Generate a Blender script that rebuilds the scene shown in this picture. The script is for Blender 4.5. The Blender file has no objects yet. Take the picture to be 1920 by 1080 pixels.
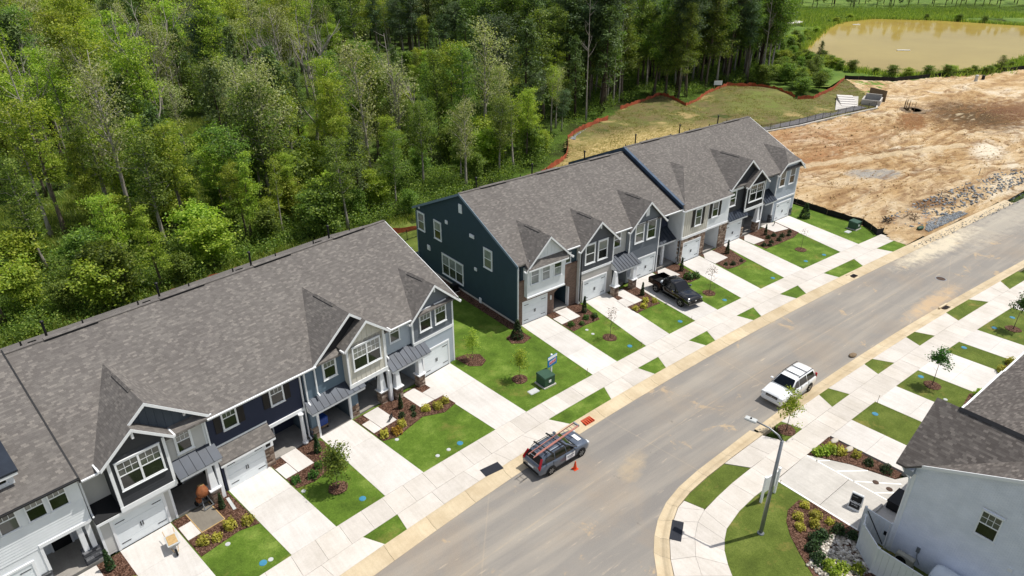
import bpy, bmesh, math, random
import numpy as np
from mathutils import Vector, Matrix
R=math.radians
random.seed(7)
scene=bpy.context.scene
col=scene.collection
# ---------------------------------------------------------------- camera, sky, sun, exposure
cd=bpy.data.cameras.new("camera"); cam=bpy.data.objects.new("camera",cd); col.objects.link(cam)
cam.location=(-32.35,-39.85,30.5); cam.rotation_euler=(R(90-27.5),0,R(-38.5))
cd.lens=24; cd.sensor_width=36; cd.clip_end=4000; cd.clip_start=.5
scene.camera=cam
SUN_EL=R(64); SH=Vector((-.935,.355,0)).normalized()     # direction in which shadows fall
to_sun=Vector((-SH.x*math.cos(SUN_EL),-SH.y*math.cos(SUN_EL),math.sin(SUN_EL)))
world=bpy.data.worlds.new("World"); scene.world=world; world.use_nodes=True
wn=world.node_tree; bg=wn.nodes["Background"]
sky=wn.nodes.new("ShaderNodeTexSky"); sky.sky_type='NISHITA'; sky.sun_disc=False
sky.sun_elevation=SUN_EL; sky.sun_rotation=math.atan2(to_sun.x,to_sun.y); sky.air_density=1.0; sky.dust_density=1.2
# broken white cloud over the blue, everywhere alike
tc=wn.nodes.new("ShaderNodeTexCoord"); mp=wn.nodes.new("ShaderNodeMapping"); mp.inputs["Scale"].default_value=(1,1,2.6)
nz=wn.nodes.new("ShaderNodeTexNoise"); nz.inputs["Scale"].default_value=5; nz.inputs["Detail"].default_value=6
rp=wn.nodes.new("ShaderNodeValToRGB"); rp.color_ramp.elements[0].position=.50; rp.color_ramp.elements[1].position=.57
mx=wn.nodes.new("ShaderNodeMix"); mx.data_type='RGBA'; mx.inputs[7].default_value=(9,9,9.2,1)
wn.links.new(tc.outputs["Generated"],mp.inputs[0]); wn.links.new(mp.outputs[0],nz.inputs["Vector"]); wn.links.new(nz.outputs["Fac"],rp.inputs[0])
wn.links.new(rp.outputs["Color"],mx.inputs[0]); wn.links.new(sky.outputs[0],mx.inputs[6]); wn.links.new(mx.outputs[2],bg.inputs["Color"])
bg.inputs["Strength"].default_value=.09
sl=bpy.data.lights.new("sun","SUN"); sl.energy=4.3; sl.angle=R(.53); sl.color=(1,.955,.88)
so=bpy.data.objects.new("sun",sl); col.objects.link(so); so.rotation_euler=to_sun.to_track_quat('Z','Y').to_euler(); so.location=(0,0,60)
scene.view_settings.view_transform='Standard'; scene.view_settings.look='None'; scene.view_settings.exposure=0.11; scene.view_settings.gamma=1
scene.cycles.max_bounces=5; scene.cycles.transparent_max_bounces=4; scene.cycles.caustics_reflective=False; scene.cycles.caustics_refractive=False

# ---------------------------------------------------------------- materials
MAT={}
def lin(h):
    h=h.lstrip('#'); o=[]
    for i in (0,2,4):
        v=int(h[i:i+2],16)/255; o.append(v/12.92 if v<=.04045 else ((v+.055)/1.055)**2.4)
    return (*o,1)
def C4(c): return lin(c) if isinstance(c,str) else (*c,1) if len(c)==3 else c
class NT:
    def __init__(s,name):
        s.m=bpy.data.materials.new(name); s.m.use_nodes=True; s.t=s.m.node_tree; s.b=s.t.nodes["Principled BSDF"]; s.out=s.t.nodes["Material Output"]; MAT[name]=s.m
    def n(s,typ,**kw):
        x=s.t.nodes.new("ShaderNode"+typ)
        for k,v in kw.items():
            if k.startswith('_'): setattr(x,k[1:],v)
            else:
                k=k.replace('_',' '); i=x.inputs[int(k)] if k.isdigit() else x.inputs[k]
                if hasattr(v,'node'): s.t.links.new(v,i)
                else: i.default_value=v
        return x
    def link(s,a,b): s.t.links.new(a,b)
    def pos(s): return s.n("NewGeometry").outputs["Position"]
    def uv(s): return s.n("TexCoord").outputs["UV"]
    def noise(s,vec,scale,detail=3,rough=.55,dist=0): return s.n("TexNoise",Vector=vec,Scale=scale,Detail=detail,Roughness=rough,Distortion=dist).outputs["Fac"]
    def ramp(s,fac,*stops):
        r=s.n("ValToRGB",Fac=fac); e=r.color_ramp.elements
        while len(e)<len(stops): e.new(.5)
        for el,(p,c) in zip(e,stops): el.position=p; el.color=C4(c)
        return r.outputs["Color"]
    def fr(s,fac,a,b): return s.n("MapRange",Value=fac,**{"1":a,"2":b}).outputs[0]
    def mix(s,fac,a,b,mode='MIX'):
        x=s.n("Mix",_data_type='RGBA',_blend_type=mode)
        for i,v in ((0,fac),(6,a),(7,b)):
            if hasattr(v,'node'): s.link(v,x.inputs[i])
            else: x.inputs[i].default_value=v if i==0 else C4(v)
        return x.outputs[2]
    def math(s,op,a,b=0.):
        x=s.n("Math",_operation=op)
        for i,v in ((0,a),(1,b)):
            if hasattr(v,'node'): s.link(v,x.inputs[i])
            else: x.inputs[i].default_value=v
        return x.outputs[0]
    def scale(s,vec,sc):
        x=s.n("Mapping",Vector=vec); x.inputs["Scale"].default_value=sc; return x.outputs[0]
    def dist(s,vec,c,rad):   # 1 inside an ellipse on the ground, 0 outside (soft)
        x=s.n("Mapping",Vector=vec,_vector_type='TEXTURE'); x.inputs["Location"].default_value=(c[0],c[1],0); x.inputs["Scale"].default_value=(rad[0],rad[1],1e6)
        if len(rad)>2: x.inputs["Rotation"].default_value=(0,0,rad[2])
        return s.n("VectorMath",_operation='LENGTH',**{"0":x.outputs[0]}).outputs["Value"]
    def bump(s,h,strength=.3,dist=.02):
        b=s.n("Bump",Height=h,Strength=strength,Distance=dist); s.link(b.outputs[0],s.b.inputs["Normal"])
    def fin(s,colr,rough=.7,spec=.3,metal=0):
        if hasattr(colr,'node'): s.link(colr,s.b.inputs["Base Color"])
        else: s.b.inputs["Base Color"].default_value=C4(colr)
        if hasattr(rough,'node'): s.link(rough,s.b.inputs["Roughness"])
        else: s.b.inputs["Roughness"].default_value=rough
        s.b.inputs["Specular IOR Level"].default_value=spec; s.b.inputs["Metallic"].default_value=metal
        return s.m
def plain(name,c,rough=.6,var=.12,scale=3.,spec=.3,metal=0,bump=0,coat=0):
    """painted or moulded surface with a little unevenness"""
    t=NT(name); c=C4(c); f=t.noise(t.pos(),scale,4)
    d=tuple(max(0,x*(1-var)) for x in c[:3]); l=tuple(min(1,x*(1+var)) for x in c[:3])
    t.fin(t.ramp(f,(.3,d),(.7,l)),rough,spec,metal)
    if bump: t.bump(t.noise(t.pos(),40,3),bump,.01)
    if coat: t.b.inputs["Coat Weight"].default_value=coat; t.b.inputs["Coat Roughness"].default_value=.04
    return t.m
def shingle(name,cols,bw=.27,rh=.135):
    """laminated shingles: courses of tabs with a tone of their own"""
    t=NT(name); uv=t.uv(); sp=t.n("SeparateXYZ",Vector=uv); rowf=t.math('DIVIDE',sp.outputs[1],rh); row=t.math('FLOOR',rowf)
    colx=t.math('FLOOR',t.math('ADD',t.math('DIVIDE',sp.outputs[0],bw),t.math('MULTIPLY',row,.387)))
    cv=t.n("CombineXYZ",X=colx,Y=row); wnz=t.n("TexWhiteNoise",_noise_dimensions='2D',Vector=cv.outputs[0]).outputs["Value"]
    c=t.ramp(wnz,(0,cols[0]),(.5,cols[1]),(.8,cols[2]),(1,cols[3]))
    c=t.mix(.8,c,t.ramp(t.noise(uv,.22,4,.6),(.3,(.9,.89,.89)),(.7,(1.07,1.07,1.06))),'MULTIPLY')
    c=t.mix(.8,c,t.ramp(t.noise(t.scale(uv,(1.6,.12,1)),1.,3),(.35,(.93,.93,.93)),(.65,(1.05,1.05,1.05))),'MULTIPLY')   # run-off streaks
    c=t.mix(.8,c,t.ramp(t.noise(uv,70,2),(.3,(.82,.82,.82)),(.7,(1.18,1.18,1.18))),'MULTIPLY')
    t.fin(c,.92,.12); hgt=t.math('SUBTRACT',t.math('MULTIPLY',wnz,.45),t.math('FRACT',rowf)); t.bump(hgt,.7,.012); return t.m
shingle("shingles",('#65615e','#6c6865','#736f6b','#807b76'),.23,.125); shingle("shingles_brown",('#57524f','#615c59','#6b6662','#7a746f'),.21,.125)
plain("trim_white",'#e6e8ea',.5,.03); plain("door_white",'#dfe5e8',.45,.03,2)
plain("fascia_blue",'#6d7f8e',.5,.05)
SID=dict(white='#dfe3e6',lightgrey='#c2c1bd',cream='#c9c5ba',navy='#2b3145',slate='#60717f',charcoal='#3a3c40',darkgrey='#57595e',grey='#8e949b',tealdark='#31444e',midgrey='#6a7078',palegrey='#a9b2bc',black='#2a2a2d',bluegrey='#49525c',stonegrey='#b3afaa')
for k,v in SID.items(): plain("siding_"+k,v,.62,.05,1.2,.25,bump=.08)
plain("dark_metal",'#1c1d20',.45,.1); plain("black_paint",'#17181a',.5,.1); plain("shutter",'#201d1d',.6,.1)
plain("interior",'#8c8f90',.9,.1); plain("soffit_dark",'#6a6d70',.8,.05)
t=NT("seam_metal"); t.fin(t.ramp(t.noise(t.pos(),.9,3),(.3,'#262c36'),(.7,'#323a46')),.42,.4,.25)
t=NT("flashing_blue"); t.fin(t.ramp(t.noise(t.pos(),2,3),(.3,'#35465a'),(.7,'#465a70')),.35,.5,.3)
t=NT("glass"); oi=t.n("ObjectInfo").outputs["Random"]; t.fin(t.mix(t.ramp(oi,(.72,(0,0,0)),(.9,(.55,.55,.55))),t.ramp(t.noise(t.pos(),.7,2),(.35,(.008,.009,.008)),(.7,(.03,.032,.028))),(.2,.2,.19)),.05,.6)
t=NT("glass_blind_reflect"); oi=t.n("ObjectInfo").outputs["Random"]; t.fin(t.mix(t.ramp(oi,(.35,(0,0,0)),(.9,(.8,.8,.8))),t.ramp(t.noise(t.pos(),1.3,3),(.35,(.02,.025,.02)),(.7,(.1,.11,.09))),(.3,.3,.28)),.06,.6)  # pane tone: blinds, plus green-grey reflections painted into the colour
t=NT("glass_shade"); t.fin(t.ramp(t.noise(t.pos(),1.3,3),(.35,(.17,.19,.19)),(.7,(.34,.36,.36))),.08,.5)
def concrete(name,base,stain,sc=.5,rand=.12):
    t=NT(name); p=t.pos(); c=t.ramp(t.noise(p,sc,5,.65),(.28,stain),(.62,base))
    c=t.mix(.5,c,t.ramp(t.noise(p,14,4,.7),(.3,(.82,.81,.79)),(.7,(1.08,1.08,1.08))),'MULTIPLY')
    # broom marks and faint drips
    c=t.mix(.5,c,t.ramp(t.noise(t.scale(p,(5,.35,1)),1,4),(.3,(.85,.84,.82)),(.7,(1.05,1.05,1.05))),'MULTIPLY')
    oi=t.n("ObjectInfo").outputs["Random"]; v=t.fr(oi,0,1); v=t.math('ADD',t.math('MULTIPLY',oi,rand),1-rand)
    hs=t.n("HueSaturation",Color=c,Value=v).outputs[0]; t.fin(hs,.85,.25); t.bump(t.noise(p,45,3),.15,.01); return t.m
concrete("concrete",'#dad6d2','#cbc6c0'); concrete("concrete_walk",'#d5cfc8','#c3bcb2',.4); concrete("concrete_tan",'#d0c0a3','#b8a586',.45); concrete("concrete_old",'#c9c5bf','#b3afa9',.6)
concrete("concrete_wet",'#837d73','#756f66',.9,.02); concrete("porch_concrete",'#a39f99','#8d8985',.8)
t=NT("asphalt"); p=t.pos()
c=t.ramp(t.noise(p,.09,5,.6),(.3,'#85817c'),(.7,'#959088'))
tr=t.ramp(t.noise(t.scale(p,(.06,.9,1)),1.0,4,.6),(.42,(.88,.88,.89)),(.64,(1.18,1.15,1.1))); c=t.mix(.9,c,tr,'MULTIPLY')
m=t.noise(p,.30,8,.72,.6); m2=t.noise(p,.055,3,.5); msk=t.ramp(t.math('ADD',t.math('MULTIPLY',m,.72),t.math('MULTIPLY',m2,.28)),(.575,(0,0,0)),(.62,(1,1,1)))
c=t.mix(t.math('MULTIPLY',msk,.7),c,'#b8a180'); c=t.mix(t.math('MULTIPLY',t.ramp(t.noise(p,.14,7,.7,.4),(.48,(0,0,0)),(.66,(1,1,1))),.28),c,'#a39078')
st=t.noise(t.scale(p,(.35,2.2,1)),1.1,6,.7); c=t.mix(t.math('MULTIPLY',t.ramp(st,(.62,(0,0,0)),(.70,(1,1,1))),.5),c,'#bfb09a')
d1=t.dist(p,(20,-19),(40,1.1)); d2=t.dist(p,(47,-15.3),(13,2.0,R(-2))); d3=t.dist(p,(33,-20.6),(8,1.4)); d4=t.dist(p,(-5.2,-18.2),(2.6,1.1,.5)); d5=t.dist(p,(60,-17),(20,3))
nn=t.noise(p,.9,6,.75)
for d,cc,k in ((d2,'#d3c7ae',1.3),(d3,'#c9a87c',.9),(d4,'#bfa985',.6),(d5,'#c9c0ad',.55)):
    f=t.math('MULTIPLY',t.math('MAXIMUM',t.math('SUBTRACT',1.35,d),0.),nn); c=t.mix(t.math('MULTIPLY',t.ramp(f,(.28,(0,0,0)),(.55,(1,1,1))),.6*k),c,cc)
cr=t.n("TexVoronoi",Vector=t.mix(.04,p,t.n("TexNoise",Vector=p,Scale=.7,Detail=4).outputs["Color"]),Scale=.06,_feature='DISTANCE_TO_EDGE').outputs["Distance"]
c=t.mix(t.math('MULTIPLY',t.ramp(cr,(0,(1,1,1)),(.0022,(0,0,0))),.16),c,'#bfae92')
c=t.mix(.6,c,t.ramp(t.noise(p,22,4,.8),(.3,(.76,.76,.76)),(.7,(1.22,1.22,1.22))),'MULTIPLY')
c=t.mix(t.math('MULTIPLY',t.ramp(t.noise(p,.8,6,.7),(.66,(0,0,0)),(.74,(1,1,1))),.8),c,'#625e59')
sx=t.n('SeparateXYZ',Vector=p); cl_=t.math('ABSOLUTE',t.math('SUBTRACT',t.math('ADD',sx.outputs[1],17.15),t.math('MULTIPLY',t.math('POWER',t.math('SUBTRACT',sx.outputs[0],14.),2.),-.0011)))
c=t.mix(t.math('MULTIPLY',t.math('LESS_THAN',cl_,.05),t.ramp(t.noise(p,.5,5,.7),(.4,(0,0,0)),(.6,(.32,.32,.32)))),c,'#b5a48a')
t.fin(c,.9,.2); t.bump(t.noise(p,60,3),.3,.01)
def grassmat(name,a,b,cc,brown=.0,sc=.55):
    t=NT(name); p=t.pos(); c=t.ramp(t.noise(p,sc,5,.65),(.3,a),(.52,b),(.72,cc))
    c=t.mix(.75,c,t.ramp(t.noise(p,9,4,.75),(.3,(.62,.66,.6)),(.7,(1.3,1.28,1.3))),'MULTIPLY')
    c=t.mix(.5,c,t.ramp(t.noise(p,32,3,.8),(.3,(.7,.7,.7)),(.7,(1.3,1.3,1.3))),'MULTIPLY')
    sod=t.n("TexBrick",Vector=t.scale(p,(1,1,0)),Scale=1.,**{"Mortar Size":.0,"Brick Width":1.5,"Row Height":.62}); sod.inputs['Color1'].default_value=(.86,.88,.84,1); sod.inputs['Color2'].default_value=(1.1,1.08,1.1,1); c=t.mix(.55,c,sod.outputs['Color'],'MULTIPLY')
    if brown: c=t.mix(t.math('MULTIPLY',t.ramp(t.noise(p,.42,6,.72),(.55,(0,0,0)),(.68,(1,1,1))),brown),c,'#8f8148')
    t.fin(c,.9,.15); t.bump(t.noise(p,28,5,.8),.9,.05); return t.m
grassmat("turf",'#465c1e','#5b7528','#7d9142',.42); grassmat("turf_worn",'#4f5c25','#5e6c2d','#727d3c',.7); grassmat("bank_grass",'#4a6428','#617a34','#808f45',.35,.12); grassmat("straw_turf",'#6f6c3c','#8d8350','#b6a26a',.8,.10)
t=NT("straw_ground"); p=t.pos(); g=t.ramp(t.noise(p,.16,7,.7),(.34,'#47542a'),(.44,'#75694a'),(.54,'#64693a'),(.66,'#a59266'))
s=t.noise(t.scale(p,(1.1,2.6,1)),1.3,6,.8,1.2); g=t.mix(t.ramp(t.dist(p,(52,31),(24,11)),(.45,(1,1,1)),(1.15,(0,0,0))),g,t.ramp(s,(.36,'#6a6638'),(.5,'#a08c58'),(.62,'#d6c292')))
g=t.mix(t.ramp(t.dist(p,(94,37),(15,9)),(.5,(.9,.9,.9)),(1.2,(0,0,0))),g,t.ramp(t.noise(p,.28,6,.75),(.3,'#80764f'),(.48,'#6d7040'),(.72,'#738440')))
g=t.mix(.75,g,t.ramp(t.noise(t.scale(p,(1,1.8,1)),2.2,6,.8,1.),(.32,(.55,.55,.52)),(.68,(1.32,1.3,1.25))),'MULTIPLY'); t.fin(g,.95,.1); t.bump(t.noise(p,9,5,.8),.8,.12)
t=NT("mulch"); p=t.pos(); c=t.ramp(t.n("TexVoronoi",Vector=p,Scale=16.).outputs["Color"],(.1,'#32241d'),(.5,'#584034'),(.9,'#84685a')); c=t.mix(.6,c,t.ramp(t.noise(p,1.3,4),(.3,(.7,.66,.62)),(.7,(1.15,1.12,1.1))),'MULTIPLY'); t.fin(c,.95,.1); t.bump(t.n("TexVoronoi",Vector=p,Scale=16.).outputs["Distance"],1.,.05)
t=NT("dirt"); p=t.pos(); q=t.n("Mapping",Vector=p); q.inputs["Rotation"].default_value=(0,0,R(24)); q.inputs["Scale"].default_value=(.6,1.5,1); q=q.outputs[0]
c=t.ramp(t.noise(q,.11,9,.70,1.2),(.30,'#9c7d57'),(.43,'#bd9f75'),(.53,'#d2ba95'),(.66,'#e3d7c0'))
c=t.mix(t.ramp(t.noise(q,.22,7,.7,1.5),(.50,(0,0,0)),(.62,(.85,.85,.85))),c,t.ramp(t.noise(p,.4,4),(.35,'#86674a'),(.65,'#a38665')))
og=t.ramp(t.dist(p,(68,16),(30,13)),(.4,(.9,.9,.9)),(1.25,(0,0,0))); c=t.mix(t.math('MULTIPLY',og,t.ramp(t.noise(p,.16,5,.7),(.35,(.2,.2,.2)),(.6,(1,1,1)))),c,'#a57a55')
for cx,cy,rx,ry,ro,cc,lo,hi in ((116,7,17,12,.3,'#6e5039',.45,1.2),(116,7,14,9,.3,'#594a35',.3,1.05),(128,0,14,12,0,'#77563f',.5,1.15),(102,12,11,3.,.4,'#8a5f3c',.5,1.2),(66.5,1.2,5.2,2.6,-.5,'#9b9b9a',.6,1.15),(92,-4,8,3,.3,'#efe6d2',.4,1.2),(112,-9,16,3,.2,'#eadcc0',.4,1.2),(60,-9,6,2,-.2,'#7a5a3f',.4,1.2),(52,-9.8,4,2,-.2,'#8a5634',.3,1.2),(80,5,9,1.6,-.35,'#77593c',.3,1.1)):
    d=t.dist(p,(cx,cy),(rx,ry,ro)); f=t.math('ADD',d,t.math('MULTIPLY',t.math('SUBTRACT',t.noise(p,.45,7,.75),.5),1.7)); c=t.mix(t.math('MULTIPLY',t.ramp(f,(lo,(1,1,1)),(hi,(0,0,0))),.82),c,cc)
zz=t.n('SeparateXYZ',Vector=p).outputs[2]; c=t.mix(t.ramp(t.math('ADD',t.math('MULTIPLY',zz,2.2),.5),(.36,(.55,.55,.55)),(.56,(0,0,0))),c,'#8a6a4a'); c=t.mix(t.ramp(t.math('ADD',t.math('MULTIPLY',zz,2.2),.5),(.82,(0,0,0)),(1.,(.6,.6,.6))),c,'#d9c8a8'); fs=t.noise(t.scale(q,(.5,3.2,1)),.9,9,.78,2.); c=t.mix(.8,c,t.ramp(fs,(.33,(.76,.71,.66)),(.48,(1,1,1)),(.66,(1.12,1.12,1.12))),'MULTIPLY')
c=t.mix(t.math('MULTIPLY',t.ramp(t.noise(q,.5,9,.8,1.),(.60,(0,0,0)),(.66,(1,1,1))),.6),c,'#6f563f')
c=t.mix(.7,c,t.ramp(t.noise(p,2.2,6,.75),(.3,(.72,.69,.66)),(.7,(1.16,1.15,1.13))),'MULTIPLY'); t.fin(c,.95,.1); t.bump(t.math('ADD',t.math('MULTIPLY',fs,.8),t.noise(p,2.2,9,.8)),1.,.22)
t=NT("forest_floor"); p=t.pos(); c=t.ramp(t.noise(p,.12,6,.7),(.32,'#2f2c1c'),(.46,'#435224'),(.64,'#5b762d')); c=t.mix(.7,c,t.ramp(t.noise(p,3,5,.75),(.3,(.5,.5,.5)),(.7,(1.35,1.35,1.35))),'MULTIPLY'); t.fin(c,.95,.1); t.bump(t.noise(p,3,6,.8),1.,.3)
t=NT("water"); p=t.pos(); wc=t.ramp(t.noise(p,.03,4,.6),(.3,'#96803f'),(.7,'#a6914c')); t.fin(wc,.05,.5); t.bump(t.noise(t.scale(p,(.6,1.6,1)),1.1,4),.05,.03); t.b.inputs["IOR"].default_value=1.33; df=t.n("BsdfDiffuse",Color=wc); ms=t.n("MixShader",Fac=.46); t.link(t.b.outputs[0],ms.inputs[1]); t.link(df.outputs[0],ms.inputs[2]); t.link(ms.outputs[0],t.out.inputs[0])
plain("creek_water",'#5a4630',.12,.25,.6,.5)
t=NT("stone_veneer"); r=t.n("NewGeometry").outputs["Random Per Island"]; c=t.ramp(r,(0,'#4d4038'),(.3,'#7b675a'),(.55,'#9a8878'),(.8,'#8a7a6d'),(1,'#b8aa9b')); c=t.mix(.5,c,t.ramp(t.noise(t.pos(),9,5,.7),(.3,(.7,.7,.7)),(.7,(1.2,1.2,1.2))),'MULTIPLY'); t.fin(c,.9,.15); t.bump(t.noise(t.pos(),18,5),.6,.03)
t=NT("stone_grey"); r=t.n("NewGeometry").outputs["Random Per Island"]; c=t.ramp(r,(0,'#3a3c40'),(.4,'#5a5c60'),(.7,'#74767a'),(1,'#8e8f92')); t.fin(c,.9,.15); t.bump(t.noise(t.pos(),18,5),.6,.03)
t=NT("river_rock"); r=t.n("NewGeometry").outputs["Random Per Island"]; t.fin(t.ramp(r,(0,'#6d675f'),(.4,'#a79f93'),(.75,'#cbc4b8'),(1,'#e0dbd2')),.8,.2)
t=NT("gravel"); r=t.n("NewGeometry").outputs["Random Per Island"]; t.fin(t.ramp(r,(0,'#5f6469'),(.5,'#83888c'),(1,'#a9acae')),.9,.2)
def brick(name,c1,c2,mo,ms=.012):
    t=NT(name); br=t.n("TexBrick",Vector=t.uv(),Scale=1.,**{"Mortar Size":ms,"Brick Width":.23,"Row Height":.078}); br.inputs["Color1"].default_value=C4(c1); br.inputs["Color2"].default_value=C4(c2); br.inputs["Mortar"].default_value=C4(mo)
    c=t.mix(.5,br.outputs["Color"],t.ramp(t.noise(t.pos(),1.1,4),(.3,(.85,.85,.85)),(.7,(1.12,1.1,1.1))),'MULTIPLY'); t.fin(c,.88,.2); t.bump(t.math('SUBTRACT',1.,br.outputs["Fac"]),.7,.012)
brick("brick",'#5d463c','#7d6153','#8d8177'); brick("brick_painted",'#dfe5f0','#e6ebf4','#dae0ec',.008)
def leaf(name,cols,trans=.35,hv=.10):
    t=NT(name); r=t.n("NewGeometry").outputs["Random Per Island"]; oi=t.n("ObjectInfo").outputs["Random"]
    c=t.ramp(r,*[(i/(len(cols)-1),x) for i,x in enumerate(cols)])
    c=t.n("HueSaturation",Color=c,Hue=t.math('ADD',.5-hv*.22,t.math('MULTIPLY',oi,hv*.28)),Value=t.math('ADD',.78,t.math('MULTIPLY',oi,.44))).outputs[0]
    t.fin(c,.55,.3); tr=t.n("BsdfTranslucent",Color=t.mix(1.,c,(1.25,1.3,.55),'MULTIPLY')); ms=t.n("MixShader",Fac=trans); t.link(t.b.outputs[0],ms.inputs[1]); t.link(tr.outputs[0],ms.inputs[2]); t.link(ms.outputs[0],t.out.inputs[0]); return t.m
leaf("leaf_mid",('#455e2b','#5c7a34','#738f3c','#92a94c'),.44,.14); leaf("leaf_light",('#66822d','#809c36','#9bb241','#b9c75a'),.46,.12); leaf("leaf_dark",('#3a4d30','#4a6140','#5d7450','#748a64'),.32); leaf("leaf_pine",('#3a4f2a','#4c6434','#5e763f','#768c4e'),.28); leaf("leaf_pale",('#76864c','#929d62','#a8ae7a','#bfc095'),.42)
leaf("leaf_shrub",('#2c4a1c','#3d6526','#548034'),.25); leaf("leaf_yellow",('#7f8228','#a5a338','#c2bb50','#d4cc70'),.35,.02); leaf("leaf_cone",('#1f2f17','#2c4220','#3b552b'),.2); leaf("leaf_bronze",('#4a3a30','#6a5346','#8a7562'),.3,.02); leaf("leaf_rust",('#7a5a24','#9a7a2c','#b59a3c'),.3,.02)
leaf("blade",('#566e2a','#6f8436','#8a9a48','#a8b060'),.4); leaf("blade_dry",('#6f7a3c','#98945a','#b9ad78'),.35,.03)
def bark(name,a,b):
    t=NT(name); t.fin(t.ramp(t.noise(t.scale(t.n("TexCoord").outputs["Object"],(6,6,1.2)),1.6,5,.7),(.3,a),(.7,b)),.9,.1); t.bump(t.noise(t.scale(t.n("TexCoord").outputs["Object"],(9,9,1.5)),2,4),.6,.04)
bark("bark",'#4a423a','#7d7266'); bark("bark_grey",'#7b746c','#b3aca3'); bark("bark_dark",'#322b25','#54493f')
plain("car_grey",'#626b79',.28,.04,1,.5,.45,coat=.8); plain("car_white",'#e8eaec',.3,.02,1,.5,0,coat=.7); plain("car_black",'#030304',.16,.1,1,.5,.0,coat=.8); plain("car_glass",'#0a0d10',.05,.2,1,.6,.0)
plain("tyre",'#191919',.85,.15); plain("rim",'#a2a4a6',.3,.1,3,.5,.8); plain("plastic_black",'#121315',.55,.1); plain("lamp_red",'#9c0f1c',.2,.1,3,.5); plain("lamp_clear",'#d5d8da',.12,.05,3,.6); plain("chrome",'#c9cbce',.15,.05,3,.5,1)
plain("orange_plastic",'#d94a22',.55,.12); plain("orange_net",'#a9563a',.85,.4,1.2); plain("silt_black",'#1b1a1c',.75,.3,1.5); plain("box_green",'#33503f',.5,.1,2); plain("utility_blue",'#3f7f9c',.5,.15); plain("sign_blue",'#1f6fae',.5,.04); plain("sign_red",'#c6202c',.5,.04); plain("sign_white",'#eef0f1',.45,.03); plain("galvanised",'#8f9397',.45,.12,4,.5,.6); plain("ladder_red",'#c08478',.55,.15); plain("aluminium",'#b8bbbd',.35,.1,4,.5,.8); plain("rust_orange",'#85502f',.7,.35,6); plain("timber",'#b99b6c',.8,.2,8); plain("timber_weathered",'#7c6a54',.9,.25,6); plain("poly_grey",'#b9bcbb',.45,.08); plain("grate",'#4b3a30',.8,.3,6); plain("tactile",'#23262f',.7,.12,4); plain("paint_white",'#ecebe6',.7,.05,6); plain("bin_blue",'#1d3f86',.5,.1); plain("tank_white",'#d9e0e6',.4,.05,2); plain("fence_vinyl",'#cfd3d6',.42,.03); plain("hvac",'#a9a698',.55,.1); plain("asphalt_path",'#6c6a6c',.85,.15,3); plain("rope_black",'#141414',.7,.1)

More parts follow.
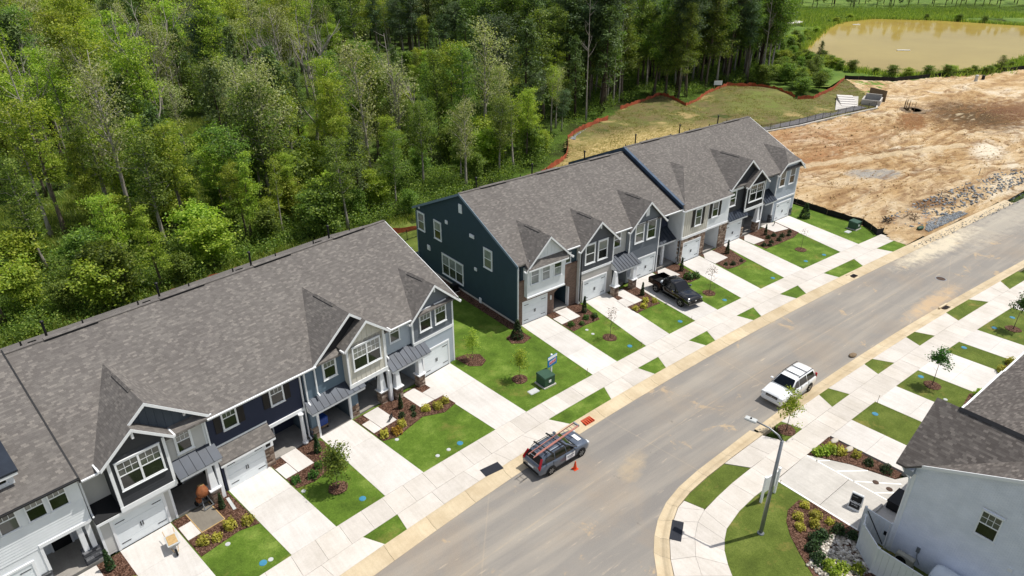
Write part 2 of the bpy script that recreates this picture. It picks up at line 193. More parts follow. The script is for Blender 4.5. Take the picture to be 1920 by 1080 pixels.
# ---------------------------------------------------------------- mesh helpers
class MB:
    def __init__(s): s.v=[]; s.f=[]
    def add(s,vs,fs): o=len(s.v); s.v+= [tuple(x) for x in vs]; s.f+= [tuple(i+o for i in f) for f in fs]; return s
    def box(s,x0,x1,y0,y1,z0,z1):
        return s.add([(x0,y0,z0),(x1,y0,z0),(x1,y1,z0),(x0,y1,z0),(x0,y0,z1),(x1,y0,z1),(x1,y1,z1),(x0,y1,z1)],[(0,3,2,1),(4,5,6,7),(0,1,5,4),(1,2,6,5),(2,3,7,6),(3,0,4,7)])
    def hexa(s,b,t): return s.add(list(b)+list(t),[(0,3,2,1),(4,5,6,7),(0,1,5,4),(1,2,6,5),(2,3,7,6),(3,0,4,7)])
    def prism(s,poly,z0,z1):      # xy polygon, counter-clockwise
        n=len(poly); a=sum(poly[i][0]*poly[(i+1)%n][1]-poly[(i+1)%n][0]*poly[i][1] for i in range(n))
        if a<0: poly=poly[::-1]
        f=lambda z,i: z(poly[i]) if callable(z) else z
        return s.add([(x,y,f(z0,i)) for i,(x,y) in enumerate(poly)]+[(x,y,f(z1,i)) for i,(x,y) in enumerate(poly)],[tuple(range(n))[::-1],tuple(range(n,2*n))]+[(i,(i+1)%n,(i+1)%n+n,i+n) for i in range(n)])
    def prismy(s,poly,y0,y1):     # xz polygon extruded in y
        n=len(poly); a=sum(poly[i][0]*poly[(i+1)%n][1]-poly[(i+1)%n][0]*poly[i][1] for i in range(n))
        if a<0: poly=poly[::-1]
        return s.add([(x,y0,z) for x,z in poly]+[(x,y1,z) for x,z in poly],[tuple(range(n)),tuple(range(n,2*n))[::-1]]+[(i,i+n,(i+1)%n+n,(i+1)%n) for i in range(n)])
    def prismx(s,poly,x0,x1):     # yz polygon extruded in x
        n=len(poly); a=sum(poly[i][0]*poly[(i+1)%n][1]-poly[(i+1)%n][0]*poly[i][1] for i in range(n))
        if a<0: poly=poly[::-1]
        return s.add([(x0,y,z) for y,z in poly]+[(x1,y,z) for y,z in poly],[tuple(range(n))[::-1],tuple(range(n,2*n))]+[(i,(i+1)%n,(i+1)%n+n,i+n) for i in range(n)])
    def bar(s,a,b,w,h=None,up=(0,0,1)):
        a=Vector(a);b=Vector(b);h=h or w; d=(b-a).normalized(); u=Vector(up)
        if abs(d.dot(u))>.98: u=Vector((1,0,0))
        x=d.cross(u).normalized()*w/2; y=x.cross(d).normalized()*h/2
        return s.hexa([a-x-y,a+x-y,b+x-y,b-x-y],[a-x+y,a+x+y,b+x+y,b-x+y])
    def tube(s,pts,rads,n=8,cap=True):
        pts=[Vector(p) for p in pts]; o=len(s.v)
        if not hasattr(rads,'__len__'): rads=[rads]*len(pts)
        for i,p in enumerate(pts):
            d=(pts[min(i+1,len(pts)-1)]-pts[max(i-1,0)]).normalized(); u=Vector((0,0,1)) if abs(d.z)<.9 else Vector((1,0,0)); x=d.cross(u).normalized(); y=d.cross(x)
            for k in range(n): a=2*math.pi*k/n; s.v.append(tuple(p+(x*math.cos(a)+y*math.sin(a))*rads[i]))
        for i in range(len(pts)-1):
            for k in range(n): s.f.append((o+i*n+k,o+i*n+(k+1)%n,o+(i+1)*n+(k+1)%n,o+(i+1)*n+k))
        if cap: s.f.append(tuple(o+k for k in range(n))[::-1]); e=o+(len(pts)-1)*n; s.f.append(tuple(e+k for k in range(n)))
        return s
    def lathe(s,prof,n=16,axis='z',c=(0,0,0)):
        o=len(s.v)
        for r,h in prof:
            for k in range(n):
                a=2*math.pi*k/n; p=(r*math.cos(a),r*math.sin(a),h) if axis=='z' else (r*math.cos(a),h,r*math.sin(a)) if axis=='y' else (h,r*math.cos(a),r*math.sin(a))
                s.v.append((p[0]+c[0],p[1]+c[1],p[2]+c[2]))
        for i in range(len(prof)-1):
            for k in range(n): s.f.append((o+i*n+k,o+i*n+(k+1)%n,o+(i+1)*n+(k+1)%n,o+(i+1)*n+k))
        s.f.append(tuple(o+k for k in range(n))[::-1]); e=o+(len(prof)-1)*n; s.f.append(tuple(e+k for k in range(n))); return s
    def lap(s,x0,x1,z0,z1,y,p=.17,d=.024):       # overlapping boards on a wall that faces -y
        z=z0
        while z<z1-.02:
            t=min(z+p,z1); s.add([(x0,y-d,z),(x1,y-d,z),(x1,y-.004,t),(x0,y-.004,t),(x0,y,z),(x1,y,z)],[(0,1,2,3),(4,5,1,0),(0,3,4),(1,5,2)]); z+=p
        return s
    def lapx(s,y0,y1,z0,z1,x,p=.17,d=.024):      # the same on a wall that faces -x ; z1 may be a function of y
        z=z0; f=z1 if callable(z1) else None
        while z<(1e9 if f else z1-.02):
            t=z+p if f else min(z+p,z1); a,b=(y0,y1) if not f else f(z+p*.5)
            if b-a<.05: break
            s.add([(x-d,b,z),(x-d,a,z),(x-.004,a,t),(x-.004,b,t),(x,b,z),(x,a,z)],[(0,1,2,3),(4,5,1,0),(0,3,4),(1,5,2)]); z+=p
        return s
    def stones(s,x0,x1,y0,y1,z0,z1,rng=random,hs=(.09,.17),ls=(.18,.42),sides='fblr'):
        z=z0
        while z<z1-.03:
            h=min(rng.uniform(*hs),z1-z)
            for sd in sides:
                a,b=(x0,x1) if sd in 'fb' else (y0,y1); p=a
                while p<b-.02:
                    l=min(rng.uniform(*ls),b-p); l=b-p if b-p-l<.08 else l; q=p+l-.012; d=rng.uniform(.015,.05); g=.008
                    if sd=='f': s.box(p,q,y0-d,y0+.02,z,z+h-g)
                    elif sd=='b': s.box(p,q,y1-.02,y1+d,z,z+h-g)
                    elif sd=='l': s.box(x0-d,x0+.02,p,q,z,z+h-g)
                    else: s.box(x1-.02,x1+d,p,q,z,z+h-g)
                    p+=l
            z+=h
        return s
    def mesh(s,name,mat,off=(0,0,0),smooth=False,bevel=0):
        me=bpy.data.meshes.new(name); me.from_pydata([(a+off[0],b+off[1],c+off[2]) for a,b,c in s.v],[],s.f)
        me.materials.append(MAT[mat] if isinstance(mat,str) else mat)
        bm=bmesh.new(); bm.from_mesh(me)
        if bevel:
            bmesh.ops.remove_doubles(bm,verts=bm.verts,dist=1e-4); bmesh.ops.bevel(bm,geom=list(bm.edges),offset=bevel,segments=2,affect='EDGES',clamp_overlap=True)
        uvl=bm.loops.layers.uv.new("UVMap"); bm.normal_update()
        for f in bm.faces:
            n=f.normal; u=Vector((0,0,1)).cross(n)
            u=u.normalized() if u.length>.05 else Vector((1,0,0)); w=n.cross(u)
            for l in f.loops: c=l.vert.co; l[uvl].uv=(c.dot(u)-off[0]*u.x,c.dot(w))
            f.smooth=smooth
        bm.to_mesh(me); bm.free(); return me
    def build(s,name,mat,parent=None,off=(0,0,0),smooth=False,bevel=0,loc=None,rot=0): return put(name,s.mesh(name,mat,off,smooth,bevel),parent,loc,rot)
def put(name,me,parent=None,loc=None,rot=0):
    o=bpy.data.objects.new(name,me); col.objects.link(o)
    if parent: o.parent=parent
    if loc is not None: o.location=loc
    if rot: o.rotation_euler=(0,0,rot) if not hasattr(rot,'__len__') else rot
    return o
def tag(o,label=None,cat=None,group=None,kind=None):
    if label: o["label"]=label
    if cat: o["category"]=cat
    if group: o["group"]=group
    if kind: o["kind"]=kind
    return o
def empty(name,loc,rot=0,**k): o=put(name,None,None,loc,rot); o.empty_display_size=.2; return tag(o,**k)
def P(u,v,z=0): return (u,-v,z)                 # site coordinates: u along the street, v towards it
B1O=(-7.26,-.98); B1A=R(9.5); c1,s1=math.cos(B1A),math.sin(B1A)
def b1(u,v): return (B1O[0]+u*c1+v*s1, -(B1O[1]+u*s1-v*c1))   # first row's own (u,v) -> site (u,v)
def XY(pts): return [(u,-v) for u,v in pts]
def struct(name,mb,mat,**k): return tag(mb.build(name,mat,**k),kind="structure")
def inside(p,poly):
    x,y=p; r=False; n=len(poly); j=n-1
    for i in range(n):
        xi,yi=poly[i]; xj,yj=poly[j]
        if (yi>y)!=(yj>y) and x<(xj-xi)*(y-yi)/(yj-yi)+xi: r=not r
        j=i
    return r
def interp(x,pts):
    if x<=pts[0][0]: a,b=pts[0],pts[1]
    elif x>=pts[-1][0]: a,b=pts[-2],pts[-1]
    else:
        for a,b in zip(pts,pts[1:]):
            if a[0]<=x<=b[0]: break
    return a[1]+(b[1]-a[1])*(x-a[0])/(b[0]-a[0])
def wave(x,y,s,seed): return math.sin(x*s+seed)*math.cos(y*s*1.13+seed*1.7)+.5*math.sin(x*s*2.3+y*s*1.1+seed*3.1)+.3*math.sin(y*s*4.1-x*s*2.7+seed)
# ---------------------------------------------------------------- ground
def fit(pts,deg,lo,hi):
    a=np.array(pts); c=np.polyfit(a[:,0],a[:,1],deg); d=np.polyder(c)
    def f(u):
        if u<lo: return float(np.polyval(c,lo)+np.polyval(d,lo)*(u-lo))
        if u>hi: return float(np.polyval(c,hi)+np.polyval(d,hi)*(u-hi))
        return float(np.polyval(c,u))
    return f
LIN=fit([(-25.3,11.48),(-22.46,11.08),(-19.06,10.69),(-16.13,10.43),(-7.07,9.67),(-.08,9.32),(2.75,9.36),(6.33,9.18),(9.33,9.06),(12.9,9.04),(19.71,8.99),(22.78,9.11),(26.7,9.18),(30.03,9.22),(36.98,9.5),(40.53,9.6)],3,-26,42)
LOUT=fit([(-21.62,12.71),(-19.23,12.52),(-6.4,11.35),(-.55,11.04),(3.34,10.9),(5.83,10.84),(9.8,10.8),(12.26,10.8),(23.23,10.92),(26.21,10.91),(30.73,11.01),(36.41,11.25),(40.91,11.45),(44.7,11.6)],3,-23,45)
LK=fit([(-20.89,13.99),(-19.37,13.84),(-5.55,12.58),(-1.22,12.46),(3.78,12.32),(5.13,12.26),(10.28,12.21),(11.53,12.23),(23.7,12.29),(25.31,12.4),(31.04,12.45),(35.48,12.67),(41.46,12.96),(44.31,13.1)],3,-22,45)
LR=lambda u: LK(u)+1.12+max(0,-(u+12))*.012
RR=fit([(5.83,20.94),(12.9,20.76),(19.7,20.9),(27.05,21.1),(36,21.55)],2,5,34)
RK=fit([(.5,21.78),(4.19,21.71),(11.26,21.65),(12.58,21.7),(17.88,21.79),(24.68,21.94),(31.79,22.24),(36.16,22.47)],2,0,36)
ROUT=fit([(.53,23.15),(4.6,23.13),(10.64,23.04),(17.37,23.11),(24.17,23.3),(31.15,23.55),(37.07,23.82)],2,0,37)
RIN=fit([(.78,24.79),(4.55,24.68),(10.3,24.67),(16.88,24.76),(25.1,24.96),(30.67,25.22),(37.47,25.57)],2,0,37)
ZW,ZL,ZB,ZR=.03,.015,.045,-.085
POND=[(155,67),(167,72),(195,84),(219,94),(241,100),(261,98),(275,79),(282,52),(276,30),(240,20),(197,24.7),(166,24),(157,28.4),(145,35),(144.5,46),(149.5,57.7)]
lotp=[(46.3,-3.5),(60,-14),(66,-19),(72.5,-24.2),(83,-22.8),(107,-20.9),(118,-29),(131,-40),(138,-31.5),(151,-27.5),(164,-23),(179,-18.5),(215,-10),(260,0),(260,25),(140,19.9),(90,15.6),(72,14.45),(60,13.9),(50,13.35),(44.4,13.0),(44.5,11.6),(45.4,10),(46.6,9.6),(46.4,3)]
rl=[(20,-16.5),(43,-16.5),(60,-13.8),(66,-19),(72.5,-24.2),(83,-22.8),(107,-20.9),(118,-29),(131,-40),(120.4,-37),(112,-34.6),(105,-33.3),(102,-35.4),(105.9,-43),(106.5,-48.9),(102.2,-52.4),(94.3,-50.5),(85.2,-47),(78.8,-45.2),(80.7,-50.4),(81.5,-53.9),(77.6,-53.7),(72.3,-52.5),(67.4,-51.9),(59.5,-47.4),(52.6,-45.5),(48.4,-44.2),(44.7,-42.3),(37.6,-34.8),(34.2,-32.8),(20,-30)]
def ground_h(x,y):
    z=-.35 if y<17.5 else -.35+.35*min(1,(y-17.5)/2)
    if y>28: z+=.25*wave(x,y,.07,1.)*min(1,(y-28)/12)
    if 140<x<290 and 14<y<104: z=-1.0
    if 16<x<215 and y<58 and any(inside((x+a,-(y+b)),q) for q in (rl,lotp) for a in (-3.2,0,3.2) for b in (-3.2,0,3.2)): z=-.6
    return z
xs=[-1600,-700,-350,-220]+[-150+3*i for i in range(101)]+[156+8*i for i in range(24)]+[380,500,800,1600]
ys=[-1200,-400,-160,-80,-50]+[-40+3*i for i in range(55)]+[128+10*i for i in range(22)]+[380,500,800,1600]
g=MB(); g.v=[(x,y,ground_h(x,y)) for y in ys for x in xs]; nx=len(xs)
g.f=[(j*nx+i,j*nx+i+1,(j+1)*nx+i+1,(j+1)*nx+i) for j in range(len(ys)-1) for i in range(nx-1)]
struct("ground",g,"forest_floor",smooth=True)
# road with its side street
us=[-140,-100,-70,-50,-40]+[-34+2*i for i in range(60)]+[90,110,140,200,300]
corner_r=[(3.83,20.85),(.37,21.0),(-2.25,21.1),(-4.39,21.32),(-5.99,21.68),(-7.44,22.28),(-8.51,22.95),(-9.45,23.72),(-10.57,24.95),(-12.2,27.6),(-13.4,32),(-13.8,60),(-13.8,120)]
r=MB(); low=lambda u: RR(u)+.05 if u>=4 else 25. if u>-10 else 26. if u>-26 else 26+(-26-u)*.045
for u0,u1 in zip(us,us[1:]): r.add([(u0,-LR(u0)+.05,ZR),(u0,-(low(u1) if u1==4 else low(u0)),ZR),(u1,-(low(u0) if u0<4 and u1>=4 else low(u1)),ZR),(u1,-LR(u1)+.05,ZR)],[(0,1,2,3)])
r.add([(-24,-26,ZR),(-24,-120,ZR),(-13.75,-120,ZR),(-13.75,-26,ZR)],[(0,1,2,3)]); r.add([(-13.75,-26,ZR),(-13.75,-60,ZR),(-12,-30,ZR),(-10,-26,ZR)],[(0,1,2,3)])
struct("road",r,"asphalt")
ck=MB(); ck.v=[(u,-v,.22) for u,v in ((-44,-44),(-38,-43.2),(-34,-44),(-31,-46),(-32.5,-47.6),(-36,-47),(-39,-48.5),(-44,-48))]; ck.f=[tuple(range(8))]; o=struct("creek",ck,"creek_water")
if o.data.polygons[0].normal.z<0: o.data.flip_normals()
# kerbs: rolled concrete kerb and gutter in cast lengths
def kerb(name,back,front,n_seg_pts=1):
    root=empty(name,(0,0,0)); tag(root,kind="structure")
    for i in range(len(back)-1):
        a0,a1=Vector((*P(*back[i]),)),Vector((*P(*back[i+1]),)); f0,f1=Vector(P(*front[i])),Vector(P(*front[i+1]))
        d=(a1-a0).normalized()*.008; m=MB(); prof=[(0,.03),(.16,.03),(.34,-.01),(.5,-.075),(.62,-.085),(1,-.065)]
        for (p,z),(q,w) in zip(prof,prof[1:]):
            c0=a0.lerp(f0,p)+d;c1_=a1.lerp(f1,p)-d;e0=a0.lerp(f0,q)+d;e1=a1.lerp(f1,q)-d
            m.add([(c0.x,c0.y,z),(e0.x,e0.y,w),(e1.x,e1.y,w),(c1_.x,c1_.y,z)],[(0,1,2,3)])
        m.add([(*(a0+d).xy,-.3),(*(a1-d).xy,-.3),(*(a1-d).xy,.03),(*(a0+d).xy,.03)],[(0,1,2,3)])
        m.add([(*(f0+d).xy,-.3),(*(f1-d).xy,-.3),(*(f1-d).xy,-.065),(*(f0+d).xy,-.065)],[(3,2,1,0)])
        m.build("kerb_segment","concrete_tan",root)
ku=[-60,-50,-42]+[-36+3*i for i in range(36)]
kerb("left_kerb",[(u,LK(u)) for u in ku],[(u,LR(u)) for u in ku])
ku=[4.19+2.95*i for i in range(26)]
cb=[(4.19,RK(4.19)),(.48,21.78),(-2.31,21.9),(-4.23,22.08),(-5.82,22.42),(-6.87,22.93),(-8.16,23.74),(-9.17,24.65),(-9.9,25.5),(-11.3,28),(-12.3,32),(-12.7,60)]
kerb("right_kerb",[(u,RK(u)) for u in ku],[(u,RR(u)) for u in ku])
kerb("corner_kerb",cb[::-1],corner_r[:12][::-1])
# slabs
def slab(parent,pts,mat="concrete_walk",z=ZW,name="slab",gap=.014,z0=-.3):
    p=[Vector((u,-v)) for u,v in pts]; n=len(p); c=sum(p,Vector((0,0)))/n; a=sum(p[i].x*p[(i+1)%n].y-p[(i+1)%n].x*p[i].y for i in range(n))
    if a<0: p=p[::-1]
    q=[]
    for i in range(n):
        d1=(p[i]-p[i-1]); d2=(p[(i+1)%n]-p[i])
        if d1.length<1e-6 or d2.length<1e-6: q.append(p[i]); continue
        d1.normalize(); d2.normalize(); n1=Vector((-d1.y,d1.x)); n2=Vector((-d2.y,d2.x)); b=n1+n2; k=max(.35,b.length_squared/2); q.append(p[i]+b/2*gap/k)
    return MB().prism([(x-c.x,y-c.y) for x,y in q],z0,z).build(name,mat,parent,loc=(c.x,c.y,random.uniform(-.004,.004)))
sw=tag(empty("left_sidewalk",(0,0,0)),kind="structure")
u=-36.
while u<45.2:
    w=min(1.52,45.3-u); slab(sw,[(u,LIN(u)),(u+w,LIN(u+w)),(u+w,LOUT(u+w)),(u,LOUT(u))]); u+=w
VL=[(-29.4,-27,-28.7,-27.2),(-21.62,-19.23,-20.89,-19.37),(-6.4,-.55,-5.55,-1.22),(3.34,5.83,3.78,5.13),(9.8,12.26,10.28,11.53),(16.51,19.02,16.99,18.16),(23.23,26.21,23.7,25.31),(30.73,36.41,31.04,35.48),(40.91,44.7,41.46,44.31)]
VR=[(4.49,6.67,5.5,6.25),(10.64,13.11,11.26,12.58),(17.37,19.93,17.88,19.11),(24.17,26.81,24.68,26.15),(31.15,37.07,31.79,36.16),(41.49,46.3,42.69,46.6)]
def verges(VS,fo,fk,nm,mat):
    for i,(o0,o1,k0,k1) in enumerate(VS):
        top=[(o0+(o1-o0)*t/4,fo(o0+(o1-o0)*t/4)) for t in range(5)]; bot=[(k1+(k0-k1)*t/4,fk(k1+(k0-k1)*t/4)) for t in range(5)]
        struct(nm,MB().prism(XY(top+bot),-.3,ZL),mat)
    root=tag(empty(nm.replace('verge','driveway_aprons'),(0,0,0)),kind="structure")
    for (a,b) in zip(VS,VS[1:]):
        n=max(2,round((b[2]-a[3])/2.6)); so,eo,sk,ek=a[1],b[0],a[3],b[2]
        for i in range(n):
            f=lambda s,e,t:s+(e-s)*t/n; o0,o1,k0,k1=f(so,eo,i),f(so,eo,i+1),f(sk,ek,i),f(sk,ek,i+1)
            slab(root,[(o0,fo(o0)),(o1,fo(o1)),(k1,fk(k1)),(k0,fk(k0))],"concrete_walk")
verges(VL,LOUT,LK,"left_verge","turf"); verges(VR,ROUT,RK,"right_verge","turf_worn")
sw=tag(empty("right_sidewalk",(0,0,0)),kind="structure")
u=.6
while u<60: slab(sw,[(u,ROUT(u)),(u+1.55,ROUT(u+1.55)),(u+1.55,RIN(u+1.55)),(u,RIN(u))]); u+=1.55
# corner walk: outer band and inner band
cc=[(4.4,21.74),(.6,21.8),(-2.31,21.94),(-4.23,22.12),(-5.82,22.45),(-6.87,22.96),(-8.16,23.77),(-9.17,24.68),(-9.85,25.5),(-11.2,28)]
cs=[(4.6,23.13),(.6,23.15),(-1.61,23.22),(-3.22,23.36),(-4.78,23.56),(-5.81,23.9),(-6.85,24.5),(-7.92,25.39),(-8.69,26.4),(-9.8,28.6)]
ci=[(4.55,24.68),(.6,24.79),(-1.45,24.77),(-3.19,24.9),(-4.92,25.26),(-5.7,25.68),(-6.35,26.15),(-6.99,26.84),(-7.42,27.42),(-8.3,29.2)]
cw=tag(empty("corner_walk",(0,0,0)),kind="structure")
L2=lambda a,b,t:(a[0]+(b[0]-a[0])*t,a[1]+(b[1]-a[1])*t)
for i in range(1,9): slab(cw,[cs[i],cs[i+1],ci[i+1],ci[i]])
for i in range(4,9): slab(cw,[cc[i],cc[i+1],cs[i+1],cs[i]])
slab(cw,[L2(cc[0],cc[1],.13),L2(cc[0],cc[1],.55),L2(cs[0],cs[1],.5),cs[0]]); slab(cw,[L2(cc[0],cc[1],.55),(-.45,21.84),(.55,23.14),L2(cs[0],cs[1],.5)])
slab(cw,[(-5.1,22.32),cc[4],cs[4],(-4.7,23.5)])
struct("right_verge",MB().prism(XY([(-.5,21.86),cc[2],cc[3],(-5.05,22.28),(-4.68,23.5),cs[3],cs[2],(.5,23.13)]),-.3,ZL),"turf_worn")
# driveways, front walks and lawns of the left rows.  each driveway: top-left, top-right, u at the pavement (left,right)
DR=[(b1(-32,.1),b1(-29.2,.1),-37.9,-34.9,"porch"),(b1(-25.75,.05),b1(-22.95,.05),-31.6,-28.75,""),(b1(-19.4,.05),b1(-16.55,.05),-25.3,-22.46,""),(b1(-12.75,.05),b1(-10.15,.05),-19.06,-16.13,""),(b1(-3.85,.1),b1(-.62,.05),-10.0,-7.07,""),
    ((.3,.1),(3.15,.1),-.08,2.75,""),((7.72,.42),(10.55,.42),6.33,9.33,""),((13.75,.3),(17.25,.25),12.9,16.08,""),((21.25,.6),(24.3,.6),19.71,22.78,""),((28.6,.4),(31.6,.4),26.7,30.03,""),((39.2,.05),(42.2,.05),36.98,40.53,"")]
for i,(a,b,ul,ur,k) in enumerate(DR):
    root=tag(empty("driveway",(0,0,0)),kind="structure"); c,d=(ur,LIN(ur)),(ul,LIN(ul)); cuts=[0,.33,.66,1] if i%2 else [0,.36,.70,1]
    for s,e in zip(cuts,cuts[1:]): slab(root,[L2(a,d,s),L2(b,c,s),L2(b,c,e),L2(a,d,e)],"concrete",gap=.009)
def lawn(pts,mat="turf"): struct("lawn",MB().prism(XY(pts),-.3,ZL),mat)
def edge(u0,u1,f=LIN,n=6): return [(u0+(u1-u0)*t/n,f(u0+(u1-u0)*t/n)) for t in range(n+1)]
for i in range(len(DR)-1):
    if i==4: continue
    lawn([DR[i][1],(DR[i+1][0][0],DR[i+1][0][1])]+edge(DR[i+1][2],DR[i][3]))
# the open lawn between the two rows, and the strip beside the last house
lawn([DR[4][1],b1(.02,-.2),b1(.02,-16.5),(-2.9,-18),(.06,-18),(.06,.1),DR[5][0]]+edge(DR[5][2],DR[4][3]))
lawn([DR[10][1],(43.1,0),(43.1,-3),(46.4,-3),(46.1,3),(46.3,6),(45.6,9.2),(44.4,9.62)]+edge(43.4,DR[10][3]))
def walk(pts,mat="concrete",n=1): r=tag(empty("front_walk",(0,0,0)),kind="structure"); [slab(r,p,mat,ZB+.014,gap=.008) for p in pts]
def bed(pts): return struct("mulch_bed",MB().prism(XY(pts),-.3,ZB),"mulch")
def B(*p): return [b1(*x) for x in p]
walk([B((-28.9,.1),(-27,.1),(-27,2.2),(-28.9,2.2))]); bed(B((-27,.1),(-25.75,.1),(-25.78,3.2),(-29.1,3.6),(-29.1,2.2),(-27,2.2)))
bed(B((-22.9,.1),(-19.5,.1),(-19.5,3.95),(-20.6,3.6),(-22.9,3.75))); walk([B((-22.85,.85),(-22.1,.85),(-22.12,2.15),(-22.88,2.15))])
wp=empty("wet_concrete_walk",P(*b1(-21.4,1.15)),B1A,label="freshly poured grey concrete walk with timber edging by the mixer",cat="concrete walk")
MB().box(-.66,.66,-.98,.98,-.2,.075).build("concrete_surface","concrete_wet",wp); [MB().box(x-.025,x+.025,-1.0,1.0,-.1,.09).build("form_board","timber",wp) for x in (-.69,.69)]; MB().box(-.71,.71,-1.05,-1.0,-.1,.09).build("form_board","timber",wp)
bed(B((-16.5,-.1),(-13.15,-.1),(-12.85,.6),(-12.95,1.2),(-13.3,3.3),(-14.3,3.2),(-15.4,3.4),(-16.5,3.1))); walk([B((-15.65,-.2),(-14.5,-.2),(-14.48,1.92),(-15.65,1.92)),B((-16.5,.62),(-15.68,.62),(-15.68,1.9),(-16.5,1.9))])
bed(B((-10.1,.2),(-3.9,.4),(-3.95,4.15),(-5.2,4.35),(-6.6,3.55),(-8,3.75),(-9.2,3.95),(-10.12,3.55))); walk([B((-9.35,.3),(-8.05,.3),(-8.06,2.47),(-9.35,2.47)),B((-10.04,1.1),(-9.38,1.1),(-9.38,2.47),(-10.06,2.47))]); walk([B((-5.95,.5),(-4.8,.5),(-4.7,2.7),(-6.0,2.62)),B((-4.75,1.4),(-3.72,1.4),(-3.5,2.8),(-4.67,2.72))])
bed([(3.2,.1),(7.0,.1),(7.05,.9),(6.75,2.4),(6.5,3.6),(4.6,3.55),(3.16,3.7)]); walk([[(4.2,.15),(5.55,.2),(5.46,2.16),(4.2,2.18)],[(3.22,1.0),(4.17,1.0),(4.17,2.18),(3.2,2.2)]])
bed([(10.6,.5),(13.7,.8),(13.55,2.5),(12.95,5.0),(11.4,4.85),(9.85,4.95),(10.0,3.6)]); walk([[(10.95,.8),(12.25,.8),(12.08,3.62),(10.95,3.6)],[(10.1,2.2),(10.92,2.2),(10.92,3.6),(9.88,3.58)]])
bed([(17.4,.3),(20.9,.3),(20.5,2.2),(20.1,3.98),(18.4,4.0),(17.2,2.0)]); walk([[(18.0,.3),(19.1,.3),(19.1,2.3),(17.0,2.3),(17.1,1.2)]])
bed([(24.4,.6),(28.55,.6),(28.1,2.0),(27.1,4.55),(25.4,4.7),(23.88,4.5)]); walk([[(25.0,.6),(26.45,.6),(26.28,2.8),(23.97,2.9),(24.1,1.5)]])
bed([(31.65,.4),(39.1,.2),(38.4,3.7),(36.6,4.15),(33.5,4.1),(31.45,4.0)]); walk([[(32.6,.45),(33.4,.45),(33.36,2.6),(31.4,2.5),(31.5,1.2)]]); walk([[(36.5,-.2),(37.8,-.1),(38.95,.2),(38.4,2.4),(36.3,1.95)]])
bed(XY([(0,0)])and[(-.3,.4),(-2.0,.9),(-2.2,1.9),(-1.4,2.5),(-.3,2.2)]); bed(B((.1,1.5),(.1,-.2),(1.2,.1),(1.9,.9),(1.6,1.9),(.8,2.2)))
bed([(.05,.1),(-.85,.1),(-.9,-15.5),(.05,-15.5)])
def ring(u,v,rx,ry=None): ry=ry or rx; o=bed([(u+rx*math.cos(a*.5236)*random.uniform(.92,1.06),v+ry*math.sin(a*.5236)*random.uniform(.92,1.06)) for a in range(12)]); o.location.z=.006
# right-hand side of the street
RD=[(7.5,10.3,29.6),(13.71,16.85,31.5),(20.35,24.9,31.5),(27.4,30.7,31.5),(37.5,41,31.5)]
for a,b,e in RD:
    root=tag(empty("driveway",(0,0,0)),kind="structure"); dx=.12
    for s,t in ((0,.34),(.34,.67),(.67,1)):
        va,vb=RIN(a)+(31.4-RIN(a))*s,RIN(a)+(31.4-RIN(a))*t; slab(root,[(a+dx*s*4,va),(b+dx*s*4,va),(b+dx*t*4,vb),(a+dx*t*4,vb)],"concrete",gap=.009)
for a,b in ((10.3,13.71),(16.85,20.35),(24.9,27.4),(30.7,37.5),(41,60)): lawn([(u,v) for u,v in edge(a,b,RIN)]+[(b+.48,31.5),(a+.48,31.5)],"turf_worn")
for a,b in ((10.8,14.1),(17.3,20.8),(25.3,27.8),(31.2,38)): bed([(a,29.2),(a+.9,28.9),(b-.7,28.6),(b,29),(b,31.4),(a,31.4)])
lot=tag(empty("parking_pad",(0,0,0)),kind="structure")
slab(lot,[(.8,24.82),(4.45,24.7),(4.5,27.6),(.82,27.6)],"concrete_old",gap=.006); slab(lot,[(.82,27.62),(4.5,27.62),(4.55,31.6),(.86,31.6)],"concrete_old",gap=.006); slab(lot,[(4.47,24.74),(5.82,26.97),(6.71,29.4),(7.8,29.9),(7.8,31.6),(4.57,31.6)],"concrete_old",gap=.006)
bed([(4.55,24.72),(7.3,24.66),(7.6,29.42),(6.74,29.42),(6.3,28.1),(5.85,26.97)])
for a,b,w in (((.86,24.9),(.9,31.4),.13),((4.42,24.75),(4.56,30.2),.10),((4.4,25.4),(5.15,25.95),.1),((4.48,26.7),(6.15,27.95),.1),((4.5,27.85),(6.6,29.85),.1),((4.6,29.2),(5.75,30.15),.1)):
    x=Vector(P(*a)); y=Vector(P(*b)); d=(y-x).normalized(); n=Vector((-d.y,d.x,0))*w/2; q=[x-n,y-n,y+n,x+n]; MB().add([(p.x,p.y,ZW+.006) for p in q],[(0,1,2,3)]).build("painted_line","paint_white",lot)
lawn([(.78,24.84),(.82,30.2),(-.5,30.7),(-1.42,31.95),(-1.4,36),(-5,40),(-10,40),(-9.2,31),(-8.25,29.2)]+ci[8:1:-1],"turf_worn")
bed([(.35,26.6),(.8,27.2),(.82,30.1),(-.4,30.6),(-1.4,31.9),(-1.4,34),(-3.9,31.8),(-4.1,30.2),(-3.3,28.9),(-2.5,27.8),(-1.76,27.1),(-.89,26.65)])
lawn([(.9,31.6),(60,31.6),(60,60),(.9,60)],"turf_worn")
struct("side_yard",MB().prism(XY([(-1.4,31.9),(.9,31.2),(.9,60),(-1.4,60)]),-.3,.02),"turf_worn")
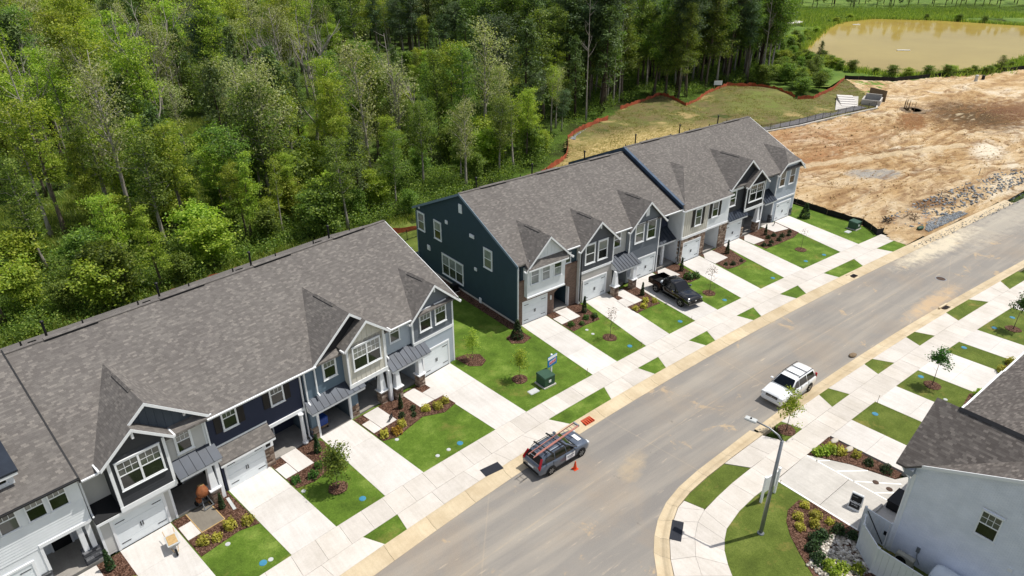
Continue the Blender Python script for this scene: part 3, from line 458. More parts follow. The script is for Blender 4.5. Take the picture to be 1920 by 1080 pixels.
# bare building plot
def grid(name,mat,poly,step,zf,bounds,smooth=True):
    u0,u1,v0,v1=bounds; nu=int((u1-u0)/step); nv=int((v1-v0)/step); m=MB(); idx={}
    for j in range(nv):
        for i in range(nu):
            if inside((u0+(i+.5)*step,v0+(j+.5)*step),poly):
                q=[]
                for di,dj in ((0,0),(0,1),(1,1),(1,0)):
                    k=(i+di,j+dj)
                    if k not in idx: uu,vv=u0+k[0]*step,v0+k[1]*step; idx[k]=len(m.v); m.v.append((uu,-vv,zf(uu,vv)))
                    q.append(idx[k])
                m.f.append(tuple(q))
    return struct(name,m,mat,smooth=smooth)
RUT=[(60,-30,24,1.),(75,-70,62,1.),(58,-45,38,1.3),(100,40,44,1.),(95,-60,50,1.1),(70,60,58,1.),(85,-95,92,1.),(110,-70,62,1.),(66,-6,9,1.2),(120,-45,36,1.),(90,-8,12,.7),(52,-70,72,1.)]
def dz(u,v):
    z=.07+.05*wave(u,v,.33,2.)+.04*wave(u,v,.9,5.)+.03*wave(u,v,2.1,1.3)
    d=abs((v+6.5)+(u-70)*-.32); z+=.42*math.exp(-(d/.9)**2)*(60<u<92)          # old spoil bank
    d=abs((v+12)+(u-85)*-.1+2*math.sin(u*.13)); z-=.22*math.exp(-(d/.5)**2); d=abs((v+13.8)+(u-85)*-.1+2*math.sin(u*.13)); z-=.22*math.exp(-(d/.5)**2)
    for cu,cv,r_,w_ in RUT:
        d=abs(math.hypot(u-cu,(v-cv)*w_)-r_)
        for o_ in (0,1.9):
            q=abs(d-o_)
            if q<1.2: z+=-.17*math.exp(-(q/.26)**2)+.07*math.exp(-((q-.5)/.22)**2)
    z+=.35*math.exp(-(((u-52)/2.4)**2+((v-9.8)/1.1)**2))
    e=min(1,max(0,(LK(u)-.2-v)/2.2)); return z*e+.005
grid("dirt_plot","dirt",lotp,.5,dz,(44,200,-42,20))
far=MB(); far.v=[(200,-20,.0),(262,-26,0),(262,2,0),(200,12,0)]; far.f=[(0,1,2,3)]
# grass strip behind the second row and the sown mound
def mz(u,v): return .09+.13*wave(u,v,.28,3.)*min(1,max(0,(u-46)/8))+1.1*math.exp(-(((u-96)/11)**2+((v+43)/6)**2))+.5*math.exp(-(((u-80)/6)**2+((v+51)/4)**2))+.04*wave(u,v,.5,2)
grid("rear_lawn","straw_ground",rl,.8,mz,(20,132,-55,-13))
grid("rear_verge","turf_worn",[(-40,-16.2),(20,-16.2),(20,-30),(4.9,-26),(4.3,-28.5),(-14,-26.5),(-35,-21),(-40,-20)],1.,lambda u,v:.05+.05*wave(u,v,.6,1),(-40,20,-31,-16))
bk=MB(); bk.v=[(u,-v,.03) for u,v in [(118,-29),(131,-41),(120,-38),(108,-46),(150,-68),(165,-78),(215,-108),(240,-135),(320,-175),(420,-120),(420,10),(262,6),(215,-9),(179,-18),(151,-27),(138,-31)]]; bk.f=[tuple(range(len(bk.v)))]
struct("pond_bank",bk,"bank_grass")
pw=MB(); pw.v=[(u,v,.08) for u,v in POND]; pw.f=[tuple(range(len(POND)))[::-1]]
o=struct("pond",pw,"water")
for ob in (o,):
    if ob.data.polygons[0].normal.z<0: ob.data.flip_normals()
# ---------------------------------------------------------------- townhouses
WC={}
def window(par,x,z,w,h,y,side=0,split=1,grille=True,trim=.1,pane=("glass_blind_reflect","glass"),tmat="trim_white",off=0,lab=None):
    """sash window: casing with its sill; panes and glazing bars are its pieces. x,z = lower left corner of the casing"""
    k=(round(w,2),round(h,2),split,grille,trim,tmat)
    if k not in WC:
        m=MB(); m.box(0,trim,-.06,.02,0,h).box(w-trim,w,-.06,.02,0,h).box(trim,w-trim,-.06,.02,h-trim,h).box(trim,w-trim,-.07,.02,0,trim*.8); m.box(-.03,w+.03,-.10,-.001,-.04,.0); m.box(-.02,w+.02,-.08,-.001,h,h+.05)
        iw=(w-2*trim)/split
        for i in range(1,split): m.box(trim+iw*i-.055,trim+iw*i+.055,-.058,.015,trim*.8,h-trim)
        zm=h*.5
        if h>1: m.box(trim,w-trim,-.045,.015,zm-.03,zm+.03)
        g=MB()
        for i in range(split):
            a=trim+iw*i+(.055 if i else 0); b=trim+iw*(i+1)-(.055 if i<split-1 else 0)
            for j in (1,2): g.box(a+(b-a)*j/3-.012,a+(b-a)*j/3+.012,-.034,-.02,zm+.03,h-trim)
            zz=(zm+.03+h-trim)/2; g.box(a,b,-.0345,-.0205,zz-.012,zz+.012)
        pu=MB().box(trim-.01,w-trim+.01,-.022,.01,zm if h>1 else trim*.7,h-trim+.01); pl=MB().box(trim-.01,w-trim+.01,-.02,.01,trim*.7,zm)
        WC[k]=(m.mesh("window",tmat),g.mesh("grille","trim_white") if grille else None,pu,pl)
    m,g,pu,pl=WC[k]
    o=put("window",m,par,loc=(x-off,y,z),rot=-math.pi/2 if side else 0)
    for nm,mb,mt in (("upper_pane",pu,pane[0]),("lower_pane",pl,pane[1])):
        if nm=="lower_pane" and h<=1: continue
        kk=k+(nm,mt)
        if kk not in WC: WC[kk]=mb.mesh(nm,mt)
        put(nm,WC[kk],o)
    if g: put("grille",g,o)
    if lab: o["label"]=lab
    return o
GC={}
def garage(U,x0,x1,y,h=2.13,z0=.03,trim="trim_white"):
    w=x1-x0; k=round(w,2)
    if k not in GC:
        GC[k]=(MB().box(-.14,0,-.05,.03,0,h+.12).box(w,w+.14,-.05,.03,0,h+.12).box(0,w,-.05,.03,h,h+.12).mesh("garage_frame",trim),
               MB().box(0,w,-.012,.02,.006,h/4-.006).mesh("panel","door_white",bevel=.004), MB().box(0,.42,-.03,-.011,-.02,.02).add([(.42,-.03,-.035),(.52,-.03,0),(.42,-.03,.035),(.42,-.011,-.035),(.52,-.011,0),(.42,-.011,.035)],[(0,1,2),(5,4,3),(0,3,4,1),(1,4,5,2)]).mesh("hinge_strap","black_paint"), MB().box(-.02,.02,-.06,-.03,-.14,.14).box(-.02,.02,-.03,-.011,-.14,-.10).box(-.02,.02,-.03,-.011,.10,.14).mesh("handle","black_paint"))
    f,p,hs,hd=GC[k]
    o=put("garage_door",f,U.e,loc=(x0-U.xc,y,z0))
    for i in range(4): put("panel",p,o,loc=(0,0,i*h/4))
    for s in (0,1):
        for zz in (h*.16,h*.86): put("hinge_strap",hs,o,loc=((.08,0,zz) if not s else (w-.08,-.0415,zz)),rot=0 if not s else (0,0,math.pi))
    for s in (-.06,.06): put("handle",hd,o,loc=(w/2+s,0,h*.47))
    return o
class Unit:
    def __init__(s,row,x0,x1,label,zo=0.,name="townhouse",cat="townhouse"):
        s.x0,s.x1=x0,x1; s.xc=(x0+x1)/2; s.zo=zo
        p=b1(s.xc,0) if row==1 else (s.xc,0); s.e=empty(name,P(*p),B1A if row==1 else 0,label=label,cat=cat,group="townhouses")
        s.ez=(5.76 if row==1 else 5.98)+zo; s.sl=.478; s.ry=8.15; s.rz=s.ez+s.sl*(s.ry+.25)
    def part(s,name,mat,mb,parent=None,**k): return mb.build(name,mat,parent or s.e,off=(-s.xc,0,0) if not parent else (-s.xc,0,0),**k)
    def zr(s,y): return s.ez+s.sl*(y+.25)
    def yr(s,z): return (z-s.ez)/s.sl-.25
    def box(s,name,mat,*b): return s.part(name,mat,MB().box(*b))
    def lapwall(s,mat,x0,x1,z0,z1,y,p=.17): return s.part("siding",mat,MB().lap(x0,x1,z0,z1,y,p))
    def body(s,mat,cuts,yb=16.2):
        """cuts: list of (x0,x1,z0,z1,yfront)"""
        for c in cuts: s.part("wall",c[5] if len(c)>5 else mat,MB().box(c[0],c[1],c[4],yb,c[2],c[3]))
    def mainroof(s,oh0=0,oh1=0,mat="shingles",rear=.44,yback=16.55,front=None):
        x0,x1=s.x0-oh0,s.x1+oh1; y0=-.25 if front is None else front; z0=s.zr(y0); rb=s.rz-rear*(yback-s.ry); th=.14
        m=MB(); m.add([(x0,y0,z0),(x1,y0,z0),(x1,s.ry,s.rz),(x0,s.ry,s.rz),(x1,yback,rb),(x0,yback,rb)],[(0,1,2,3),(3,2,4,5)])
        m.add([(x0,y0,z0-th),(x1,y0,z0-th),(x1,s.ry,s.rz-th),(x0,s.ry,s.rz-th),(x1,yback,rb-th),(x0,yback,rb-th)],[(3,2,1,0),(5,4,2,3)])
        m.add([(x0,y0,z0),(x0,y0,z0-th),(x0,s.ry,s.rz-th),(x0,s.ry,s.rz),(x0,yback,rb-th),(x0,yback,rb)],[(0,3,2,1),(3,5,4,2)]); m.add([(x1,y0,z0),(x1,y0,z0-th),(x1,s.ry,s.rz-th),(x1,s.ry,s.rz),(x1,yback,rb-th),(x1,yback,rb)],[(1,2,3,0),(2,4,5,3)])
        m.add([(x0,y0,z0),(x1,y0,z0),(x1,y0,z0-th),(x0,y0,z0-th)],[(3,2,1,0)])
        r=s.part("roof",mat,m)
        MB().box(x0-s.xc,x1-s.xc,s.ry-.13,s.ry+.13,s.rz-.06,s.rz+.02).build("ridge_cap",mat,r)
        # attic infill so that nothing shows under the slabs
        s.part("gable_infill","soffit_dark",MB().prismx([(.5,s.zr(.5)-.2),(s.ry,s.rz-.2),(15.9,s.rz-rear*(15.9-s.ry)-.2),(15.9,5.6),(.5,5.6)],s.x0+.03,s.x1-.03))
        return r
    def ridgevent(s,a,b):
        s.part("ridge_vent","shingles",MB().box(a,b,s.ry-.19,s.ry+.19,s.rz-.02,s.rz+.055)); s.part("vent_dark_strip","dark_metal",MB().box(a+.02,b-.02,s.ry-.205,s.ry-.15,s.rz-.05,s.rz+.035))  # dark metal strip along the vent's front edge
    def pipe(s,x,y,h,r=.06,flash=True):
        z=s.rz-.44*(y-s.ry); o=s.part("vent_pipe","black_paint",MB().lathe([(r*1.7,0),(r*1.2,.12),(r,.14),(r,h),(r*.2,h)],10,c=(x,y,z-.05)))
        if h>.7: MB().lathe([(r*1.6,h+.02),(r*1.6,h+.1),(r*.4,h+.16)],10,c=(x-s.xc,y,z-.05)).build("pipe_cap","black_paint",o)
        return o
    def flatvent(s,x,y): z=s.rz-.44*(y-s.ry); s.part("roof_vent","black_paint",MB().prismx([(y-.2,z+.02),(y-.2,z+.17),(y+.2,z+.0),(y+.2,z-.1)],x-.2,x+.2))
    def gable(s,xc,hw,yf,zp,ze,mat,oh=.3,ohs=.3,clip=0.,hip=1.6,rake="trim_white",wall=True,batten=None,roofmat="shingles",brackets=0,zr=None,ym=None,wz=None,rw=.2,vent=True,share=None,yside=None):
        zr=zr or s.zr; yr=s.yr if ym is None else (lambda z: ym); k=(zp-ze)/hw; y0=yf-oh; th=.1; zt=zp+.16; e=hw+ohs; zE=zt-k*e; zc=zt-(zt-zE)*clip
        xl=e*clip; yb=max(yr(zt),y0+.3); ye=max(yr(zE),y0+.02)
        rf=y0+(hip if clip else 0)
        m=MB()
        for sg in (-1,1):
            if yside: yb,ye=yside[0 if sg<0 else 1],yside[0 if sg<0 else 1]
            a=[(xc+sg*e,y0,zE),(xc+sg*xl,y0,zc),(xc,rf,zt),(xc,yb,zt),(xc+sg*e,ye,zE)]
            if not clip: a=[a[0],a[2],a[3],a[4]]
            b=[(x,y,z-th) for x,y,z in a]; n=len(a); fs=[tuple(range(n)),tuple(range(n,2*n))[::-1]]+[(i,i+n,(i+1)%n+n,(i+1)%n) for i in range(n)]
            if sg>0: fs=[f[::-1] for f in fs]
            m.add(a+b,fs)
        if clip: m.add([(xc-xl,y0,zc),(xc+xl,y0,zc),(xc,rf,zt),(xc-xl,y0,zc-th),(xc+xl,y0,zc-th),(xc,rf,zt-th)],[(0,1,2),(5,4,3),(0,3,4,1)])
        g=s.part("gable_roof",roofmat,m)
        if vent and not clip and yb-y0>2.5: [MB().prismy([(xc-q-s.xc,zt-k*q+d),(xc-s.xc,zt+d+.02),(xc+q-s.xc,zt-k*q+d),(xc+q-s.xc,zt-k*q),(xc-s.xc,zt),(xc-q-s.xc,zt-k*q)],y0+(yb-y0)*.3+q2,y0+(yb-y0)*.72-q2).build(nm_,mt_,g) for nm_,mt_,q,d,q2 in (("vent_gap","dark_metal",.15,.02,.02),("ridge_vent",roofmat,.14,.05,.0))]
        for sg in (-1,1):       # rake boards and the eave ends
            if clip<1:
                tp=(xc+sg*xl,zc-.02); p0=(xc+sg*e,zE-.02)
                if share and (share-xc)*sg>0: p0=(share,zt-k*abs(share-xc)-.02)
                q=[(p0[0],p0[1]),(tp[0],tp[1]),(tp[0],tp[1]-rw),(p0[0],p0[1]-rw)]; s.part("rake_board",rake,MB().prismy(q,y0-.03,y0+.05))
            if not(share and (share-xc)*sg>0): s.part("gutter",rake,MB().box(xc+sg*(e+.05)-.06,xc+sg*(e+.05)+.06,y0,max(ye,y0+.25),zE-.16,zE-.03))
        if clip: s.part("fascia",rake,MB().box(xc-xl,xc+xl,y0-.03,y0+.05,zc-.02-rw,zc-.02))
        if wall:
            zl=ze if wz is None else wz; zz=lambda x: zp-k*abs(x-xc)
            if clip: xx=hw*clip; poly=[(xc-hw,zl),(xc+hw,zl),(xc+hw,ze),(xc+xx,zp-k*xx),(xc-xx,zp-k*xx),(xc-hw,ze)]
            else: poly=[(xc-hw,zl),(xc+hw,zl),(xc+hw,ze),(xc,zp),(xc-hw,ze)]
            s.part("gable_wall",mat,MB().prismy(poly,yf,yf+.5))
            if batten:
                x=xc-hw+.2
                while x<xc+hw-.1: s.part("batten",mat,MB().box(x-.02,x+.02,yf-.022,yf+.01,batten,zz(x)-.06)); x+=.4
        for i in range(brackets):
            t=(-.78,0,.78)[i] if brackets==3 else (-.8,.8)[i]; x=xc+t*hw; z=zt-k*abs(x-xc)-.22; o=s.part("bracket",rake,MB().box(x-.05,x+.05,yf-.26,yf,z-.1,z).box(x-.05,x+.05,yf-.1,yf,z-.3,z-.1))
        return g
    def battens(s,mat,x0,x1,z0,z1,y,st=.4):
        x=x0+st/2
        while x<x1: s.part("batten",mat,MB().box(x-.02,x+.02,y-.022,y+.01,z0,z1)); x+=st
    def canopy(s,x0,x1,yw,zt,yf,zf,n=None,fas=.2,ends=True):
        """standing-seam metal roof over a porch: fascia beam with its pans"""
        n=n or max(3,round((x1-x0)/.46)); c=s.part("porch_canopy","trim_white",MB().box(x0+.06,x1-.06,yf+.05,yf+.17,zf-fas-.03,zf-.03).hexa([(x0+.08,yf+.17,zf-fas),(x1-.08,yf+.17,zf-fas),(x1-.08,yw,zf-fas),(x0+.08,yw,zf-fas)],[(x0+.08,yf+.17,zf-.04),(x1-.08,yf+.17,zf-.04),(x1-.08,yw,zt-.05),(x0+.08,yw,zt-.05)]))
        w=(x1-x0)/n
        for i in range(n):
            a=x0+i*w-s.xc; b=a+w; m=MB().hexa([(a,yf,zf-.03),(b,yf,zf-.03),(b,yw,zt-.03),(a,yw,zt-.03)],[(a,yf,zf),(b,yf,zf),(b,yw,zt),(a,yw,zt)]); m.hexa([(a-.012,yf-.005,zf),(a+.012,yf-.005,zf),(a+.012,yw,zt),(a-.012,yw,zt)],[(a-.012,yf-.005,zf+.045),(a+.012,yf-.005,zf+.045),(a+.012,yw,zt+.045),(a-.012,yw,zt+.045)])
            m.build("roof_pan","seam_metal",c)
        MB().box(x1-.012-s.xc,x1+.012-s.xc,yf,yw,zf-.04,zf).build("end_seam","seam_metal",c); return c
    def column(s,x,y,top,stone=1.0,w0=.46,w1=.26,mat="stone_veneer"):
        c=s.part("column","trim_white",MB().hexa([(x-w0/2,y-w0/2,stone+.08),(x+w0/2,y-w0/2,stone+.08),(x+w0/2,y+w0/2,stone+.08),(x-w0/2,y+w0/2,stone+.08)],[(x-w1/2,y-w1/2,top),(x+w1/2,y-w1/2,top),(x+w1/2,y+w1/2,top),(x-w1/2,y+w1/2,top)]))
        a=.26; MB().box(x-a-s.xc,x+a-s.xc,y-a,y+a,0,stone).stones(x-a-s.xc,x+a-s.xc,y-a,y+a,0,stone).build("stone_pier",mat,c); MB().box(x-.36-s.xc,x+.36-s.xc,y-.36,y+.36,stone,stone+.08).build("pier_cap","trim_white",c); return c
    def porch(s,x0,x1,y0,y1,h,wallmat,door=None,zf=.1):
        """recess: floor, back wall with the front door"""
        s.part("porch_floor","porch_concrete",MB().box(x0,x1,y0-.05,y1,-.2,zf)); 
        if door is not None:
            d=s.part("front_door","black_paint",MB().box(door,door+.92,y1-.06,y1,zf,zf+2.03),bevel=.0); o=-s.xc
            MB().box(door-.1+o,door+o,y1-.09,y1,zf,zf+2.14).box(door+.92+o,door+1.02+o,y1-.09,y1,zf,zf+2.14).box(door+o,door+.92+o,y1-.09,y1,zf+2.03,zf+2.14).build("door_frame","trim_white",d); MB().lathe([(.03,-.14),(.03,-.06)],8,'y',(door+.82+o,y1,zf+1.0)).build("door_knob","chrome",d)
    def downspout(s,x,y,z0,z1,mat="trim_white"): s.part("downspout",mat,MB().box(x-.045,x+.045,y-.08,y,z0+.12,z1).hexa([(x-.045,y-.3,z0),(x+.045,y-.3,z0),(x+.045,y-.08,z0+.12),(x-.045,y-.08,z0+.12)],[(x-.045,y-.3,z0+.09),(x+.045,y-.3,z0+.09),(x+.045,y-.02,z0+.22),(x-.045,y-.02,z0+.22)]))
    def eavetrim(s,x0,x1,y=-.25,mat="trim_white"):
        z=s.zr(y); s.part("gutter",mat,MB().prismx([(y-.02,z-.14),(y-.10,z-.13),(y-.13,z-.02),(y-.11,z-.01),(y,z-.02)],x0,x1)); s.part("soffit","trim_white",MB().box(x0,x1,y+.01,y+.55,z-.2,z-.16))
    def trimv(s,x,y,z0,z1,w=.12): s.part("corner_board","trim_white",MB().box(x-w/2,x+w/2,y-.035,y+.05,z0,z1))
    def band(s,x0,x1,y,z,h=.24,mat="trim_white"): s.part("band_board",mat,MB().box(x0,x1,y-.04,y+.05,z,z+h))
    def shutters(s,x,w,z,h,y):
        for a in (x-.46,x+w+.04): s.part("shutter","shutter",MB().box(a,a+.40,y-.045,y,z,z+h))
    def pipes(s,k=0):
        c=s.xc; s.pipe(c-.9+k,s.ry+1.1,1.05,.07); s.pipe(c+1.1+k,s.ry+1.2,.4,.045); s.pipe(c-2.2+k,s.ry+1.3,.35,.05); s.flatvent(c+.2+k,s.ry+1.5); s.flatvent(c-1.6+k,s.ry+1.6); s.ridgevent(c-1.3+k,c+1.6+k)
def stonewall(U,x0,x1,z0,z1,y,d=.5,mat="stone_veneer",name="stone_pier"): return U.part(name,mat,MB().box(x0,x1,y,y+d,z0,z1).stones(x0,x1,y,y+d,z0,z1,sides='flr'))

# --- first row, from the picture's left edge
U=Unit(1,-33.0,-26.4,"white townhouse at the left edge with a dark metal dormer on its roof",.22)
U.body("siding_white",[(-33,-26.42,2.75,6.0,.15),(-33,-28.9,0,2.75,.15),(-28.9,-26.42,0,2.75,2.6)]); U.lapwall("siding_white",-33,-26.5,2.75,4.4,.15)
U.mainroof(oh1=.0); U.eavetrim(-33,-26.35,mat="dark_metal"); U.part("verge_trim","dark_metal",MB().add([(-26.4,-.3,U.zr(-.3)-.22),(-26.32,-.3,U.zr(-.3)-.22),(-26.32,U.ry,U.rz-.22),(-26.4,U.ry,U.rz-.22),(-26.4,-.3,U.zr(-.3)+.03),(-26.32,-.3,U.zr(-.3)+.03),(-26.32,U.ry,U.rz+.03),(-26.4,U.ry,U.rz+.03)],[(0,3,2,1),(4,5,6,7),(0,1,5,4),(1,2,6,5),(2,3,7,6),(3,0,4,7)]))
for x in (-30.05,-28.85,-27.85): window(U.e,x,4.5,.85,1.5,.15,off=U.xc,trim=.06)
U.band(-28.9,-26.5,.12,2.75,.2); U.porch(-28.9,-26.42,.15,2.6,2.75,"siding_white",-28.2); garage(U,-31.9,-29.45,.12); stonewall(U,-29.25,-28.85,0,1.15,.1,.4,"stone_grey"); U.part("column","trim_white",MB().box(-27.2,-26.95,.2,.45,1.0,2.78)); U.part("column","trim_white",MB().box(-26.8,-26.55,.2,.45,1.0,2.78)); stonewall(U,-27.3,-26.5,0,1.0,.15,.45,"stone_grey"); U.trimv(-28.85,.14,1.1,2.75,.14)
d=U.part("dormer","trim_white",MB().box(-31.2,-28.65,.9,3.4,6.4,7.35)); window(U.e,-29.9,6.75,1.0,.55,.89,off=U.xc,grille=True,trim=.07,pane=("glass","glass")); window(U.e,-31.1,6.75,1.0,.55,.89,off=U.xc,grille=True,trim=.07,pane=("glass","glass"))
MB().hexa([(-31.5-U.xc,.55,7.3),(-28.4-U.xc,.55,7.3),(-28.4-U.xc,4.4,8.3),(-31.5-U.xc,4.4,8.3)],[(-31.5-U.xc,.55,7.42),(-28.4-U.xc,.55,7.42),(-28.4-U.xc,4.4,8.42),(-31.5-U.xc,4.4,8.42)]).build("dormer_roof","seam_metal",d); MB().box(-31.45-U.xc,-28.45-U.xc,.57,.62,7.14,7.31).build("dormer_fascia","trim_white",d)
U.pipes()
U=Unit(1,-26.4,-19.7,"light grey townhouse with a dark shingled bay over its garage")
U.body("siding_lightgrey",[(-26.38,-25.0,2.6,5.75,1.0),(-25.0,-22.1,2.7,5.8,.3),(-22.1,-19.72,2.7,5.8,.3),(-25.95,-22.45,0,2.7,.05),(-26.38,-25.95,0,2.7,.5),(-22.45,-19.72,0,2.7,2.5)])
U.lapwall("siding_lightgrey",-22.1,-19.8,3.7,5.0,.3); U.lapwall("siding_lightgrey",-26.3,-25.75,.1,2.3,.05); U.mainroof(); U.eavetrim(-26.3,-25.5)
U.gable(-22.5,2.9,.3,8.3,5.89,"siding_bluegrey",oh=.45,batten=6.0,ohs=.2,share=-23.55); U.band(-22.05,-19.8,.26,5.62,.3); [U.part("bracket","trim_white",MB().box(x-.05,x+.05,.04,.3,z-.1,z).box(x-.05,x+.05,.2,.3,z-.3,z-.1)) for x,z in ((-22.5,8.2),(-20.6,6.6))]
U.part("bay","siding_charcoal",MB().box(-25.05,-22.1,-.3,1.2,2.7,6.15)); U.lapwall("siding_charcoal",-24.95,-22.2,2.95,6.1,-.3,.2); U.gable(-23.55,1.5,-.3,7.43,6.185,"siding_charcoal",oh=.3,ohs=.4,wz=5.4,brackets=0,vent=False,yside=(-.15,.32)); U.part("bracket","trim_white",MB().box(-23.61,-23.49,-.56,-.3,6.9,7.3))
U.band(-25.1,-22.05,-.32,2.62,.3); U.trimv(-25.0,-.3,2.9,6.0,.16); U.trimv(-22.15,-.3,2.9,6.0,.16)
window(U.e,-24.75,3.95,2.35,1.85,-.33,split=2,off=U.xc); window(U.e,-21.5,4.0,1.0,1.6,.27,off=U.xc,trim=.14); garage(U,-25.62,-22.98,.03); U.trimv(-22.5,.05,0,2.65,.12)
U.canopy(-22.0,-19.45,.3,3.75,-.65,3.0,5); U.porch(-22.45,-19.72,.1,2.5,2.7,"siding_lightgrey",-22.0); U.column(-20.25,-.3,2.8,1.0); U.part("column","trim_white",MB().box(-19.95,-19.72,-.5,-.22,0,2.8)); U.trimv(-19.76,.3,3.2,5.75,.14); U.downspout(-19.68,.2,2.9,5.7)
U.part("pent_roof","dark_metal",MB().hexa([(-26.38,-.25,2.62),(-25.05,-.25,2.62),(-25.05,1.0,3.0),(-26.38,1.0,3.0)],[(-26.38,-.25,2.7),(-25.05,-.25,2.7),(-25.05,1.0,3.1),(-26.38,1.0,3.1)])); U.band(-26.38,-22.1,-.24,2.46,.16); U.downspout(-26.3,.45,2.8,5.5); U.trimv(-26.3,.04,0,2.6,.12); U.pipes()
U=Unit(1,-19.7,-13.2,"navy blue townhouse with black shutters and a shingled garage hood")
U.body("siding_navy",[(-19.68,-13.22,2.5,5.8,.35),(-19.5,-16.15,0,2.5,-.1),(-16.2,-13.22,0,2.5,2.4)]); U.lapwall("siding_navy",-19.6,-13.3,2.75,5.6,.35); U.mainroof(); U.eavetrim(-19.65,-13.2)
for x in (-18.68,-15.52): window(U.e,x,3.98,.98,1.62,.33,off=U.xc); U.shutters(x,.98,4.0,1.58,.33)
U.part("hood_roof","shingles",MB().hexa([(-19.62,-.48,2.28),(-16.0,-.48,2.28),(-16.0,.36,2.95),(-19.62,.36,2.95)],[(-19.62,-.48,2.38),(-16.0,-.48,2.38),(-16.0,.36,3.05),(-19.62,.36,3.05)])); U.band(-19.6,-16.0,-.45,2.14,.14); U.band(-19.6,-16,.34,3.05,.12); garage(U,-19.22,-16.75,-.12,2.06); stonewall(U,-16.72,-16.15,0,1.55,-.15,.5); U.box("corner_box","trim_white",-16.76,-16.1,-.2,.35,1.55,2.2); U.box("wall_light","dark_metal",-16.6,-16.3,-.22,-.2,1.68,2.0)
U.band(-16.15,-13.3,.28,2.5,.24); U.porch(-16.2,-13.22,.25,2.4,2.5,"siding_navy",-15.75); U.part("column","trim_white",MB().lathe([(.2,.1),(.2,.2),(.14,.24),(.12,2.35),(.18,2.42),(.18,2.5)],16,c=(-13.75,.15,0)),smooth=False); U.downspout(-13.35,.3,.2,5.7); window(U.e,-14.4,1.0,.55,1.1,2.39,off=U.xc,grille=False,trim=.07); U.pipes()
U=Unit(1,-13.2,-6.7,"blue-grey townhouse with an open garage and a cream board-and-batten bay")
U.body("siding_slate",[(-13.18,-6.72,2.6,5.8,.2),(-13.18,-12.7,0,2.6,.0),(-10.05,-9.4,0,2.6,.0),(-12.75,-10.0,2.1,2.6,.0),(-9.4,-6.72,0,2.6,2.6),(-12.75,-10.0,0,2.6,6.4)])
U.part("garage_wall","interior",MB().box(-12.75,-12.7,.2,6.4,0,2.1).box(-10.05,-10.0,.2,6.4,0,2.1)); U.box("garage_slab","porch_concrete",-12.75,-10.0,-.02,6.4,-.2,.04); U.part("garage_frame","trim_white",MB().box(-12.78,-12.6,-.06,.1,0,2.1).box(-10.15,-9.98,-.06,.1,0,2.1).box(-12.6,-10.15,-.06,.1,2.0,2.15))
U.lapwall("siding_slate",-13.1,-10.1,3.2,5.7,.2); U.mainroof(); U.eavetrim(-13.2,-12.4); U.gable(-9.4,2.95,.2,8.25,5.8,"siding_black",oh=.45,ohs=.25,share=-8.5); U.band(-12.2,-10.1,.16,5.6,.3); [U.part("bracket","trim_white",MB().box(x-.05,x+.05,-.06,.2,z-.1,z).box(x-.05,x+.05,.1,.2,z-.3,z-.1)) for x,z in ((-9.4,8.15),(-11.4,6.45))]
U.part("bay","siding_cream",MB().box(-10.1,-6.9,-.35,1.2,2.8,6.1)); U.gable(-8.5,1.6,-.35,7.503,6.174,"siding_cream",oh=.35,ohs=.3,batten=3.05,wz=5.5,vent=False,yside=(.22,-.25)); U.band(-10.15,-6.85,-.37,2.75,.3); U.trimv(-6.98,-.35,3.05,6.1,.16); U.trimv(-10.04,-.35,3.05,6.1,.14)
window(U.e,-11.72,4.05,1.08,1.75,.17,off=U.xc,trim=.13); window(U.e,-9.68,4.0,2.35,1.85,-.39,split=2,off=U.xc); U.canopy(-13.35,-9.0,.2,3.2,-.6,2.55,9); stonewall(U,-13.15,-12.75,0,1.0,-.05,.4); stonewall(U,-10.0,-9.45,0,1.0,-.05,.4)
U.band(-9.4,-6.75,.0,2.5,.3); U.porch(-9.4,-6.72,.05,2.6,2.5,"siding_slate",-9.1); U.column(-7.35,-.05,2.75,1.05,.5); U.downspout(-13.1,.15,2.9,5.6); U.downspout(-12.35,.1,3.3,5.5); U.pipes()
U=Unit(1,-6.7,0,"grey shake-sided end townhouse with a metal porch roof beside the open lawn")
U.body("siding_palegrey",[(-6.68,-4.1,2.6,5.8,.3),(-4.1,-.02,0,5.8,.05),(-6.68,-4.1,0,2.6,2.6)]); U.lapwall("siding_palegrey",-6.6,-4.15,3.3,5.6,.3); U.lapwall("siding_midgrey",-4.0,-.1,3.45,5.75,.05,.2); U.lapwall("siding_palegrey",-4.0,-.08,.1,3.15,.05); U.mainroof(oh1=.3); U.eavetrim(-6.4,-4.4)
U.gable(-2.02,2.06,.05,7.55,5.7,"siding_midgrey",oh=.4,ohs=.45,brackets=0); U.part("bracket","trim_white",MB().box(-2.06,-1.94,-.28,.05,7.05,7.4)); U.band(-4.1,-.0,.03,3.2,.24); U.trimv(-.06,.05,0,5.9,.14); U.trimv(-4.06,.05,3.2,5.7,.14)
for x in (-3.42,-1.9): window(U.e,x,4.1,1.16,1.8,.02,off=U.xc)
window(U.e,-6.05,4.25,.95,1.6,.27,off=U.xc); garage(U,-3.22,-.72,.02); U.canopy(-6.75,-3.05,.3,3.4,-.75,2.6,8); U.porch(-6.68,-4.1,.1,2.6,2.6,"siding_palegrey",-6.0); U.column(-6.25,-.45,2.5,1.0); U.column(-4.1,-.45,2.5,1.0); U.part("column","trim_white",MB().box(-6.95,-6.72,-.5,-.22,0,2.7)); U.downspout(-6.5,.2,3.3,5.6)
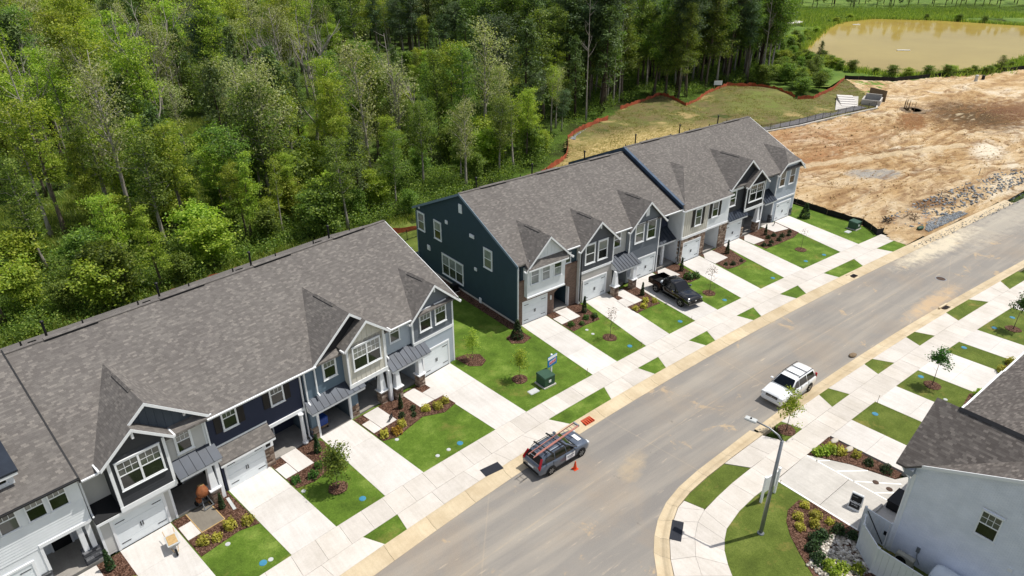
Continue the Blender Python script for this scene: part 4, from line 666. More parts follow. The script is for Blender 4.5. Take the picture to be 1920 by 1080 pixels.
U.part("rake_board","trim_white",MB().add([(.3,-.3,U.zr(-.3)-.24),(.34,-.3,U.zr(-.3)-.24),(.34,U.ry,U.rz-.24),(.3,U.ry,U.rz-.24),(.3,-.3,U.zr(-.3)+.01),(.34,-.3,U.zr(-.3)+.01),(.34,U.ry,U.rz+.01),(.3,U.ry,U.rz+.01)],[(0,3,2,1),(4,5,6,7),(0,1,5,4),(1,2,6,5),(2,3,7,6),(3,0,4,7)])); U.pipes()

# --- second row
U=Unit(2,0,6.8,"dark teal sided end townhouse with brick front and white bay window")
U.body("siding_tealdark",[(0,6.78,2.5,5.85,.05),(0,4.1,0,2.5,.05),(5.95,6.78,0,2.5,.05),(4.1,5.95,0,2.5,2.8)]); zt=lambda y:U.zr(y)-.2
U.part("end_wall","siding_tealdark",MB().prismx([(.05,0),(.05,zt(.05)),(U.ry,U.rz-.2),(16.2,U.rz-.44*(16.2-U.ry)-.2),(16.2,0)],.0,.3))
def span(z):
    a=.05 if z<zt(.05) else U.yr(z+.2); b=16.2 if z<U.rz-.44*(16.2-U.ry)-.2 else U.ry+(U.rz-.2-z)/.44
    return (a,b)
U.part("siding","siding_tealdark",MB().lapx(.05,16.2,.25,span,0,.17,.02)); U.box("foundation","concrete_old",-.02,.3,.0,16.2,-.2,.22)
U.mainroof(oh0=.22); th=.24
U.part("rake_board","fascia_blue",MB().prismx([(-.3,U.zr(-.3)+.0),(U.ry,U.rz),(16.55,U.rz-.44*(16.55-U.ry)),(16.55,U.rz-.44*(16.55-U.ry)-th),(U.ry,U.rz-th),(-.3,U.zr(-.3)-th)],-.27,-.22))
U.part("corner_board","fascia_blue",MB().box(-.05,.1,-.02,.1,0,5.7)); U.part("corner_board","fascia_blue",MB().box(-.05,.1,16.1,16.24,0,5.9)); U.downspout(-.02,.0,.1,5.8)
for y,z,w,h,sp in ((15.9,4.1,1.3,1.9,1),(12.9,4.1,1.28,1.9,1),(11.72,.72,3.6,2.17,3),(4.8,4.02,1.26,1.88,1)): window(U.e,0,z,w,h,y,side=1,split=sp,grille=False,off=U.xc+.03,trim=.13,pane=("glass_shade","glass_blind_reflect") if sp==3 or y<5 else ("glass_shade","glass"))
U.part("gable_vent","trim_white",MB().box(-.08,-.02,8.0,8.5,8.05,8.9))
for a,b,z0,z1 in ((10.45,10.83,6.25,6.6),(6.2,6.88,6.2,6.53),(13.82,14.33,2.35,2.88),(5.9,6.25,3.1,3.41),(5.3,5.6,.05,.55),(15.4,15.6,6.35,6.6)): U.part("wall_vent","trim_white",MB().box(-.1,-.02,a,b,z0,z1).box(-.14,-.1,a+.08,b-.08,z0+.06,z1-.08))
U.part("brick_front","brick",MB().box(0.02,.5,-.08,.05,0,4.35).box(.5,3.25,-.08,.05,2.15,4.35).box(3.25,4.08,-.08,.05,0,4.35).box(5.95,6.78,-.08,.05,0,4.35).box(4.08,5.95,-.08,.05,2.45,4.35)); 
ar=MB(); pts=[(4.08+1.87*i/12,2.0+.42*math.sin(math.pi*i/12)) for i in range(13)]
for (xa,za),(xb,zb) in zip(pts,pts[1:]): ar.hexa([(xa,-.08,za),(xb,-.08,zb),(xb,.3,zb),(xa,.3,za)],[(xa,-.08,2.46),(xb,-.08,2.46),(xb,.3,2.46),(xa,.3,2.46)])
U.part("brick_arch","brick",ar); U.part("arch_jamb","trim_white",MB().box(5.85,5.95,-.05,.3,0,2.02)); garage(U,.55,3.15,-.04); U.porch(4.1,5.95,.0,2.8,2.5,"siding_tealdark",4.3); U.part("wall_light","trim_white",MB().box(3.6,3.72,-.16,-.08,1.5,1.9))
U.part("bay","siding_white",MB().box(.6,4.9,-.5,.1,2.8,5.5)); U.band(.58,4.92,-.53,2.72,.14); U.part("brick_ledge","brick",MB().box(.02,6.78,-.11,-.08,4.3,4.36))
for x in (.95,2.2,3.55): window(U.e,x,3.95,.92,1.62,-.51,off=U.xc,grille=False,trim=.07,pane=("glass_shade","glass_shade") if x<3 else ("glass_blind_reflect","glass_shade"))
window(U.e,5.35,4.45,.7,.95,.04,off=U.xc,grille=False,trim=.08); U.gable(2.95,2.2,-.35,7.85,5.75,"siding_white",oh=.4,ohs=.45,batten=6.2); U.part("bay_roof","shingles",MB().hexa([(.5,-.85,5.5),(5.0,-.85,5.5),(5.0,-.3,6.0),(.5,-.3,6.0)],[(.5,-.85,5.58),(5.0,-.85,5.58),(5.0,-.3,6.1),(.5,-.3,6.1)])); U.band(.5,5.0,-.83,5.38,.14); U.eavetrim(5.3,6.8); U.pipes()
U=Unit(2,6.8,13.4,"dark grey gabled townhouse with pale siding below and a metal porch roof")
U.body("siding_lightgrey",[(6.82,11.15,0,5.8,-.35),(11.15,13.38,2.6,5.85,.2),(11.15,13.38,0,2.6,2.4)]); U.lapwall("siding_darkgrey",6.95,11.05,3.2,5.75,-.35,.2); U.lapwall("siding_stonegrey",6.9,11.05,.1,3.0,-.35); U.mainroof(); U.eavetrim(11.3,13.6); U.gable(9.0,2.15,-.35,7.65,5.7,"siding_darkgrey",oh=.4,ohs=.35); U.part("bracket","trim_white",MB().box(8.95,9.05,-.7,-.35,7.1,7.45)); U.band(6.85,11.1,-.37,3.0,.24); U.trimv(6.9,-.35,0,5.75,.14); U.trimv(11.1,-.35,3.1,5.7,.14)
for x in (7.4,9.0): window(U.e,x,3.85,1.28,1.95,-.38,off=U.xc,grille=False,trim=.13)
window(U.e,11.6,4.15,1.0,1.6,.17,off=U.xc,grille=False); garage(U,7.45,10.25,-.38); U.canopy(10.9,14.0,.2,3.4,-1.45,2.55,8); U.porch(11.15,13.38,.1,2.4,2.6,"siding_lightgrey",11.8); U.column(10.75,-1.2,2.5,1.0); U.column(13.2,-1.2,2.5,1.0); U.downspout(6.95,-.4,.2,5.6,"dark_metal"); U.pipes()
U=Unit(2,13.4,20.9,"mid grey gabled townhouse behind the black pickup")
U.body("siding_grey",[(13.45,17.85,0,5.85,-.15),(17.85,20.88,2.6,5.85,1.3,"siding_navy"),(17.85,20.88,0,2.6,2.6)]); U.lapwall("siding_midgrey",13.55,17.8,.1,5.75,-.15); U.mainroof(); U.gable(15.75,2.25,-.15,7.9,5.8,"siding_midgrey",oh=.4,ohs=.4); U.trimv(13.52,-.15,2.9,5.8,.14); U.trimv(17.8,-.15,0,5.8,.12); U.part("gable_vent","trim_white",MB().box(15.55,16.0,-.2,-.14,6.5,7.3))
for x in (14.15,15.85): window(U.e,x,4.0,1.3,1.95,-.18,off=U.xc,grille=False,trim=.13)
window(U.e,18.2,4.3,.8,1.3,1.27,off=U.xc,grille=False); garage(U,14.9,17.35,-.18); U.canopy(17.85,20.75,1.3,3.75,-.1,2.75,6); U.porch(17.85,20.88,.1,2.6,2.6,"siding_grey",18.4); U.part("column","trim_white",MB().box(19.2,19.45,.3,.55,0,2.6)); U.downspout(20.8,-.45,.2,2.7,"dark_metal"); U.eavetrim(18.2,20.85); U.pipes()
zs=.45
U=Unit(2,20.9,28.7,"cream and white townhouse with black shutters and a hipped roof",zs)
U.body("siding_white",[(20.92,28.68,2.7,6.05,-.5),(20.92,24.9,0,2.7,-.5),(24.9,27.3,0,2.7,2.4),(27.3,28.68,0,2.7,-.5)]); U.mainroof()
U.part("step_flashing","flashing_blue",MB().prismx([(-.3,U.zr(-.3)+.02),(U.ry,U.rz+.02),(16.5,U.rz-.44*(16.5-U.ry)+.02),(16.5,U.rz-.44*(16.5-U.ry)-zs-.1),(U.ry,U.rz-zs-.1),(-.3,U.zr(-.3)-zs-.1)],20.86,20.95)); U.part("step_cap","flashing_blue",MB().add([(20.8,-.3,U.zr(-.3)+.03),(21.12,-.3,U.zr(-.3)+.03),(21.12,U.ry,U.rz+.03),(20.8,U.ry,U.rz+.03)],[(0,1,2,3)])); U.part("step_drip","dark_metal",MB().prismx([(-.3,U.zr(-.3)-zs+.06),(U.ry,U.rz-zs+.06),(U.ry,U.rz-zs-.02),(-.3,U.zr(-.3)-zs-.02)],20.6,20.87))
U.gable(24.7,3.75,-.5,8.75,6.05,"siding_white",oh=.3,ohs=.3,clip=1.,hip=3.9,wall=False,rw=.16); U.box("frieze","trim_white",20.95,28.65,-.55,-.5,5.75,6.05)
U.part("panel_wall","siding_cream",MB().box(21.1,25.0,-.54,-.5,2.75,5.75)); U.battens("siding_cream",21.1,25.0,2.95,5.75,-.54,.33); U.lapwall("siding_white",25.1,28.6,3.0,5.75,-.5); U.trimv(25.05,-.5,2.9,5.75,.14); U.trimv(20.98,-.53,2.9,5.75,.14); U.band(20.95,25.1,-.55,2.68,.26); U.band(25.1,28.68,-.53,2.72,.2)
for x,z,h in ((22.75,3.75,1.85),(25.55,4.0,1.7)): window(U.e,x,z,1.05,h,-.56 if x<25 else -.54,off=U.xc,grille=False); U.shutters(x,1.05,z,h,-.56 if x<25 else -.54)
stonewall(U,20.95,21.3,0,2.68,-.55,.4); stonewall(U,24.2,24.85,0,2.68,-.55,.4); stonewall(U,27.35,28.65,0,2.7,-.55,.4); U.part("stone_lintel","stone_veneer",MB().box(21.3,24.2,-.52,-.2,2.25,2.68).stones(21.3,24.2,-.52,-.2,2.25,2.68,sides='f')); garage(U,21.45,24.05,-.52); U.porch(24.9,27.3,-.3,2.4,2.6,"siding_white",25.4); U.part("siding","siding_white",MB().lapx(-.5,1.3,2.7,6.0,20.92,.17,.02) if False else MB().box(20.9,20.915,-.5,1.3,2.7,6.0)); U.part("corner_board","trim_white",MB().box(20.86,20.9,-.52,-.38,0,6.0)); U.pipes()
U=Unit(2,28.7,35.8,"charcoal townhouse with a black board-and-batten bay and stone pier",zs*.8)
U.body("siding_charcoal",[(28.72,35.78,2.6,6.1,.0),(28.72,32.2,0,2.6,-.3),(32.2,35.78,0,2.6,2.4)]); U.lapwall("siding_charcoal",28.8,32.0,3.3,6.0,.0); U.mainroof(); U.gable(31.9,3.0,.0,8.85,6.36,"siding_charcoal",oh=.45,ohs=.2,share=33.45); U.band(29.2,31.7,-.04,5.85,.4)
U.part("bay","siding_black",MB().box(31.75,35.2,-.4,1.0,3.2,6.15)); U.gable(33.45,1.7,-.4,7.5635,6.1525,"siding_black",oh=.35,ohs=.3,batten=3.5,wz=5.9,vent=False,yside=(.02,-.45)); U.band(31.7,35.25,-.43,3.1,.32); U.trimv(31.8,-.4,3.4,6.1,.14); U.trimv(35.15,-.4,3.4,6.1,.14)
window(U.e,29.1,4.15,1.25,1.8,-.03,off=U.xc,grille=False,trim=.13); window(U.e,32.2,4.1,2.6,1.95,-.44,split=2,off=U.xc,grille=True); U.canopy(28.85,32.3,.0,3.45,-.7,2.75,8); garage(U,28.85,31.6,-.33); stonewall(U,31.75,32.2,0,1.2,-.36,.4); U.porch(32.2,35.78,-.1,2.4,2.6,"siding_charcoal",32.6); U.column(34.7,-.25,3.1,1.25,.5); U.trimv(35.5,-.3,0,3.1,.2); U.pipes()
U=Unit(2,35.8,43.0,"pale grey end townhouse with a clipped gable beside the bare plot",zs*.8)
U.body("siding_palegrey",[(35.82,38.3,2.7,6.3,.9),(38.3,42.75,0,6.35,.05),(35.82,38.3,0,2.7,3.0)]); U.lapwall("siding_palegrey",38.4,42.65,3.0,6.2,.05); U.lapwall("siding_palegrey",38.4,42.65,.1,2.6,.05); U.mainroof(oh1=.25); U.gable(40.55,2.25,.05,8.2,6.25,"siding_palegrey",oh=.45,ohs=.45,clip=.5,hip=1.5); U.band(38.35,42.7,.02,2.65,.2); U.trimv(38.36,.05,0,6.2,.14); U.trimv(42.7,.05,.9,6.2,.14)
for x in (38.75,40.75): window(U.e,x,4.3,1.2,1.95,.02,off=U.xc,grille=False,trim=.13)
garage(U,39.15,41.9,.02); U.canopy(36.0,38.3,.9,4.1,-.4,3.05,5); U.porch(35.82,38.3,.1,3.0,2.7,"siding_palegrey",36.4); stonewall(U,38.25,38.6,0,1.0,.0,.4,"stone_grey"); stonewall(U,42.1,42.75,0,.95,.0,.4,"stone_grey"); U.pipes()
U.part("rake_board","trim_white",MB().prismx([(-.3,U.zr(-.3)+.0),(U.ry,U.rz),(U.ry,U.rz-.24),(-.3,U.zr(-.3)-.24)],43.25,43.3))

# --- houses across the street (only the near one shows a wall).  their own frame: x along the street, y from the front backwards = +v
def rhouse(x0,x1,label,ez,gable=True,oh=0.):
    xc=(x0+x1)/2; e=empty("townhouse",P(xc,31.45),0,label=label,cat="townhouse",group="townhouses"); sl=.478; ry=8.2; rz=ez+sl*(ry+.3)
    a,b=x0-xc,x1-xc; Y=lambda y:-y
    MB().box(a,b,Y(16.2),Y(.25),0,ez-.05).build("wall","brick_painted" if oh else "siding_lightgrey",e)
    if oh: MB().prismx([(Y(.25),5.5),(Y(.25),ez+sl*.5-.12),(Y(ry),rz-.14),(Y(16.2),rz-.44*(16.2-ry)-.14),(Y(16.2),5.5)],a-.012,a+.3).build("end_wall","brick_painted",e)
    m=MB(); x,y=a-oh,b; z0=ez; pr=[(Y(-.3),z0),(Y(ry),rz),(Y(16.5),rz-.44*(16.5-ry))]
    m.prismx(pr+[(p,q-.14) for p,q in pr[::-1]],x,y); r=m.build("roof","shingles_brown",e)
    MB().box(x,y,Y(ry+.14),Y(ry-.14),rz-.05,rz+.03).build("ridge_cap","shingles_brown",r)
    MB().box(a-oh,b,Y(-.3),Y(-.42),ez-.16,ez-.02).build("gutter","trim_white",e)
    return e,a,b,sl,rz,ry,Y
e,a,b,sl,rz,ry,Y=rhouse(.85,8.6,"near house at the lower right with pale painted brick side wall",5.95,oh=.12)
# street-facing gable on the near house
gx,hw,zp,ze=3.45-4.725,3.05,8.75,6.1; k=(zp-ze)/hw; y0=Y(-.55); m=MB(); yb=lambda z: Y((z-5.95)/sl-.3)
for sg in (-1,1):
    t=[(gx+sg*(hw+.05),y0,zp-k*(hw+.05)),(gx,y0,zp),(gx,yb(zp),zp),(gx+sg*(hw+.05),yb(zp-k*(hw+.05)),zp-k*(hw+.05))]; q=[(x,y,z-.12) for x,y,z in t]; fs=[(0,1,2,3),(7,6,5,4)]+[(i,i+4,(i+1)%4+4,(i+1)%4) for i in range(4)]; m.add(t+q,fs if sg>0 else [f[::-1] for f in fs])
g=m.build("gable_roof","shingles_brown",e); MB().prismy([(gx-.17,zp-.09),(gx,zp+.05),(gx+.17,zp-.09)],y0-1.1,yb(zp)+.3).build("ridge_vent","dark_metal",g); MB().prismy([(gx-hw,5.6),(gx+hw,5.6),(gx+hw,ze-.15),(gx,zp-.15),(gx-hw,ze-.15)],Y(.3),Y(-.1)).build("gable_wall","siding_grey",e)
# fascia, gutter end and downspout at the near corner
MB().prismx([(Y(-.3),5.96),(Y(ry),rz+.01),(Y(ry),rz-.2),(Y(-.3),5.76)],a-.17,a-.12).build("rake_board","trim_white",e)
MB().tube([(a-.1,Y(-.36),5.8),(a-.12,Y(-.2),5.55),(a-.12,Y(.15),5.25),(a-.08,Y(.2),4.9),(a-.08,Y(.2),.2)],.055,8).build("downspout","trim_white",e); MB().box(a-.05,a+.1,Y(.4),Y(.2),0,5.6).build("corner_board","trim_white",e)

o=window(e,a,4.12,.92,1.5,Y(3.5),side=1,trim=.06,pane=("glass_blind_reflect","glass")); MB().box(-.08,1.0,-.012,.0,1.62,1.7).build("lintel","brick_painted",o)
MB().box(a-.06,a-.01,Y(1.72),Y(1.55),1.0,1.35).tube([(a-.03,Y(1.63),1.0),(a-.03,Y(1.7),.6),(a-.03,Y(1.9),.3)],.02,6).build("meter_box","galvanised",e); MB().box(a-.05,a-.01,Y(1.45),Y(1.3),.4,.6).build("wall_outlet","trim_white",e); MB().box(a-.07,a-.01,Y(5.5),Y(5.3),3.05,3.25).build("wall_vent","trim_white",e)
e,a,b,sl,rz,ry,Y=rhouse(8.6,14.3,"house across the street whose grey roof sits behind the near house",5.9)
e,a,b,sl,rz,ry,Y=rhouse(14.3,21,"farther house across the street at the right edge, roof end only",5.75)
# ---------------------------------------------------------------- vegetation
rng=np.random.default_rng(11)
def leafquads(c,out,size,rng,asp=.62,up=.5,jit=.8):
    n=len(c); nr=out*.6+np.array([0,0,up])+rng.normal(0,jit,(n,3)); nr/=np.linalg.norm(nr,axis=1)[:,None]+1e-9
    t=rng.normal(0,1,(n,3)); t-=nr*(t*nr).sum(1)[:,None]; t/=np.linalg.norm(t,axis=1)[:,None]+1e-9; b=np.cross(nr,t)
    s=(size*rng.uniform(.65,1.3,n))[:,None]; fold=nr*s*.18
    V=np.stack([c-t*s, c+b*s*asp+fold, c+t*s, c-b*s*asp+fold],1).reshape(-1,3); F=np.arange(4*n).reshape(-1,4); return V,F
def np_mesh(name,V,F,mat):
    me=bpy.data.meshes.new(name); me.vertices.add(len(V)); me.vertices.foreach_set("co",np.ascontiguousarray(V,dtype=np.float32).ravel())
    k=F.shape[1]; me.loops.add(F.size); me.loops.foreach_set("vertex_index",np.ascontiguousarray(F,dtype=np.int32).ravel()); me.polygons.add(len(F)); me.polygons.foreach_set("loop_start",np.arange(0,F.size,k,dtype=np.int32)); me.polygons.foreach_set("loop_total",np.full(len(F),k,dtype=np.int32))
    me.materials.append(MAT[mat]); me.update(calc_edges=True); return me
def crown_pts(rng,r,z0,z1,nc,per,sig,bias=.42,lob=.3,shape='round'):
    d=rng.normal(0,1,(nc,3)); d/=np.linalg.norm(d,axis=1)[:,None]; rad=rng.uniform(0,1,nc)**bias
    ph=rng.uniform(0,6,3); lb=1+lob*np.sin(d[:,0]*4+ph[0])*np.cos(d[:,1]*4+ph[1])+lob*.6*np.sin(d[:,2]*6+ph[2])
    zc=(z0+z1)/2; hz=(z1-z0)/2; c=d*(rad*lb)[:,None]*np.array([r,r,hz]); 
    if shape=='cone': t=np.clip((c[:,2]+hz)/(2*hz),0,1); c[:,:2]*=(1.35-1.1*t)[:,None]
    if shape=='egg': t=np.clip((c[:,2]+hz)/(2*hz),0,1); c[:,:2]*=(1.2-.65*t)[:,None]
    c[:,2]+=zc
    pts=np.repeat(c,per,0)+rng.normal(0,1,(nc*per,3))*np.array([sig,sig,sig*.7]); out=np.repeat(c-np.array([0,0,zc*.8]),per,0); out/=np.linalg.norm(out,axis=1)[:,None]+1e-9
    return pts,out,c
def trunk(h,r,limbs,seed,bend=.25,n=7,zl=(.3,.85),ll=2.,top=.12):
    g=random.Random(seed); m=MB(); pts=[]; 
    for i in range(7): t=i/6; pts.append((bend*math.sin(t*3+seed)*t*h*.1,bend*math.cos(t*2.3+seed)*t*h*.1,h*t-.15*(i==0)))
    m.tube(pts,[r*(1-(1-top)*(i/6)**.8)*(1.35 if i==0 else 1) for i in range(7)],n)
    for k in range(limbs):
        t=g.uniform(*zl); i=min(5,int(t*6)); a=Vector(pts[i]).lerp(Vector(pts[i+1]),t*6-i); an=g.uniform(0,6.28); l=ll*g.uniform(.6,1.25)*(1.25-t*.8); rr=r*.38*(1-t*.6)
        d=Vector((math.cos(an),math.sin(an),g.uniform(.25,.9))); b=a+d*l*.5; c=b+(d+Vector((g.uniform(-.4,.4),g.uniform(-.4,.4),.35)))*l*.5; m.tube([a,b,c],[rr,rr*.6,rr*.15],5,False)
        for q in range(2):
            e=b.lerp(c,g.uniform(0,.8)); f=e+Vector((g.uniform(-1,1),g.uniform(-1,1),g.uniform(.1,.9)))*l*.35; m.tube([e,f],[rr*.35,rr*.08],4,False)
    return m
def dead(h,r,seed):
    g=random.Random(seed); m=MB()
    def br(a,d,l,r,dep):
        pts=[a]; p=a
        for i in range(3): d=(d+Vector((g.uniform(-.25,.25),g.uniform(-.25,.25),g.uniform(-.06,.2)))).normalized(); p=p+d*l/3; pts.append(p)
        m.tube(pts,[r,r*.8,r*.62,r*.42],5 if dep<2 else 3,False)
        if dep<4:
            for k in range(g.randint(2,3) if dep else 5):
                i=g.randint(1,3); n=(d+Vector((g.uniform(-1,1),g.uniform(-1,1),g.uniform(-.1,.7)))*.95).normalized(); br(pts[i],n,l*g.uniform(.45,.66),r*.5,dep+1)
    br(Vector((0,0,-.1)),Vector((.05,.03,1)),h*.62,r,0); return m
def branchy(seed,h,z0,r,nl,per,sig,size,prof,tr=.17,rise=(.15,.8),cl=5,bend=.2,top=True):
    """trunk with limbs and leaf clumps carried on the limbs: returns trunk mesh data, leaf points and outward directions"""
    g=random.Random(seed); m=MB(); pts=[]
    for i in range(8): t=i/7; pts.append(Vector((bend*math.sin(t*3+seed)*t*h*.1,bend*math.cos(t*2.3+seed)*t*h*.1,h*.97*t-.15*(i==0))))
    m.tube(pts,[tr*(1-.9*(i/7)**.85)*(1.4 if i==0 else 1) for i in range(8)],7); cs=[];os_=[];ns=[]
    for k in range(nl):
        t=(k+g.random())/nl; z=z0+(h*.97-z0)*t; q=z/(h*.97)*7; i=min(6,int(q)); a=pts[i].lerp(pts[i+1],q-i); an=k*2.4+g.uniform(-.7,.7); L=max(.35,r*prof(t)*g.uniform(.55,1.3)); up=g.uniform(*rise)*(1.3-t*.4)
        d=Vector((math.cos(an),math.sin(an),up)).normalized(); b=a+d*L*.55; c=b+(d+Vector((g.uniform(-.5,.5),g.uniform(-.5,.5),g.uniform(-.25,.3)))).normalized()*L*.5; rr=tr*.36*(1-.65*z/h); m.tube([a,b,c],[rr,rr*.6,rr*.12],5,False)
        n=max(2,round(cl*L/r*1.3))
        for j in range(n):
            s_=.3+.75*(j+g.random())/n; p=(a.lerp(b,s_/.55) if s_<.55 else b.lerp(c,min(1.1,(s_-.55)/.45))); e=p+Vector((g.gauss(0,1),g.gauss(0,1),g.gauss(0,.6)))*L*.16; cs.append(e); os_.append((d.x,d.y,.5)); ns.append(L)
            if g.random()<.5: m.tube([p,e],[rr*.3,rr*.08],3,False)
    if top:
        for j in range(5): cs.append(pts[-1]+Vector((g.gauss(0,.3),g.gauss(0,.3),g.uniform(-.8,.3)))); os_.append((0,0,1)); ns.append(1)
    c=np.repeat(np.array([x[:] for x in cs]),per,0); P_=c+rng.normal(0,1,c.shape)*np.array([sig,sig,sig*.62]); return m,P_,np.repeat(np.array(os_),per,0)
TR={}
def tree_kind(key,trunk_mb,barkmat,leafmat,pts,out,size,**k):
    V,F=leafquads(pts,out,size,rng,**k); TR[key]=(trunk_mb.mesh("trunk",barkmat,smooth=True),np_mesh("crown",V,F,leafmat),(V,F,leafmat))
LM=("leaf_mid","leaf_light","leaf_light","leaf_dark","leaf_mid","leaf_light","leaf_mid","leaf_light")
dome=lambda t:(.55+1.5*t*(1-t)**.6)*(1-.35*t); spire=lambda t:1.15-.95*t; vase=lambda t:.45+.75*t-.55*t**3
for i in range(8):    # slim woodland trees, 14 m
    m_,p,o=branchy(i+3,14,(4.6,3.4,5.6,4.2,3.0,6.6,3.8,6.0)[i],(2.9,2.3,2.8,3.1,2.6,2.1,3.4,2.6)[i],(30,30,26,34,30,22,32,22)[i],(44,42,40,50,44,36,46,34)[i],(.36,.33,.35,.38,.36,.33,.40,.36)[i],.1,(dome,spire,dome,dome,spire,vase,dome,vase)[i],.22); tree_kind("b%d"%i,m_,"bark" if i%3 else "bark_grey",LM[i],p,o,.112)
for i in range(3):    # tall forest trees, bare below
    m_,p,o=branchy(i+33,21,(8,10,6)[i],3.3,36,50,.46,.15,(dome,vase,spire)[i],.27,cl=6,bend=.12); tree_kind("t%d"%i,m_,("bark_grey","bark","bark")[i],("leaf_mid","leaf_dark","leaf_mid")[i],p,o,.14)
for i in range(3):    # pines
    pts=[];outs=[]
    for k in range(58):
        z=3+7.2*(k/58)**.9; rr=(2.3 if i<2 else 1.9)*(1-((z-2.4)/8.3))**.75*rng.uniform(.6,1.15)+.15; an=rng.uniform(0,6.28); n=40
        t=rng.uniform(.25,1,n); a=np.stack([np.cos(an)*rr*t,np.sin(an)*rr*t,z+.45*t*rr*.35-.1*t**2],1)+rng.normal(0,.17,(n,3)); pts.append(a); outs.append(np.tile([math.cos(an),math.sin(an),.6],(n,1)))
    tree_kind("p%d"%i,trunk(9.8,.17,8,i+40,.06,zl=(.15,.6),ll=1.4),"bark_dark","leaf_pine",np.concatenate(pts),np.concatenate(outs),.14,asp=.35)
m_,p,o=branchy(61,10.8,3.6,2.5,26,20,.33,.1,dome,.2,rise=(.5,1.4)); tree_kind("s0",m_,"bark_grey","leaf_pale",p,o,.085)
m_,p,o=branchy(62,10.8,5.2,1.7,20,22,.3,.1,vase,.17,rise=(.4,1.2),cl=4); tree_kind("s1",m_,"bark_grey","leaf_light",p,o,.085)
for i in range(3):    # saplings and thicket
    m_,p,o=branchy(70+i,4.2,.4,1.5,22,46,.26,.1,dome,.05,rise=(.3,1.2)); tree_kind("y%d"%i,m_,"bark",("leaf_light","leaf_mid","leaf_mid")[i],p,o,.095)
TR["d0"]=(dead(11,.2,3).mesh("trunk","bark_grey",smooth=True),None,None); TR["d1"]=(dead(12,.22,8).mesh("trunk","bark_grey",smooth=True),None,None)
TR["pole"]=(trunk(20,.24,14,91,.12,zl=(.45,.98),ll=2.6).mesh("trunk","bark_grey",smooth=True),None,None)
def plant(key,u,v,h,label,group,name="broadleaf_tree",cat="tree",base=10.,w=1.,tilt=0.,z=0.,rot=None):
    e=empty(name,P(u,v,z),0,label=label,cat=cat,group=group); s=h/base; e.rotation_euler=(random.uniform(-tilt,tilt),random.uniform(-tilt,tilt),random.uniform(0,6.28) if rot is None else rot); e.scale=(s*w,s*w,s)
    t,c,_=TR[key]; put("trunk",t,e)
    if c: put("crown",c,e)
    return e
camM=(Matrix.Translation(cam.location)@cam.rotation_euler.to_matrix().to_4x4()).inverted()
def in_view(u,v,h,marg=.12):
    for z in (0,h):
        p=camM@Vector((u,-v,z))
        if p.z<-1:
            x,y=p.x/-p.z,p.y/-p.z
            if abs(x)<.75*(1+marg) and -.43*(1+marg)<y<.422*(1+marg): return True
    return False
def dist2cam(u,v): return math.hypot(u-cam.location.x,-v-cam.location.y)
CLEAR=[(-35,-47,6,5.5),(-30,-55,8,7),(-11,-55,6,7),(-4,-80,7,7),(-20,-62,5,5),(8,-52,4,4),(-40,-62,5,4),(14,-72,6,5),(-1,-90,6,5),(18,-95,5,5),(50,-111,13,7),(62,-122,8,6),(84,-128,6,9),(97,-140,6,12),(111,-160,7,12),(-33,-45,4.5,4),(24,-60,5,3)]
def clear(u,v): return any(((u-a)/c)**2+((v-b)/d)**2<1 for a,b,c,d in CLEAR)
EDGE=[(-80,-20),(-35.5,-22.8),(-27,-24.8),(-17,-27),(-14,-27.8),(-4,-28.8),(4.5,-28.6),(12,-29.5),(33,-34.5),(37,-36.5),(44,-44),(48,-46),(52.5,-47.5),(59.5,-49.5),(67.5,-54),(72,-54.8),(82,-56.5),(82.8,-52),(80.3,-47.8),(85.5,-49.2),(94.5,-53),(102.5,-55),(108.5,-49.5),(107.5,-47.5),(120,-52),(150,-70),(166,-80),(195,-94),(217,-108),(240,-140),(250,-320),(-140,-320),(-140,-24)]
rnd=random.Random(5); cand=[]
for j in range(120):
    for i in range(160):
        y=-20-j*2.5; d=max(1,(-y-24)/75); st=2.5
        u=-110+i*2.5+rnd.uniform(-1.1,1.1); v=y+rnd.uniform(-1.1,1.1)
        if not inside((u,v),EDGE) or clear(u,v): continue
        tall=u>58 and v<-46 and not(60<u<75 and v<-100)
        keep=.46 if -v<48 else .24 if -v<80 else .24 if -v<130 else .12
        if tall: keep=(.4 if -v<66 else .26) if -v<100 else .17
        if rnd.random()>keep: continue
        if tall: h=rnd.uniform(16,23)
        elif -v<40: h=rnd.uniform(2.8,5.5) if rnd.random()<.66 else rnd.uniform(8,13)
        elif -v<70: h=rnd.uniform(3.5,6.4) if rnd.random()<.4 else rnd.choice((rnd.uniform(7,11),rnd.uniform(10,15),rnd.uniform(14,19)))
        elif u>15 and -v<112: h=rnd.uniform(4,9.5)
        else: h=rnd.choice((rnd.uniform(9,13),rnd.uniform(12,17),rnd.uniform(16,21)))
        if in_view(u,v,h): cand.append((dist2cam(u,v),u,v,h,tall))
cand.sort()
cnt={}; farV=[];farF={}
TINT={"b0":"mid green","b1":"yellow-green","b2":"bright green","b3":"blue-green","b4":"broad green","b5":"slim light green","b6":"spreading green","b7":"open-crowned light green","t0":"grey-stemmed","t1":"dark-leaved","t2":"low-crowned","p0":"wide","p1":"dense","p2":"narrow","s0":"pale-leaved","s1":"light-leaved","y0":"light green","y1":"rounded","y2":"ragged"}
def sector(u,v):
    p=camM@Vector((u,-v,4.)); x=(p.x/-p.z)/.75
    for lim,nm in ((-.82,"at the left edge"),(-.6,"above the white house's roof"),(-.42,"above the light grey house's roof"),(-.25,"above the navy house's roof"),(-.1,"above the first row's end"),(.08,"above the teal end house"),(.22,"above the second row's roof"),(.36,"behind the orange fence"),(.55,"behind the grassy mound"),(9,"beside the pond")):
        if x<lim: return nm
def depth(d): return "front of wood" if d<88 else "middle of wood" if d<120 else "back of wood" if d<165 else "farthest wood"
